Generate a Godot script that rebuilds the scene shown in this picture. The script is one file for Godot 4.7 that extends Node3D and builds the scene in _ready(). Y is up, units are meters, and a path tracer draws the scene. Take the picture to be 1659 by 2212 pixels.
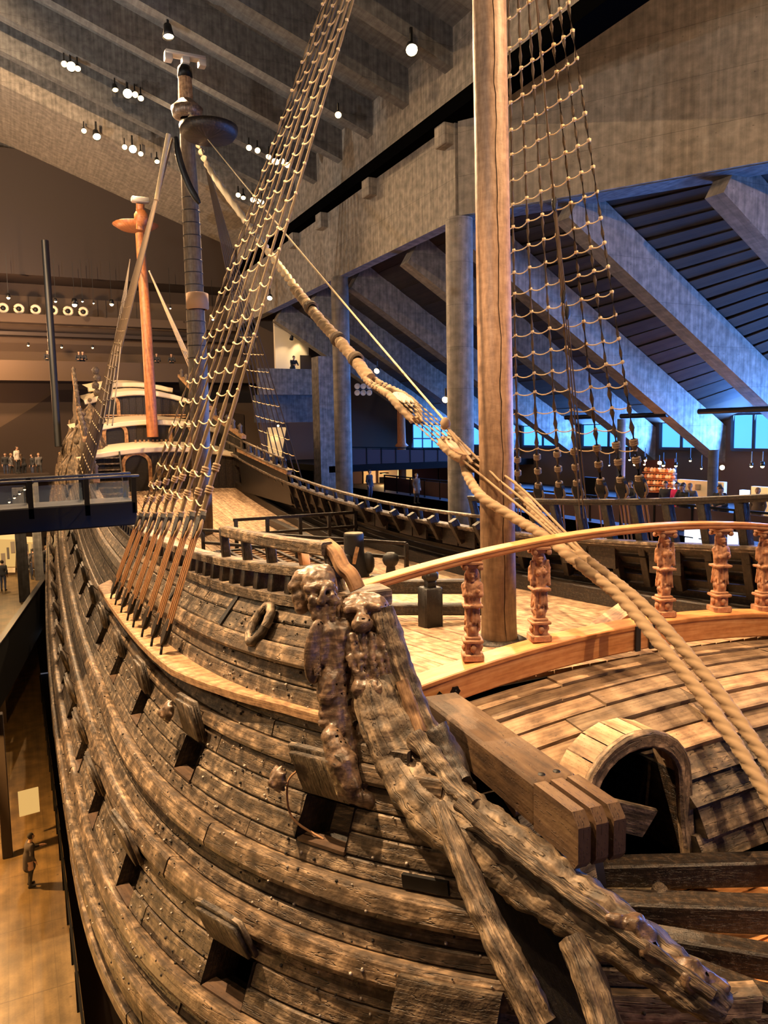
extends Node3D
# The bow of an old timber warship in a dark museum hall, seen from a gallery off her starboard bow.
# x runs to port, y up (0 is the height of the visitor's eye), z forward; the foremast stands at x = z = 0.

const FPX := 1661.0
const CAM := Vector3(-7.6, 0.0, 11.3)
const GROUND := -14.1
const HALL_FLOOR := -8.6
const WING_FLOOR := -3.85
var lens_basis: Basis
var mt := {}
var rng := RandomNumberGenerator.new()
var used := {}

func _ready() -> void:
	rng.seed = 7
	# camera
	var yaw := deg_to_rad(25.7)
	var pitch := deg_to_rad(6.0)
	var roll := deg_to_rad(1.03)
	var fwd := Vector3(sin(yaw) * cos(pitch), -sin(pitch), -cos(yaw) * cos(pitch))
	var r0 := Vector3(cos(yaw), 0, sin(yaw))
	var u0 := r0.cross(fwd)
	lens_basis = Basis(r0 * cos(roll) - u0 * sin(roll), r0 * sin(roll) + u0 * cos(roll), -fwd)
	var cam := Camera3D.new()
	cam.name = "camera"
	cam.fov = 67.32
	cam.near = 0.05
	cam.far = 200.0
	cam.transform = Transform3D(lens_basis, CAM)
	add_child(cam)
	cam.current = true
	# sky outside the hall
	var env := Environment.new()
	var sky := Sky.new()
	var psm := ProceduralSkyMaterial.new()
	psm.sky_top_color = Color(0.25, 0.45, 0.85)
	psm.sky_horizon_color = Color(0.6, 0.75, 0.95)
	psm.ground_bottom_color = Color(0.2, 0.2, 0.22)
	psm.ground_horizon_color = Color(0.5, 0.55, 0.6)
	sky.sky_material = psm
	env.background_mode = Environment.BG_SKY
	env.sky = sky
	env.background_energy_multiplier = 2.2
	env.tonemap_mode = Environment.TONE_MAPPER_LINEAR
	env.tonemap_exposure = 1.0
	env.sdfgi_enabled = true
	env.ssao_enabled = true
	env.ssil_enabled = true
	var we := WorldEnvironment.new()
	we.name = "environment"
	we.environment = env
	add_child(we)
	make_materials()
	lighting()
	hall()
	ship()
	deck_gear()
	beakhead()
	rigging()
	stern_and_masts()
	far_things()
	people()

# ------------------------------------------------------------------ helpers
func at(px: float, py: float, depth: float) -> Vector3:
	return CAM + lens_basis * Vector3((px - 829.5) / FPX, (1106.0 - py) / FPX, -1.0) * depth

func ray(px: float, py: float) -> Vector3:
	return lens_basis * Vector3((px - 829.5) / FPX, (1106.0 - py) / FPX, -1.0)

func on_y(px: float, py: float, y: float) -> Vector3:
	var d := ray(px, py)
	return CAM + d * ((y - CAM.y) / d.y)

func on_z(px: float, py: float, z: float) -> Vector3:
	var d := ray(px, py)
	return CAM + d * ((z - CAM.z) / d.z)

func on_x(px: float, py: float, x: float) -> Vector3:
	var d := ray(px, py)
	return CAM + d * ((x - CAM.x) / d.x)

class MB:
	var st := SurfaceTool.new()
	var col := Color.WHITE
	var count := 0
	var us := 1.0
	func _init() -> void:
		st.begin(Mesh.PRIMITIVE_TRIANGLES)
	func put(p: Vector3, uv: Vector2) -> void:
		st.set_color(col)
		st.set_uv(uv)
		st.add_vertex(p)
	func tri(a: Vector3, b: Vector3, c: Vector3, ua := Vector2.ZERO, ub := Vector2.ZERO, uc := Vector2.ZERO, sg := -1) -> void:
		st.set_smooth_group(sg)
		put(a, ua)
		put(c, uc)
		put(b, ub)
		count += 1
	# corners run counter-clockwise seen from outside
	func quad(a: Vector3, b: Vector3, c: Vector3, d: Vector3, ua: Vector2, ub: Vector2, uc: Vector2, ud: Vector2, sg := -1) -> void:
		st.set_smooth_group(sg)
		put(a, ua)
		put(c, uc)
		put(b, ub)
		put(a, ua)
		put(d, ud)
		put(c, uc)
		count += 2
	func rect(a: Vector3, b: Vector3, c: Vector3, d: Vector3) -> void:
		var w := a.distance_to(b) * us
		var h := a.distance_to(d) * us
		quad(a, b, c, d, Vector2(0, 0), Vector2(w, 0), Vector2(w, h), Vector2(0, h))
	func sweep(path: PackedVector3Array, prof: PackedVector2Array, up = Vector3.UP, smooth := false, caps := true, scales = null, twist := 0.0, uoff := 0.0, voff := 0.0) -> void:
		var n := path.size()
		var m := prof.size()
		var rings := []
		var ulen := PackedFloat32Array()
		var acc := 0.0
		for i in n:
			var t: Vector3 = (path[mini(i + 1, n - 1)] - path[maxi(i - 1, 0)]).normalized()
			var uu: Vector3 = up[i] if up is PackedVector3Array else up
			var s := t.cross(uu)
			if s.length() < 0.001:
				s = t.cross(Vector3(0.3, 0.1, 1))
			s = s.normalized()
			var u2 := s.cross(t)
			if i > 0:
				acc += path[i].distance_to(path[i - 1])
			ulen.append(acc * us + uoff)
			var k: float = 1.0
			if scales != null:
				k = scales[i]
			var a := twist * acc
			var ca := cos(a)
			var sa := sin(a)
			var ring := PackedVector3Array()
			for q in prof:
				var x := (q.x * ca - q.y * sa) * k
				var y := (q.x * sa + q.y * ca) * k
				ring.append(path[i] + s * x + u2 * y)
			rings.append(ring)
		var vl := PackedFloat32Array([voff])
		for j in m:
			vl.append(vl[j] + prof[j].distance_to(prof[(j + 1) % m]) * us)
		for i in n - 1:
			var r0: PackedVector3Array = rings[i]
			var r1: PackedVector3Array = rings[i + 1]
			for j in m:
				var j2 := (j + 1) % m
				quad(r0[j], r1[j], r1[j2], r0[j2], Vector2(ulen[i], vl[j]), Vector2(ulen[i + 1], vl[j]), Vector2(ulen[i + 1], vl[j + 1]), Vector2(ulen[i], vl[j + 1]), 0 if smooth else j + 1)
		if caps and m > 2:
			for e in 2:
				var ring: PackedVector3Array = rings[0] if e == 0 else rings[n - 1]
				for j in range(1, m - 1):
					if e == 0:
						tri(ring[0], ring[j], ring[j + 1], prof[0] * us, prof[j] * us, prof[j + 1] * us)
					else:
						tri(ring[0], ring[j + 1], ring[j], prof[0] * us, prof[j + 1] * us, prof[j] * us)
	# a squared timber with eased edges
	func bar(a: Vector3, b: Vector3, w: float, h: float, up := Vector3.UP, ch := 0.0, uoff := 0.0) -> void:
		if ch <= 0.0:
			sweep(PackedVector3Array([a, b]), MB.rectp(w, h), up, false, true, null, 0.0, uoff)
			return
		var d := (b - a).normalized() * ch
		var k := 1.0 - 1.6 * ch / minf(w, h)
		sweep(PackedVector3Array([a, a + d, b - d, b]), MB.champ(w, h, ch), up, false, true, [k, 1.0, 1.0, k], 0.0, uoff)
	func box(c: Vector3, s: Vector3, turn := 0.0, ch := 0.0) -> void:
		var f := Vector3(0, 0, -1).rotated(Vector3.UP, turn)
		bar(c - f * s.z / 2.0, c + f * s.z / 2.0, s.x, s.y, Vector3.UP, ch)
	func tube(path: PackedVector3Array, r: float, sides := 8, scales = null, caps := true) -> void:
		sweep(path, MB.ngon(r, sides), MB.side_up(path), true, caps, scales)
	func rope(path: PackedVector3Array, r: float, strands := 3, sides := 18, lay := 5.0, scales = null) -> void:
		var p := PackedVector2Array()
		for j in sides:
			var a := TAU * j / sides
			var k := r * (0.86 + 0.17 * absf(cos(a * strands * 0.5)))
			p.append(Vector2(cos(a), sin(a)) * k)
		sweep(path, p, MB.side_up(path), true, true, scales, lay / (r * 6.0))
	func lathe(prof: PackedVector2Array, c: Vector3, sides := 16, axis := Vector3.UP, smooth := true) -> void:
		var t := axis.normalized()
		var s := t.cross(Vector3(0.13, 0.2, 1)).normalized()
		var u2 := s.cross(t)
		for i in prof.size() - 1:
			for j in sides:
				var a0 := TAU * j / sides
				var a1 := TAU * (j + 1) / sides
				var d0 := s * cos(a0) + u2 * sin(a0)
				var d1 := s * cos(a1) + u2 * sin(a1)
				var p := prof[i]
				var q := prof[i + 1]
				quad(c + t * p.y + d0 * p.x, c + t * q.y + d0 * q.x, c + t * q.y + d1 * q.x, c + t * p.y + d1 * p.x, Vector2(p.y * us, a0), Vector2(q.y * us, a0), Vector2(q.y * us, a1), Vector2(p.y * us, a1), 0 if smooth else i + 1)
	func ball(c: Vector3, r: Vector3, sides := 10) -> void:
		var rows := sides / 2
		for i in rows:
			var t0 := PI * i / rows
			var t1 := PI * (i + 1) / rows
			for j in sides:
				var a0 := TAU * j / sides
				var a1 := TAU * (j + 1) / sides
				var p00 := c + r * Vector3(sin(t0) * cos(a0), cos(t0), sin(t0) * sin(a0))
				var p01 := c + r * Vector3(sin(t0) * cos(a1), cos(t0), sin(t0) * sin(a1))
				var p10 := c + r * Vector3(sin(t1) * cos(a0), cos(t1), sin(t1) * sin(a0))
				var p11 := c + r * Vector3(sin(t1) * cos(a1), cos(t1), sin(t1) * sin(a1))
				quad(p00, p01, p11, p10, Vector2(a0, t0), Vector2(a1, t0), Vector2(a1, t1), Vector2(a0, t1), 0)
	# a sheet given by rows of points, thickened downwards (away from the normal side)
	func sheet(rows: Array, sg := 0, uvs := 1.0) -> void:
		for i in rows.size() - 1:
			for j in rows[i].size() - 1:
				quad(rows[i][j], rows[i + 1][j], rows[i + 1][j + 1], rows[i][j + 1], Vector2(i, j) * uvs, Vector2(i + 1, j) * uvs, Vector2(i + 1, j + 1) * uvs, Vector2(i, j + 1) * uvs, sg)
	func prism(poly: PackedVector2Array, o: Vector3, ax: Vector3, ay: Vector3, depth: Vector3) -> void:
		# poly counter-clockwise in (ax, ay); extruded along depth (ax x ay points away from depth)
		var idx := Geometry2D.triangulate_polygon(poly)
		var n := poly.size()
		for k in range(0, idx.size(), 3):
			var p := [poly[idx[k]], poly[idx[k + 1]], poly[idx[k + 2]]]
			if (p[1] - p[0]).cross(p[2] - p[0]) < 0.0:
				p = [p[0], p[2], p[1]]
			var w := []
			for q in p:
				w.append(o + ax * q.x + ay * q.y)
			tri(w[0], w[1], w[2], p[0] * us, p[1] * us, p[2] * us)
			tri(w[0] + depth, w[2] + depth, w[1] + depth, p[0] * us, p[2] * us, p[1] * us)
		for k in n:
			var a := o + ax * poly[k].x + ay * poly[k].y
			var b := o + ax * poly[(k + 1) % n].x + ay * poly[(k + 1) % n].y
			rect(a + depth, b + depth, b, a)
	func mesh() -> ArrayMesh:
		st.generate_normals()
		st.index()
		return st.commit()
	static func ngon(r: float, sides: int, squash := 1.0) -> PackedVector2Array:
		var p := PackedVector2Array()
		for j in sides:
			p.append(Vector2(cos(TAU * j / sides) * r, sin(TAU * j / sides) * r * squash))
		return p
	static func rectp(w: float, h: float) -> PackedVector2Array:
		return PackedVector2Array([Vector2(-w / 2, -h / 2), Vector2(w / 2, -h / 2), Vector2(w / 2, h / 2), Vector2(-w / 2, h / 2)])
	static func champ(w: float, h: float, c: float) -> PackedVector2Array:
		var x := w / 2
		var y := h / 2
		return PackedVector2Array([Vector2(-x + c, -y), Vector2(x - c, -y), Vector2(x, -y + c), Vector2(x, y - c), Vector2(x - c, y), Vector2(-x + c, y), Vector2(-x, y - c), Vector2(-x, -y + c)])
	static func side_up(path: PackedVector3Array) -> Vector3:
		var t := (path[path.size() - 1] - path[0]).normalized()
		return Vector3(0.2, 0.1, 1).normalized() if absf(t.y) > 0.8 else Vector3.UP

func numbered(called: String) -> String:
	var n: int = used.get(called, -1) + 1
	used[called] = n
	return called if n == 0 else "%s_%03d" % [called, n]

func thing(called: String, label: String, category: String, where := Vector3.ZERO, group := "") -> Node3D:
	var o := Node3D.new()
	o.name = numbered(called)
	add_child(o, true)
	o.position = where
	tag(o, label, category, group)
	return o

func tag(o: Node, label: String, category: String, group := "") -> Node:
	if label:
		o.set_meta("label", label)
	if category:
		o.set_meta("category", category)
	if group:
		o.set_meta("group", group)
	return o

# one named mesh; shapes are given in the hall's coordinates unless local is true
func obj(called: String, mb: MB, m: Material, parent: Node = self, local := false) -> MeshInstance3D:
	return put_mesh(called, mb.mesh(), m, parent, local)

func put_mesh(called: String, me: Mesh, m: Material, parent: Node = self, local := false) -> MeshInstance3D:
	var o := MeshInstance3D.new()
	o.mesh = me
	o.material_override = m
	if parent == self:
		o.name = numbered(called)
	else:
		var key := "%d/%s" % [parent.get_instance_id(), called]
		var n: int = used.get(key, -1) + 1
		used[key] = n
		o.name = called if n == 0 else "%s_%03d" % [called, n]
		if not local and parent.get_parent() == self:
			o.position = -parent.position
	parent.add_child(o, true)
	return o

func struct(called: String, mb: MB, m: Material, label := "") -> MeshInstance3D:
	var o := obj(called, mb, m)
	o.set_meta("kind", "structure")
	if label:
		tag(o, label, called.split("_")[0])
	return o

func dup(o: Node3D, where: Vector3, turn: float, label := "") -> Node3D:
	var c: Node3D = o.duplicate()
	var base := String(o.name)
	var re := RegEx.create_from_string("_\\d{3}$")
	c.name = numbered(re.sub(base, ""))
	add_child(c, true)
	c.position = where
	c.rotation.y = turn
	if label:
		c.set_meta("label", label)
	return c

func lerp_path(a: Vector3, b: Vector3, n: int, sag := 0.0) -> PackedVector3Array:
	var p := PackedVector3Array()
	for i in n + 1:
		var t := float(i) / n
		p.append(a.lerp(b, t) - Vector3(0, sag * 4.0 * t * (1 - t), 0))
	return p

func smooth_path(pts: Array, per := 6) -> PackedVector3Array:
	var c := Curve3D.new()
	var n := pts.size()
	for i in n:
		var tan_: Vector3 = (pts[mini(i + 1, n - 1)] - pts[maxi(i - 1, 0)]) / 6.0
		c.add_point(pts[i], -tan_, tan_)
	var out := PackedVector3Array()
	for i in n - 1:
		for k in per:
			out.append(c.sample(i, float(k) / per))
	out.append(pts[n - 1])
	return out

# ------------------------------------------------------------------ materials
func noise_bytes(w: int, h: int, freq: float, sd: int, oct := 4, sx := 1, sy := 1, kind := FastNoiseLite.TYPE_SIMPLEX_SMOOTH) -> PackedByteArray:
	var f := FastNoiseLite.new()
	f.seed = sd
	f.frequency = freq
	f.noise_type = kind
	f.fractal_octaves = oct
	var im := f.get_seamless_image(maxi(w / sx, 8), maxi(h / sy, 8))
	im.resize(w, h, Image.INTERPOLATE_CUBIC)
	im.convert(Image.FORMAT_L8)
	return im.get_data()

func tex_of(w: int, h: int, data: PackedByteArray, f := Image.FORMAT_RGB8) -> ImageTexture:
	return ImageTexture.create_from_image(Image.create_from_data(w, h, false, f, data))

# wood: streaks along u, blotches, dark cracks; returns [albedo, height]
func wood_tex(w: int, h: int, dark: Color, mid: Color, light: Color, crack: float, blotch: float, sd: int) -> Array:
	var g1 := noise_bytes(w, h, 0.02, sd, 4, 16, 1)
	var g2 := noise_bytes(w, h, 0.06, sd + 1, 3, 10, 1)
	var b1 := noise_bytes(w, h, 0.012, sd + 2, 5)
	var b2 := noise_bytes(w, h, 0.05, sd + 3, 4)
	var c1 := noise_bytes(w, h, 0.03, sd + 4, 3, 12, 1)
	var px := PackedByteArray()
	px.resize(w * h * 3)
	var hp_ := PackedByteArray()
	hp_.resize(w * h)
	for i in w * h:
		var grain := g1[i] / 255.0 * 0.5 + g2[i] / 255.0 * 0.5
		var bl := (b1[i] / 255.0 - 0.5) * 2.0
		var t := 0.5 + (grain - 0.5) * 0.92 + bl * blotch + (b2[i] / 255.0 - 0.5) * blotch * 0.35
		var cr := 0.0
		var cv := absf(c1[i] / 255.0 - 0.5)
		if cv < 0.018 * crack:
			cr = 1.0 - cv / (0.018 * crack)
		t = clampf(t, 0.0, 1.0)
		var c := dark.lerp(mid, t * 2.0) if t < 0.5 else mid.lerp(light, t * 2.0 - 1.0)
		c = c.lerp(dark * 0.45, cr * 0.8)
		px[i * 3] = int(clampf(c.r, 0, 1) * 255)
		px[i * 3 + 1] = int(clampf(c.g, 0, 1) * 255)
		px[i * 3 + 2] = int(clampf(c.b, 0, 1) * 255)
		hp_[i] = int(clampf(0.35 + grain * 0.5 + (b2[i] / 255.0 - 0.5) * 0.3 - cr * 0.6, 0, 1) * 255)
	return [tex_of(w, h, px), tex_of(w, h, hp_, Image.FORMAT_L8)]

func wood(called: String, tx: Array, uvx: float, uvy: float, rough: float, relief: float, tint := Color.WHITE, spec := 0.5) -> StandardMaterial3D:
	var m := StandardMaterial3D.new()
	m.resource_name = called
	m.albedo_texture = tx[0]
	m.albedo_color = tint
	m.uv1_scale = Vector3(uvx, uvy, 1)
	m.roughness = rough
	m.metallic_specular = spec
	m.vertex_color_use_as_albedo = true
	if relief > 0.0:
		m.heightmap_enabled = true
		m.heightmap_texture = tx[1]
		m.heightmap_scale = relief
	mt[called] = m
	return m

func plain(called: String, c: Color, rough := 0.7, metal := 0.0, spec := 0.5) -> StandardMaterial3D:
	var m := StandardMaterial3D.new()
	m.resource_name = called
	m.albedo_color = c
	m.roughness = rough
	m.metallic = metal
	m.metallic_specular = spec
	m.vertex_color_use_as_albedo = true
	mt[called] = m
	return m

func glow(called: String, c: Color, e: float) -> StandardMaterial3D:
	var m := plain(called, Color(0.05, 0.05, 0.05), 0.4)
	m.emission_enabled = true
	m.emission = c
	m.emission_energy_multiplier = e
	return m

func make_materials() -> void:
	var hull_t := wood_tex(1024, 512, Color(0.20, 0.175, 0.15), Color(0.375, 0.325, 0.27), Color(0.70, 0.62, 0.52), 0.9, 0.45, 11)
	wood("hull_wood", hull_t, 0.28, 0.6, 0.6, 1.8, Color(1.0, 0.985, 0.96))
	wood("wale_wood", hull_t, 0.22, 0.5, 0.55, 1.6, Color(1.02, 0.98, 0.93))
	wood("dark_wood", hull_t, 0.8, 1.2, 0.5, 0.8, Color(0.42, 0.38, 0.34))  # dark tint also stands for shade on port rails and in gun ports
	wood("black_wood", hull_t, 0.8, 1.2, 0.45, 0.8, Color(0.2, 0.19, 0.19))
	var deck_t := wood_tex(512, 256, Color(0.42, 0.33, 0.25), Color(0.66, 0.54, 0.42), Color(0.82, 0.71, 0.57), 0.25, 0.35, 31)
	wood("deck_wood", deck_t, 0.4, 1.0, 0.75, 0.5)
	wood("brown_timber", deck_t, 0.3, 0.8, 0.7, 1.2, Color(0.50, 0.455, 0.41))
	wood("pale_wood", deck_t, 0.8, 1.0, 0.75, 0.4, Color(1.0, 0.95, 0.88))
	var pine_t := wood_tex(512, 256, Color(0.60, 0.37, 0.20), Color(0.78, 0.53, 0.32), Color(0.88, 0.67, 0.45), 0.05, 0.18, 51)
	wood("new_wood", pine_t, 0.5, 1.4, 0.45, 0.15)
	wood("carved_pine", deck_t, 0.9, 0.9, 0.6, 0.3, Color(1.0, 0.88, 0.82))
	var mast_t := wood_tex(1024, 256, Color(0.52, 0.40, 0.30), Color(0.68, 0.535, 0.41), Color(0.80, 0.66, 0.53), 0.0, 0.25, 71)
	wood("mast_wood", mast_t, 0.5, 1.0, 0.5, 0.4, Color(0.93, 0.95, 0.98))
	wood("red_mast_wood", mast_t, 0.3, 1.0, 0.5, 0.2, Color(1.0, 0.78, 0.58))
	wood("grey_mast_wood", mast_t, 0.3, 1.0, 0.5, 0.2, Color(0.62, 0.66, 0.68))
	var rope_m := plain("rope_hemp", Color(0.54, 0.45, 0.34), 0.85)
	plain("rope_olive", Color(0.44, 0.37, 0.27), 0.85)
	rope_m.rim_enabled = true
	rope_m.rim = 0.3
	plain("rope_pale", Color(0.82, 0.72, 0.56), 0.85)
	plain("rope_tarred", Color(0.31, 0.25, 0.185), 0.85)
	plain("rope_red", Color(0.66, 0.50, 0.35), 0.8)
	plain("iron", Color(0.06, 0.055, 0.055), 0.45, 0.6)
	var cw := wood("carved_wood", hull_t, 0.9, 0.9, 0.4, 0.5, Color(1.0, 0.92, 0.86), 0.6)
	cw.uv1_triplanar = true
	cw.uv1_scale = Vector3(0.9, 0.9, 0.9)
	# concrete cast against upright boards
	var w := 1024
	var n1 := noise_bytes(w, w, 0.01, 101, 5)
	var n2 := noise_bytes(w, w, 0.12, 103, 3)
	var n3 := noise_bytes(w, w, 0.03, 105, 3, 1, 24)
	var px := PackedByteArray()
	px.resize(w * w * 3)
	var hh := PackedByteArray()
	hh.resize(w * w)
	for y in w:
		for x in w:
			var i := y * w + x
			var t := 0.56 + (n1[i] / 255.0 - 0.5) * 0.22 + (n2[i] / 255.0 - 0.5) * 0.06 + (n3[i] / 255.0 - 0.5) * 0.16
			var bx := x % 64
			var by := y % 341
			var seam := 0.0
			if bx < 2:
				seam = 0.35
			if by < 3:
				seam = 0.6
			if (bx - 32) * (bx - 32) + (by - 60) * (by - 60) < 14 and (x / 64) % 3 == 0:
				seam = 0.9
			t *= 1.0 - seam * 0.35
			px[i * 3] = int(clampf(t, 0, 1) * 250)
			px[i * 3 + 1] = int(clampf(t * 0.955, 0, 1) * 250)
			px[i * 3 + 2] = int(clampf(t * 0.89, 0, 1) * 250)
			hh[i] = int(clampf(0.6 + (n2[i] / 255.0 - 0.5) * 0.3 - seam * 0.5, 0, 1) * 255)
	var ct := tex_of(w, w, px)
	var ch := tex_of(w, w, hh, Image.FORMAT_L8)
	for q in [["concrete", Color(0.9, 0.88, 0.86), 0.85, 0.2], ["concrete_grey", Color(0.66, 0.68, 0.72), 0.85, 0.2], ["floor_stone", Color(0.74, 0.64, 0.46), 0.5, 0.11]]:
		var con := plain(q[0], q[1], q[2])
		con.albedo_texture = ct
		if q[3] > 0.15:
			con.heightmap_enabled = true
			con.heightmap_texture = ch
			con.heightmap_scale = 1.0
		con.uv1_triplanar = true
		con.uv1_world_triplanar = true
		con.uv1_scale = Vector3.ONE * q[3]
	var pan := wood_tex(256, 256, Color(0.24, 0.20, 0.185), Color(0.31, 0.265, 0.24), Color(0.38, 0.32, 0.28), 0.0, 0.3, 131)
	wood("roof_board", pan, 0.2, 0.6, 0.7, 0.0, Color(0.75, 0.72, 0.68))
	plain("dark_paint", Color(0.05, 0.046, 0.045), 0.75, 0.0, 0.25)
	plain("brown_paint", Color(0.16, 0.11, 0.085), 0.7)
	plain("maroon_paint", Color(0.20, 0.075, 0.055), 0.7)
	plain("dark_wall", Color(0.30, 0.24, 0.19), 0.85)
	plain("hill_brown", Color(0.19, 0.145, 0.115), 0.9)
	plain("bleached_wood", Color(0.86, 0.80, 0.69), 0.7)
	plain("cream_paint", Color(0.85, 0.78, 0.66), 0.8)
	plain("steel_grey", Color(0.20, 0.21, 0.23), 0.4, 0.5)
	plain("lamp_black", Color(0.03, 0.03, 0.03), 0.5)
	plain("rail_shade_black", Color(0.02, 0.02, 0.02), 1.0, 0.0, 0.0)
	plain("white_steel", Color(0.75, 0.72, 0.68), 0.4, 0.2)
	plain("cloth", Color.WHITE, 0.9)
	glow("lamp_warm", Color(1.0, 0.86, 0.62), 30.0)
	glow("lamp_small", Color(1.0, 0.82, 0.55), 12.0)
	glow("window_day", Color(0.26, 0.56, 1.0), 2.8)
	glow("unseen_window_dim", Color(0.35, 0.55, 1.0), 0.6)
	glow("sign_white", Color(0.9, 0.93, 1.0), 1.6)
	glow("sign_cream", Color(1.0, 0.78, 0.45), 0.75)
	glow("screen_cyan", Color(0.3, 0.8, 0.85), 1.2)
	var gl := StandardMaterial3D.new()
	gl.resource_name = "glass_pane"
	gl.transparency = BaseMaterial3D.TRANSPARENCY_ALPHA
	gl.albedo_color = Color(0.5, 0.6, 0.7, 0.12)
	gl.roughness = 0.05
	mt["glass_pane"] = gl

# ------------------------------------------------------------------ the hall and its light
func roof_y(x: float) -> float:
	return 14.2 + (9.0 - x) * 0.36

func on_roof(px: float, py: float) -> Vector3:
	var d := ray(px, py)
	return CAM + d * ((14.2 + 16.6 * 0.36) / (d.y + 0.36 * d.x))

const ORD := ["first", "second", "third", "fourth", "fifth", "sixth", "seventh", "eighth", "ninth", "tenth", "eleventh", "twelfth", "thirteenth"]

# a theatre lamp under the roof: yoke, barrel, glowing lens and the light just in front of it
func spot_lamp(called: String, label: String, where: Vector3, aim: Vector3, energy: float, cone: float, tint := Color(1.0, 0.8, 0.55), size := 1.0, group := "spotlights under the roof beams") -> void:
	var t := thing(called, label, "spotlight", where, group)
	var d := (aim - where).normalized()
	var m := MB.new()
	m.bar(where + Vector3(0, 0.55 * size, 0), where + Vector3(0, 0.18 * size, 0), 0.07 * size, 0.07 * size, Vector3(0, 0, 1))
	obj("bracket", m, mt.lamp_black, t)
	m = MB.new()
	var r := 0.17 * size
	m.lathe(PackedVector2Array([Vector2(0.001, -0.26 * size), Vector2(r * 0.7, -0.24 * size), Vector2(r * 0.85, -0.05 * size), Vector2(r * 1.1, 0.16 * size), Vector2(r * 0.98, 0.16 * size), Vector2(r * 0.95, 0.1 * size)]), where, 12, d)
	obj("barrel", m, mt.lamp_black, t)
	m = MB.new()
	m.lathe(PackedVector2Array([Vector2(r * 0.96, 0.11 * size), Vector2(r * 0.7, 0.135 * size), Vector2(0.001, 0.145 * size)]), where, 12, d)
	obj("lens", m, mt.lamp_warm if energy > 0.5 else mt.lamp_small, t)
	if energy > 0.0:
		var l := SpotLight3D.new()
		l.name = "spot_light"
		l.light_energy = energy
		l.light_color = tint
		l.spot_angle = cone
		l.spot_angle_attenuation = 0.5
		l.spot_range = 90.0
		l.spot_attenuation = 2.0
		l.light_size = 0.14
		l.shadow_enabled = true
		t.add_child(l, true)
		l.position = d * 0.17 * size
		l.basis = Basis.looking_at(d, Vector3(0.1, 0.2, 1).normalized())

func omni(where: Vector3, energy: float, tint: Color, size: float, parent: Node) -> void:
	var l := OmniLight3D.new()
	l.name = "bulb_light"
	l.light_energy = energy
	l.light_color = tint
	l.omni_range = 60.0
	l.omni_attenuation = 2.0
	l.light_size = size
	l.shadow_enabled = true
	parent.add_child(l, true)
	l.position = where - (parent.position if parent != self else Vector3.ZERO)

func area(called: String, where: Vector3, towards: Vector3, sx: float, sy: float, energy: float, tint: Color) -> void:
	var l := AreaLight3D.new()
	l.name = called
	l.area_size = Vector2(sx, sy)
	l.light_energy = energy
	l.light_color = tint
	l.area_range = 60.0
	l.shadow_enabled = true
	add_child(l, true)
	l.look_at_from_position(where, where + towards, Vector3.UP if absf(towards.y) < 0.9 else Vector3(0, 0, 1))

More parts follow.
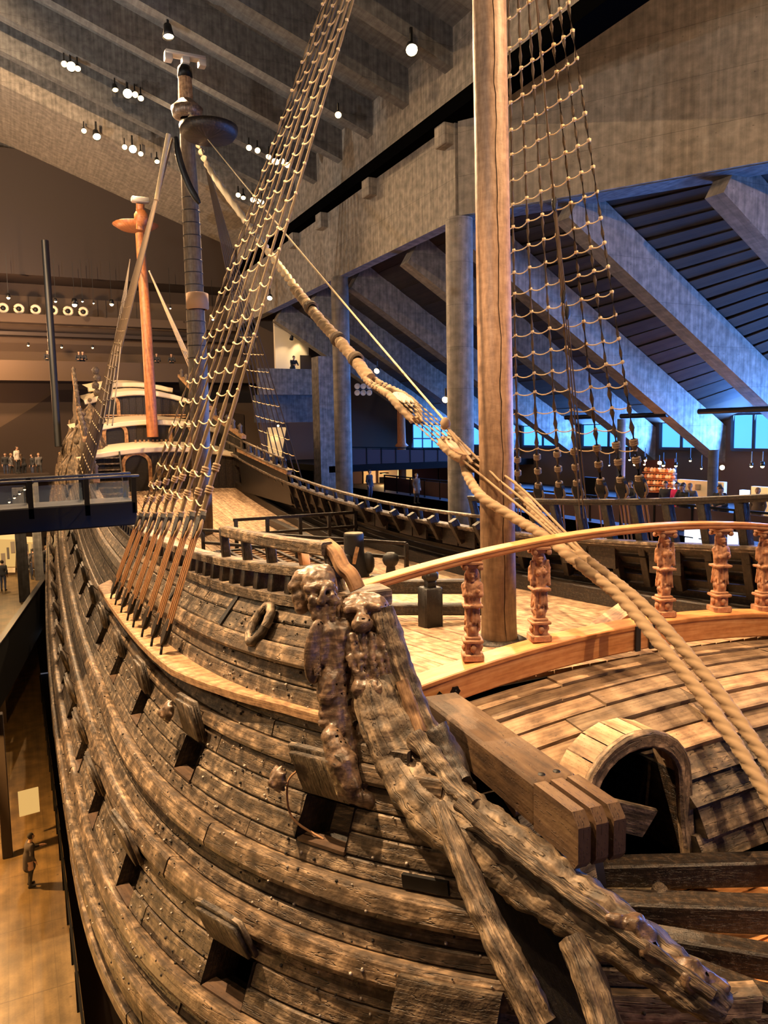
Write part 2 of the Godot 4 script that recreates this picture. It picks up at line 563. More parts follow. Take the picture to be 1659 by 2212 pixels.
func lighting() -> void:
	var warm := Color(1.0, 0.825, 0.62)
	# lamps that can be seen on the roof: pixel, energy, what they shine on
	var ship_mid := Vector3(-3, -4, -6)
	# clusters: [label, lamps as pixel and energy]
	var clusters := [
		["%s from the left of three touching warm spotlights in the far upper left", [[137, 114, 0.0], [151, 119, 620.0], [166, 123, 0.0]]],
		["small single warm spotlight just left of the brightest upper left row", [[247, 168, 0.0]]],
		["%s from the left of three warm spotlights right of the small single lamp", [[274, 178, 620.0], [290, 181, 0.0], [303, 188, 0.0]]],
		["single warm spotlight high above the capped topmast stub", [[362, 43, 620.0]]],
		["single warm spotlight behind the right edge of the starboard shroud net", [[730, 222, 0.0]]],
		["single bright warm spotlight between shroud net and foremast near the picture top", [[888, 74, 700.0]]],
		["%s from the left of two warm spotlights starting the lower left row", [[180, 262, 0.0], [207, 272, 450.0]]],
		["%s from the left of four warm spotlights close left of the main top", [[268, 298, 0.0], [285, 302, 450.0], [303, 312, 0.0], [338, 328, 0.0]]],
		["%s from the left of six warm spotlights between main top and shroud net", [[537, 297, 0.0], [555, 303, 0.0], [580, 316, 0.0], [595, 323, 500.0], [608, 326, 0.0], [620, 335, 0.0]]],
		["%s from the left of five warm spotlights in the lowest row beside the stay", [[514, 402, 0.0], [525, 407, 0.0], [545, 413, 0.0], [556, 416, 0.0], [565, 417, 0.0]]],
	]
	var i := 0
	for c in clusters:
		for s in c[1]:
			var p := on_roof(s[0], s[1])
			p.y -= 0.5
			var aim: Vector3 = [Vector3(-4, -5, 2), Vector3(0, -4, 3), Vector3(-4, -4, -10), Vector3(0, -5, -20)][i % 4]
			var size := 1.35 if s[2] > 0.0 else 0.9
			spot_lamp("roof_spotlight", c[0] if c[1].size() == 1 else c[0] % ORD[c[1].find(s)], p, aim, s[2], 34.0, warm, size, "" if c[1].size() == 1 else "spotlights under the roof beams, cluster %d" % clusters.find(c))
			i += 1
	# unseen spotlights out of view, placed to light ship, foremast and walls
	var n := 0
	for s in [
		[Vector3(-13, 20.5, -6), Vector3(-5, -5, -2), 2100.0, 23.0], [Vector3(-14, 20.5, 6), Vector3(-5, -6, 1), 260.0, 24.0],
		[Vector3(3, 15.5, 13), Vector3(0, -3.5, 2.0), 330.0, 16.0], [Vector3(-2, 17, 9), Vector3(-1, -4, 1.5), 120.0, 22.0],
		[Vector3(5, 14.5, 6), Vector3(1, -4, -2), 120.0, 26.0], [Vector3(8.0, 13.5, 9), Vector3(0.2, 6.0, -0.3), 420.0, 24.0],
		[Vector3(-15, 20, 3), Vector3(14, 12, -9), 300.0, 30.0], [Vector3(3, 10, 15), Vector3(0.3, -5.4, 5.8), 130.0, 11.0], [Vector3(11.5, 10.6, 6.5), Vector3(15, 12.2, -9), 110.0, 55.0], [Vector3(-9, 19.0, -14), Vector3(-1, 0, -37), 900.0, 18.0],
		[Vector3(-16, 19.0, -18), Vector3(-10, 6, -52), 1100.0, 40.0],
	]:
		spot_lamp("roof_spotlight", ["unseen spotlight over the starboard side abreast of the shrouds", "unseen spotlight over the starboard bow", "unseen spotlight over the beakhead to port", "unseen spotlight straight over the bow", "unseen spotlight over the port foredeck", "unseen spotlight by the crane rail aimed at the foremast", "unseen spotlight aimed across at the swinging concrete wall", "unseen spotlight behind the visitor aimed down at the beakhead floor", "unseen spotlight under the girder grazing the swinging concrete wall", "unseen spotlight aimed aft at the stern castle", "unseen spotlight aimed at the far gallery wall"][n], s[0], s[1], s[2], s[3], warm, 1.3, "")
		n += 1
	# added floods out of view, there only to brighten the concrete roof
	for q in [[Vector3(-17, 7, -8), Vector3(-2, 19, -16), 130.0], [Vector3(-17, 7, -26), Vector3(-4, 19, -36), 220.0], [Vector3(-13, 6, 8), Vector3(6, 16, -6), 90.0]]:
		spot_lamp("added_roof_flood", "added floodlight brightening the roof from the starboard gallery " + ("aft" if q[0].z < -20.0 else "amidships" if q[0].z < 0.0 else "forward"), q[0], q[1], q[2], 52.0, Color(0.97, 0.95, 0.92), 1.6, "added roof floods")
	# unseen window behind the visitor, placed to light the bow faintly blue
	area("unseen_bow_light", Vector3(-1.0, -2.0, 15.7), Vector3(-0.1, -0.25, -1), 5.0, 3.0, 13.0, Color(0.35, 0.55, 1.0))
	var bw := MB.new()
	bw.bar(Vector3(-3.5, -2.0, 15.85), Vector3(1.5, -2.0, 15.85), 0.05, 3.0)
	struct("window_30", bw, mt.unseen_window_dim)
	# added fill light: globes along the starboard galleries, out of view
	for q in [[Vector3(-19, 4.0, -30), 80.0], [Vector3(-19, 4.0, -12), 55.0], [Vector3(-18, 5.0, 3), 12.0]]:
		var g := thing("added_fill_globe", "added fill globe hanging over the starboard gallery " + ("abreast of the stern" if q[0].z < -20.0 else "abreast of the shrouds" if q[0].z < 0.0 else "abreast of the bow"), "lamp", q[0], "added fill globes")
		var m := MB.new()
		m.ball(q[0], Vector3.ONE * 0.22, 16)
		obj("globe", m, mt.lamp_warm, g)
		m = MB.new()
		m.bar(q[0] + Vector3(0, 0.22, 0), q[0] + Vector3(0, 3.0, 0), 0.03, 0.03, Vector3(0, 0, 1))
		obj("rod", m, mt.lamp_black, g)
		omni(q[0], q[1], Color(1.0, 0.86, 0.68), 0.2, g)

func slab(x0: float, x1: float, y0: float, y1: float, z0: float, z1: float) -> MB:
	var m := MB.new()
	m.bar(Vector3((x0 + x1) / 2, (y0 + y1) / 2, z1), Vector3((x0 + x1) / 2, (y0 + y1) / 2, z0), x1 - x0, y1 - y0)
	return m

const WALL_B := Vector3(0.545, 0.0, 0.839)

func hall() -> void:
	# floors
	struct("floor_1", slab(-30, -6.85, GROUND - 0.4, GROUND, -52, 16), mt.floor_stone)
	struct("floor_2", slab(-6.85, 30, GROUND - 4.4, GROUND - 4.0, -52, 16), mt.dark_wall)
	var m := MB.new()
	m.bar(Vector3(-6.9, GROUND - 2.2, 16), Vector3(-6.9, GROUND - 2.2, -52), 0.1, 4.3)
	struct("wall_dock", m, mt.dark_wall)
	# gallery floor along the hall's starboard side, its edge a dark parapet
	m = MB.new()
	var ga := Vector3(-5.7, HALL_FLOOR, -38.5)
	var gb := Vector3(-8.35, HALL_FLOOR, -21.0)
	m.us = 1.0
	var poly := PackedVector2Array([Vector2(-30, -52), Vector2(-5.7, -52), Vector2(ga.x, ga.z), Vector2(gb.x, gb.z), Vector2(-10.5, -8), Vector2(-30, -8)])
	var fl := PackedVector2Array()
	for q in poly:
		fl.append(Vector2(q.x, -q.y))
	fl.reverse()
	m.prism(fl, Vector3(0, HALL_FLOOR, 0), Vector3(1, 0, 0), Vector3(0, 0, -1), Vector3(0, -0.5, 0))
	struct("floor_3", m, mt.floor_stone)
	m = MB.new()
	var edge := [Vector3(-5.7, 0, -52), Vector3(ga.x, 0, ga.z), Vector3(gb.x, 0, gb.z), Vector3(-10.5, 0, -8)]
	for k in 3:
		m.bar(edge[k] + Vector3(0, HALL_FLOOR - 0.1, 0), edge[k + 1] + Vector3(0, HALL_FLOOR - 0.1, 0), 0.16, 2.2)
	struct("wall_parapet", m, mt.dark_paint)
	m = MB.new()
	for k in 3:
		m.bar(edge[k] + Vector3(0, HALL_FLOOR + 1.03, 0), edge[k + 1] + Vector3(0, HALL_FLOOR + 1.03, 0), 0.22, 0.06)
	struct("trim_1", m, mt.steel_grey)
	# outer walls
	struct("wall_starboard", slab(-30.5, -30, -18, 32, -52.5, 16.5), mt.dark_wall)
	struct("wall_front", slab(-30.5, 31, -18, 32, 16, 16.5), mt.dark_wall)
	# far wall: a dark upper part, a lit lower part with a ledge for the upper gallery
	struct("wall_stern", slab(-30.5, 31, -18, 32, -52.6, -52), mt.dark_wall)
	struct("floor_4", slab(-30, 10, 4.0, 4.5, -52, -49.0), mt.dark_wall)
	struct("wall_gallery", slab(-30, 10, 4.5, 5.4, -49.2, -49.0), mt.dark_wall)
	struct("ceiling_gallery", slab(-30, 9, 11.2, 19.5, -52, -48.5), mt.brown_paint)
	# roof slab and its deep ribs
	m = MB.new()
	var ty := 1.5
	m.prism(PackedVector2Array([Vector2(-30.5, roof_y(-30.5) + ty), Vector2(9, roof_y(9) + ty), Vector2(9, roof_y(9) + ty + 0.6), Vector2(-30.5, roof_y(-30.5) + ty + 0.6)]), Vector3(0, 0, 16.5), Vector3(1, 0, 0), Vector3(0, 1, 0), Vector3(0, 0, -70))
	m.prism(PackedVector2Array([Vector2(9, roof_y(9) + ty), Vector2(30, roof_y(9) + ty), Vector2(30, roof_y(9) + ty + 0.6), Vector2(9, roof_y(9) + ty + 0.6)]), Vector3(0, 0, 16.5), Vector3(1, 0, 0), Vector3(0, 1, 0), Vector3(0, 0, -70))
	var roof := struct("ceiling", m, mt.concrete_grey)
	for k in 12:
		var z := 6.0 - 3.75 * k
		m = MB.new()
		m.prism(PackedVector2Array([Vector2(-30, roof_y(-30)), Vector2(9.2, roof_y(9.2)), Vector2(9.2, roof_y(9.2) + 1.6), Vector2(-30, roof_y(-30) + 1.6)]), Vector3(0, 0, z + 0.3), Vector3(1, 0, 0), Vector3(0, 1, 0), Vector3(0, 0, -0.6))
		obj("roof_beam", m, mt.concrete_grey, roof)
	# smooth end bay over the stern
	m = MB.new()
	m.prism(PackedVector2Array([Vector2(-30, roof_y(-30) - 0.1), Vector2(9.2, roof_y(9.2) - 0.1), Vector2(9.2, roof_y(9.2) + 1.6), Vector2(-30, roof_y(-30) + 1.6)]), Vector3(0, 0, -39), Vector3(1, 0, 0), Vector3(0, 1, 0), Vector3(0, 0, -14))
	obj("end_soffit", m, mt.concrete, roof)
	# crane girder along the port side
	var girder := struct("wall_port", slab(9.0, 9.9, 12.6, 16.4, -52, 16), mt.concrete)
	m = slab(8.45, 9.6, 12.1, 12.66, -52, 16)
	obj("crane_rail", m, mt.rail_shade_black, girder)  # black rail is deepened to stand for the shadow band beneath it too
	for px in [[965, 345], [803, 445], [700, 512], [640, 560]]:
		var c := on_x(px[0], px[1], 8.9)
		m = MB.new()
		m.box(Vector3(8.9, 11.75, c.z), Vector3(0.7, 0.9, 0.8), 0.0, 0.04)
		obj("corbel", m, mt.concrete, girder)
	m = slab(9.0, 9.6, 8.4, 12.6, -52, -16.1)
	obj("wall_panel", m, mt.concrete, girder)
	# the wall that swings away to port from the column
	var p0 := Vector3(9.3, 0, -16.1)
	var p1 := p0 + WALL_B * 34.0
	m = MB.new()
	m.bar(p0 + Vector3(0, 12.4, 0), p1 + Vector3(0, 12.4, 0), 0.6, 7.8)
	obj("wall_panel", m, mt.concrete, girder)
	m = MB.new()
	m.bar(p0 + Vector3(0.5, 8.62, 0), p1 + Vector3(0.5, 8.62, 0), 1.2, 0.3)
	obj("wall_foot", m, mt.concrete_grey, girder)
	# sloping side roof over the port wing: boards between concrete beams
	m = MB.new()
	var wing := struct("ceiling_wing", slab(24.0, 26, 1.6, 1.9, -52, 16), mt.dark_wall)
	var zs := [6.0, 0.5, -4.0, -8.4, -12.9, -17.2, -22.0, -28.6, -35.0, -42.0, -52.0]
	var nrm := Vector3(0.62, 1, 0).normalized()
	var head := func(z: float) -> Vector3: return Vector3(9.3 + maxf(0.0, z + 16.1) * 0.65, 8.55, z)
	var eave := func(z: float) -> Vector3:
		var h: Vector3 = head.call(z)
		return Vector3(25.5, h.y - (25.5 - h.x) * 0.62, z)
	var deckm := MB.new()
	for bay in zs.size() - 1:
		var z0: float = zs[bay]
		var z1: float = zs[bay + 1]
		if z0 > -16.0 and z1 < -16.2:
			z1 = zs[bay + 1]
		var h0: Vector3 = head.call(z0)
		var h1: Vector3 = head.call(z1)
		var e0: Vector3 = eave.call(z0)
		var e1: Vector3 = eave.call(z1)
		var nb := 24
		for k in nb - 3:
			var t := (k + 0.5) / nb
			m = MB.new()
			var g := rng.randf_range(0.75, 1.2)
			m.col = Color(g, g, g)
			m.bar(h0.lerp(e0, t) + nrm * (1.2 + 0.02 * (k % 2)), h1.lerp(e1, t) + nrm * (1.2 + 0.02 * (k % 2)), h0.distance_to(e0) / nb - 0.012, 0.05, nrm)
			obj("roof_board", m, mt.roof_board, wing)
		var up := nrm * 1.36
		deckm.rect(h0 + up, h1 + up, e1 + up, e0 + up)
		deckm.rect(h0 + up * 1.1, e0 + up * 1.1, e1 + up * 1.1, h1 + up * 1.1)
	obj("roof_deck", deckm, mt.dark_wall, wing)
	for z in zs:
		m = MB.new()
		var a: Vector3 = head.call(z)
		var b: Vector3 = eave.call(z)
		m.bar(a + nrm * 0.42 + (b - a).normalized() * 0.7, b + nrm * 0.42 + (b - a).normalized() * 0.6, 0.8, 1.6, nrm)
		obj("wing_beam", m, mt.concrete, wing)
	# outer wall of the wing, with daylight in its windows
	m = MB.new()
	m.bar(Vector3(25.7, -8.0, 16), Vector3(25.7, -8.0, -52), 0.4, 20.0)
	struct("wall_wing", m, mt.dark_wall)
	var wn := 1
	for bay in range(0, zs.size() - 2):  # foremost windows are out of view, placed to light the beams blue
		var z0: float = zs[bay] - 0.9
		var z1: float = zs[bay + 1] + 0.9
		var fr := MB.new()
		fr.bar(Vector3(25.4, 0.55, z0), Vector3(25.4, 0.55, z1), 0.16, 0.16)
		fr.bar(Vector3(25.4, -1.25, z0), Vector3(25.4, -1.25, z1), 0.16, 0.16)
		for z in [z0, (z0 + z1) / 2, z1]:
			fr.bar(Vector3(25.4, -1.25, z), Vector3(25.4, 0.55, z), 0.14, 0.14, Vector3(0, 0, 1))
		var w := struct("window_%d" % wn, fr, mt.steel_grey)
		for k in 2:
			var za := z0 + (z1 - z0) * 0.5 * k
			var zb := z0 + (z1 - z0) * 0.5 * (k + 1)
			m = MB.new()
			m.bar(Vector3(25.44, -0.35, za - 0.06), Vector3(25.44, -0.35, zb + 0.06), 0.03, 1.7)
			obj("pane", m, mt.window_day, w)
		area("window_light", Vector3(25.25, -0.35, (z0 + z1) / 2), Vector3(-1, 0.15, 0), absf(z1 - z0), 1.7, 190.0, Color(0.32, 0.58, 1.0))
		wn += 1
	# floor of the wing and the galleries at the port side
	struct("floor_5", slab(13.5, 26, WING_FLOOR - 0.5, WING_FLOOR, -52, 9), mt.brown_paint)
	struct("floor_6", slab(10.0, 25.5, -2.5, -2.1, -52, -33), mt.dark_paint)
	struct("wall_bow", slab(13.5, 13.7, -14.1, WING_FLOOR, -52, 9), mt.maroon_paint)
	struct("wall_end", slab(9.6, 26, -18, 9, -46.3, -46), mt.dark_wall)
	struct("wall_rear", slab(12.0, 26, WING_FLOOR, -2.5, -41.2, -41), mt.maroon_paint)
	# columns
	var cn := 0
	for c in [[994.0, -16.1, 0.55], [738.0, -28.6, 0.48]]:
		var q := on_z(c[0], 800, c[1])
		m = MB.new()
		m.lathe(PackedVector2Array([Vector2(c[2], GROUND - 4), Vector2(c[2], 8.42)]), Vector3(q.x, 0, q.z), 24)
		struct("column_%d" % (cn + 1), m, mt.concrete, ["round concrete column just left of the foremast", "round concrete column beside the square pier"][cn])
		cn += 1
	var pa := on_z(688, 800, -33.0)
	var pb := on_z(733, 800, -33.0)
	m = slab(pa.x, pb.x, GROUND - 4, 4.6, -34.2, -33.0)
	struct("column_3", m, mt.concrete, "square concrete pier left of the slim round column")

# ------------------------------------------------------------------ the ship's hull
# height of a strake (above the foremast's foot line), half breadth, where it meets the stem
const HULL := [[-12.0, 4.6, 5.0], [-10.3, 6.2, 6.0], [-8.6, 6.9, 6.8], [-7.55, 6.91, 7.5], [-7.05, 6.73, 7.5], [-5.95, 6.31, 7.5], [-5.3, 6.02, 7.5], [-4.1, 5.45, 7.8], [-3.6, 5.25, 8.2], [-3.0, 5.05, 8.6], [-2.4, 4.6, 9.0], [-2.0, 4.55, 9.0], [-1.0, 4.5, 9.0]]

func sheer(z: float) -> float:
	return 0.004 * ((z + 12.0) * (z + 12.0) - 144.0)

func hull_row(v: float) -> Vector2:
	for i in HULL.size() - 1:
		if v <= HULL[i + 1][0]:
			var t: float = clampf((v - HULL[i][0]) / (HULL[i + 1][0] - HULL[i][0]), 0, 1)
			return Vector2(lerpf(HULL[i][1], HULL[i + 1][1], t), lerpf(HULL[i][2], HULL[i + 1][2], t))
	return Vector2(4.5, 9.0)

func hx(row: Vector2, z: float) -> float:
	if z < -8.0:
		return row.x * (1.0 - 0.6 * pow((-8.0 - z) / 60.0, 2))
	return row.x * pow(maxf(0.0, 1.0 - pow(minf(1.0, (z + 8.0) / (row.y + 8.0)), 4.2)), 0.625)

func hp(v: float, z: float, side := -1.0) -> Vector3:
	return Vector3(side * hx(hull_row(v), z), v + sheer(z), z)

func hn(v: float, z: float, side := -1.0) -> Vector3:
	var du := hp(v, z + 0.04, side) - hp(v, z - 0.04, side)
	var dv := hp(v + 0.04, z, side) - hp(v - 0.04, z, side)
	return (du.cross(dv) * -side).normalized()

# a point d metres outside the planking
func ho(v: float, z: float, d: float, side := -1.0) -> Vector3:
	return hp(v, z, side) + hn(v, z, side) * d

func z_steps(za: float, zb: float) -> PackedFloat32Array:
	var o := PackedFloat32Array([za])
	var z := za
	while true:
		var st := 2.0 if z < -12.0 else 0.7 if z < 1.0 else 0.3 if z < 5.5 else 0.16
		z += st
		if z >= zb - st * 0.35:
			break
		o.append(z)
	o.append(zb)
	return o

# a plank along the hull: prof lists (v, outward distance) from the lower inner edge round to the upper inner edge
func plank(m: MB, za: float, zb: float, prof: Array, side := -1.0) -> void:
	var zz := z_steps(za, zb)
	var n := prof.size()
	var uo := rng.randf() * 7.0
	var vo := rng.randf() * 3.0
	var rows := []
	for z in zz:
		var r := PackedVector3Array()
		for p in prof:
			r.append(ho(p[0], z, p[1], side))
		rows.append(r)
	var acc := uo
	for i in zz.size() - 1:
		var nx: float = acc + rows[i][n / 2].distance_to(rows[i + 1][n / 2])
		for j in n - 1:
			var a: Vector3 = rows[i][j]
			var b: Vector3 = rows[i + 1][j]
			var c: Vector3 = rows[i + 1][j + 1]
			var d: Vector3 = rows[i][j + 1]
			var v0: float = vo + prof[j][0] - prof[j][1]
			var v1: float = vo + prof[j + 1][0] - prof[j + 1][1]
			if side < 0:
				m.quad(a, b, c, d, Vector2(acc, v0), Vector2(nx, v0), Vector2(nx, v1), Vector2(acc, v1), j + 1)
			else:
				m.quad(b, a, d, c, Vector2(nx, v0), Vector2(acc, v0), Vector2(acc, v1), Vector2(nx, v1), j + 1)
		acc = nx
	for e in [0, zz.size() - 1]:
		var r: PackedVector3Array = rows[e]
		for j in range(1, n - 1):
			if (e == 0) == (side < 0):
				m.tri(r[0], r[j], r[j + 1], Vector2(0, 0), Vector2(0.1, 0), Vector2(0.1, 0.1))
			else:
				m.tri(r[0], r[j + 1], r[j], Vector2(0, 0), Vector2(0.1, 0), Vector2(0.1, 0.1))

func flat_prof(v0: float, v1: float, d: float) -> Array:
	var e := minf(0.025, (v1 - v0) * 0.2)
	return [[v0 + 0.006, -0.09], [v0 + 0.006, d - 0.018], [v0 + e, d], [v1 - e, d], [v1 - 0.006, d - 0.018], [v1 - 0.006, -0.09]]

func wale_prof(v0: float, v1: float, d: float) -> Array:
	var h := v1 - v0
	return [[v0, -0.09], [v0, d * 0.75], [v0 + h * 0.18, d], [v0 + h * 0.8, d], [v1 - h * 0.04, d * 0.86], [v1, d * 0.45], [v1, -0.09]]

# gun ports: z0, z1, v0, v1
var ports := []

func cut(v0: float, v1: float, za: float, zb: float) -> Array:
	var spans := [[za, zb]]
	for p in ports:
		if v0 < p[3] - 0.02 and v1 > p[2] + 0.02:
			var nx := []
			for s in spans:
				if p[0] > s[0] and p[0] < s[1]:
					nx.append([s[0], p[0]])
					if p[1] < s[1]:
						nx.append([p[1], s[1]])
				elif p[1] > s[0] and p[1] < s[1]:
					nx.append([p[1], s[1]])
				elif s[0] >= p[0] and s[1] <= p[1]:
					pass
				else:
					nx.append(s)
			spans = nx
	return spans

func tone(lo := 0.72, hi := 1.2) -> Color:
	var g := rng.randf_range(lo, hi)
	var r := rng.randf_range(-0.04, 0.05)
	return Color(g * (1.0 + r), g, g * (1.0 - r))

var vessel: Node3D

func ship() -> void:
	vessel = thing("sailing_ship", "huge old dark timber warship filling the hall, bow towards the viewer", "ship", Vector3(0, -10, -15))
	for k in 12:
		var z := 3.2 - 3.38 * k
		ports.append([z, z + 0.72, -5.02, -4.52])
		ports.append([2.35 - 3.2 * k, 3.12 - 3.2 * k, -6.98, -6.42])
	# strakes from the sheer down: lower edge, upper edge, proud, wale?, foremost z
	var strakes := [
		[-2.68, -2.43, 0.0, 0, 3.1], [-2.92, -2.68, 0.0, 0, 3.15], [-3.13, -2.92, 0.11, 1, 3.25], [-3.36, -3.13, 0.0, 0, 3.3], [-3.6, -3.36, 0.0, 0, 3.6],
		[-3.83, -3.6, 0.0, 0, 3.7], [-4.05, -3.83, 0.0, 0, 4.45], [-4.25, -4.05, 0.07, 1, 99.0], [-4.52, -4.25, 0.0, 0, 99.0],
		[-4.77, -4.52, 0.0, 0, 99.0], [-5.02, -4.77, 0.0, 0, 99.0], [-5.23, -5.02, 0.0, 0, 99.0], [-5.52, -5.23, 0.13, 1, 99.0],
		[-5.7, -5.52, 0.0, 0, 99.0], [-5.88, -5.7, 0.0, 0, 99.0], [-6.16, -5.88, 0.13, 1, 99.0], [-6.42, -6.16, 0.0, 0, 99.0],
		[-6.7, -6.42, 0.0, 0, 99.0], [-6.98, -6.7, 0.0, 0, 99.0], [-7.24, -6.98, 0.12, 1, 99.0], [-7.46, -7.24, 0.0, 0, 99.0], [-7.74, -7.46, 0.13, 1, 99.0],
		[-8.0, -7.74, 0.0, 0, 99.0], [-8.3, -8.0, 0.0, 0, 99.0], [-8.62, -8.3, 0.1, 1, 99.0], [-8.95, -8.62, 0.0, 0, 99.0], [-9.3, -8.95, 0.0, 0, 99.0],
		[-9.7, -9.3, 0.0, 0, 99.0], [-10.2, -9.7, 0.0, 0, 99.0], [-11.0, -10.2, 0.0, 0, 99.0], [-12.0, -11.0, 0.0, 0, 99.0],
	]
	# forward, the planking stops under the sloping head timber
	for s in strakes:
		if s[4] > 50.0:
			var vm: float = (s[0] + s[1]) / 2.0
			s[4] = 4.1 + (-3.45 - vm) * 1.1 + (0.0 if vm > -6.0 else (-6.0 - vm) * 0.6)
	var skin := MB.new()
	var side := -1.0
	var pieces := []
	for s in strakes:
		var v0: float = s[0]
		var v1: float = s[1]
		var zend := minf(s[4], hull_row(v0).y - 0.03)
		# backing of frames behind the planks
		for c in cut(v0, v1, -46.0, zend):
			var zz := z_steps(c[0], c[1])
			for i in zz.size() - 1:
				skin.quad(ho(v0, zz[i], -0.075), ho(v0, zz[i + 1], -0.075), ho(v1, zz[i + 1], -0.075), ho(v1, zz[i], -0.075), Vector2(zz[i], v0), Vector2(zz[i + 1], v0), Vector2(zz[i + 1], v1), Vector2(zz[i], v1), 0)
		var z := -46.0
		var breaks := [-46.0]
		z = -22.0 + rng.randf_range(-2, 2)
		while z < zend - 2.0:
			breaks.append(z)
			z += rng.randf_range(4.5, 8.0)
		breaks.append(zend)
		for k in breaks.size() - 1:
			for c in cut(v0, v1, breaks[k], breaks[k + 1]):
				if c[1] - c[0] < 0.05:
					continue
				pieces.append([s, c[0], c[1] - (0.012 if c[1] < zend else 0.0)])
	var body := obj("hull", skin, mt.black_wood, vessel)
	for p in pieces:
		var s: Array = p[0]
		var m := MB.new()
		m.col = tone(0.5, 1.22)
		var d: float = s[2] + rng.randf_range(-0.012, 0.014)
		if s[3] == 1:
			m.col = tone(0.85, 1.2)
			plank(m, p[1], p[2], wale_prof(s[0], s[1], d))
		else:
			plank(m, p[1], p[2], flat_prof(s[0], s[1], d))
		obj("wale" if s[3] == 1 else "plank", m, mt.wale_wood if s[3] == 1 else mt.hull_wood, body)
	# the port side is only seen from inboard and above
	var pm := MB.new()
	for k in strakes.size():
		var s: Array = strakes[k]
		if s[3] == 1 or k < 8 or k > 26:
			plank(pm, -46.0, minf(s[4], 7.0), flat_prof(s[0], s[1], s[2]), 1.0)
	for v in [[-7.46, -4.25], [-9.3, -7.74]]:
		plank(pm, -46.0, 7.0, flat_prof(v[0], v[1], 0.0), 1.0)
	obj("port_planking", pm, mt.dark_wood, vessel)
	gun_ports(body)
	bolts(body)
	# gun decks inside
	var gd := MB.new()
	for v in [-5.25, -7.3]:
		var zz := z_steps(-44.0, 4.4)
		for i in zz.size() - 1:
			var a := hp(v, zz[i])
			var b := hp(v, zz[i + 1])
			a.x += 0.12
			b.x += 0.12
			gd.quad(Vector3(-a.x, a.y, a.z), a, b, Vector3(-b.x, b.y, b.z), Vector2(zz[i], 0), Vector2(zz[i], 9), Vector2(zz[i + 1], 9), Vector2(zz[i + 1], 0), 0)
	obj("gun_deck", gd, mt.dark_wood, vessel)
	channel()
	decks()
	bulwarks()

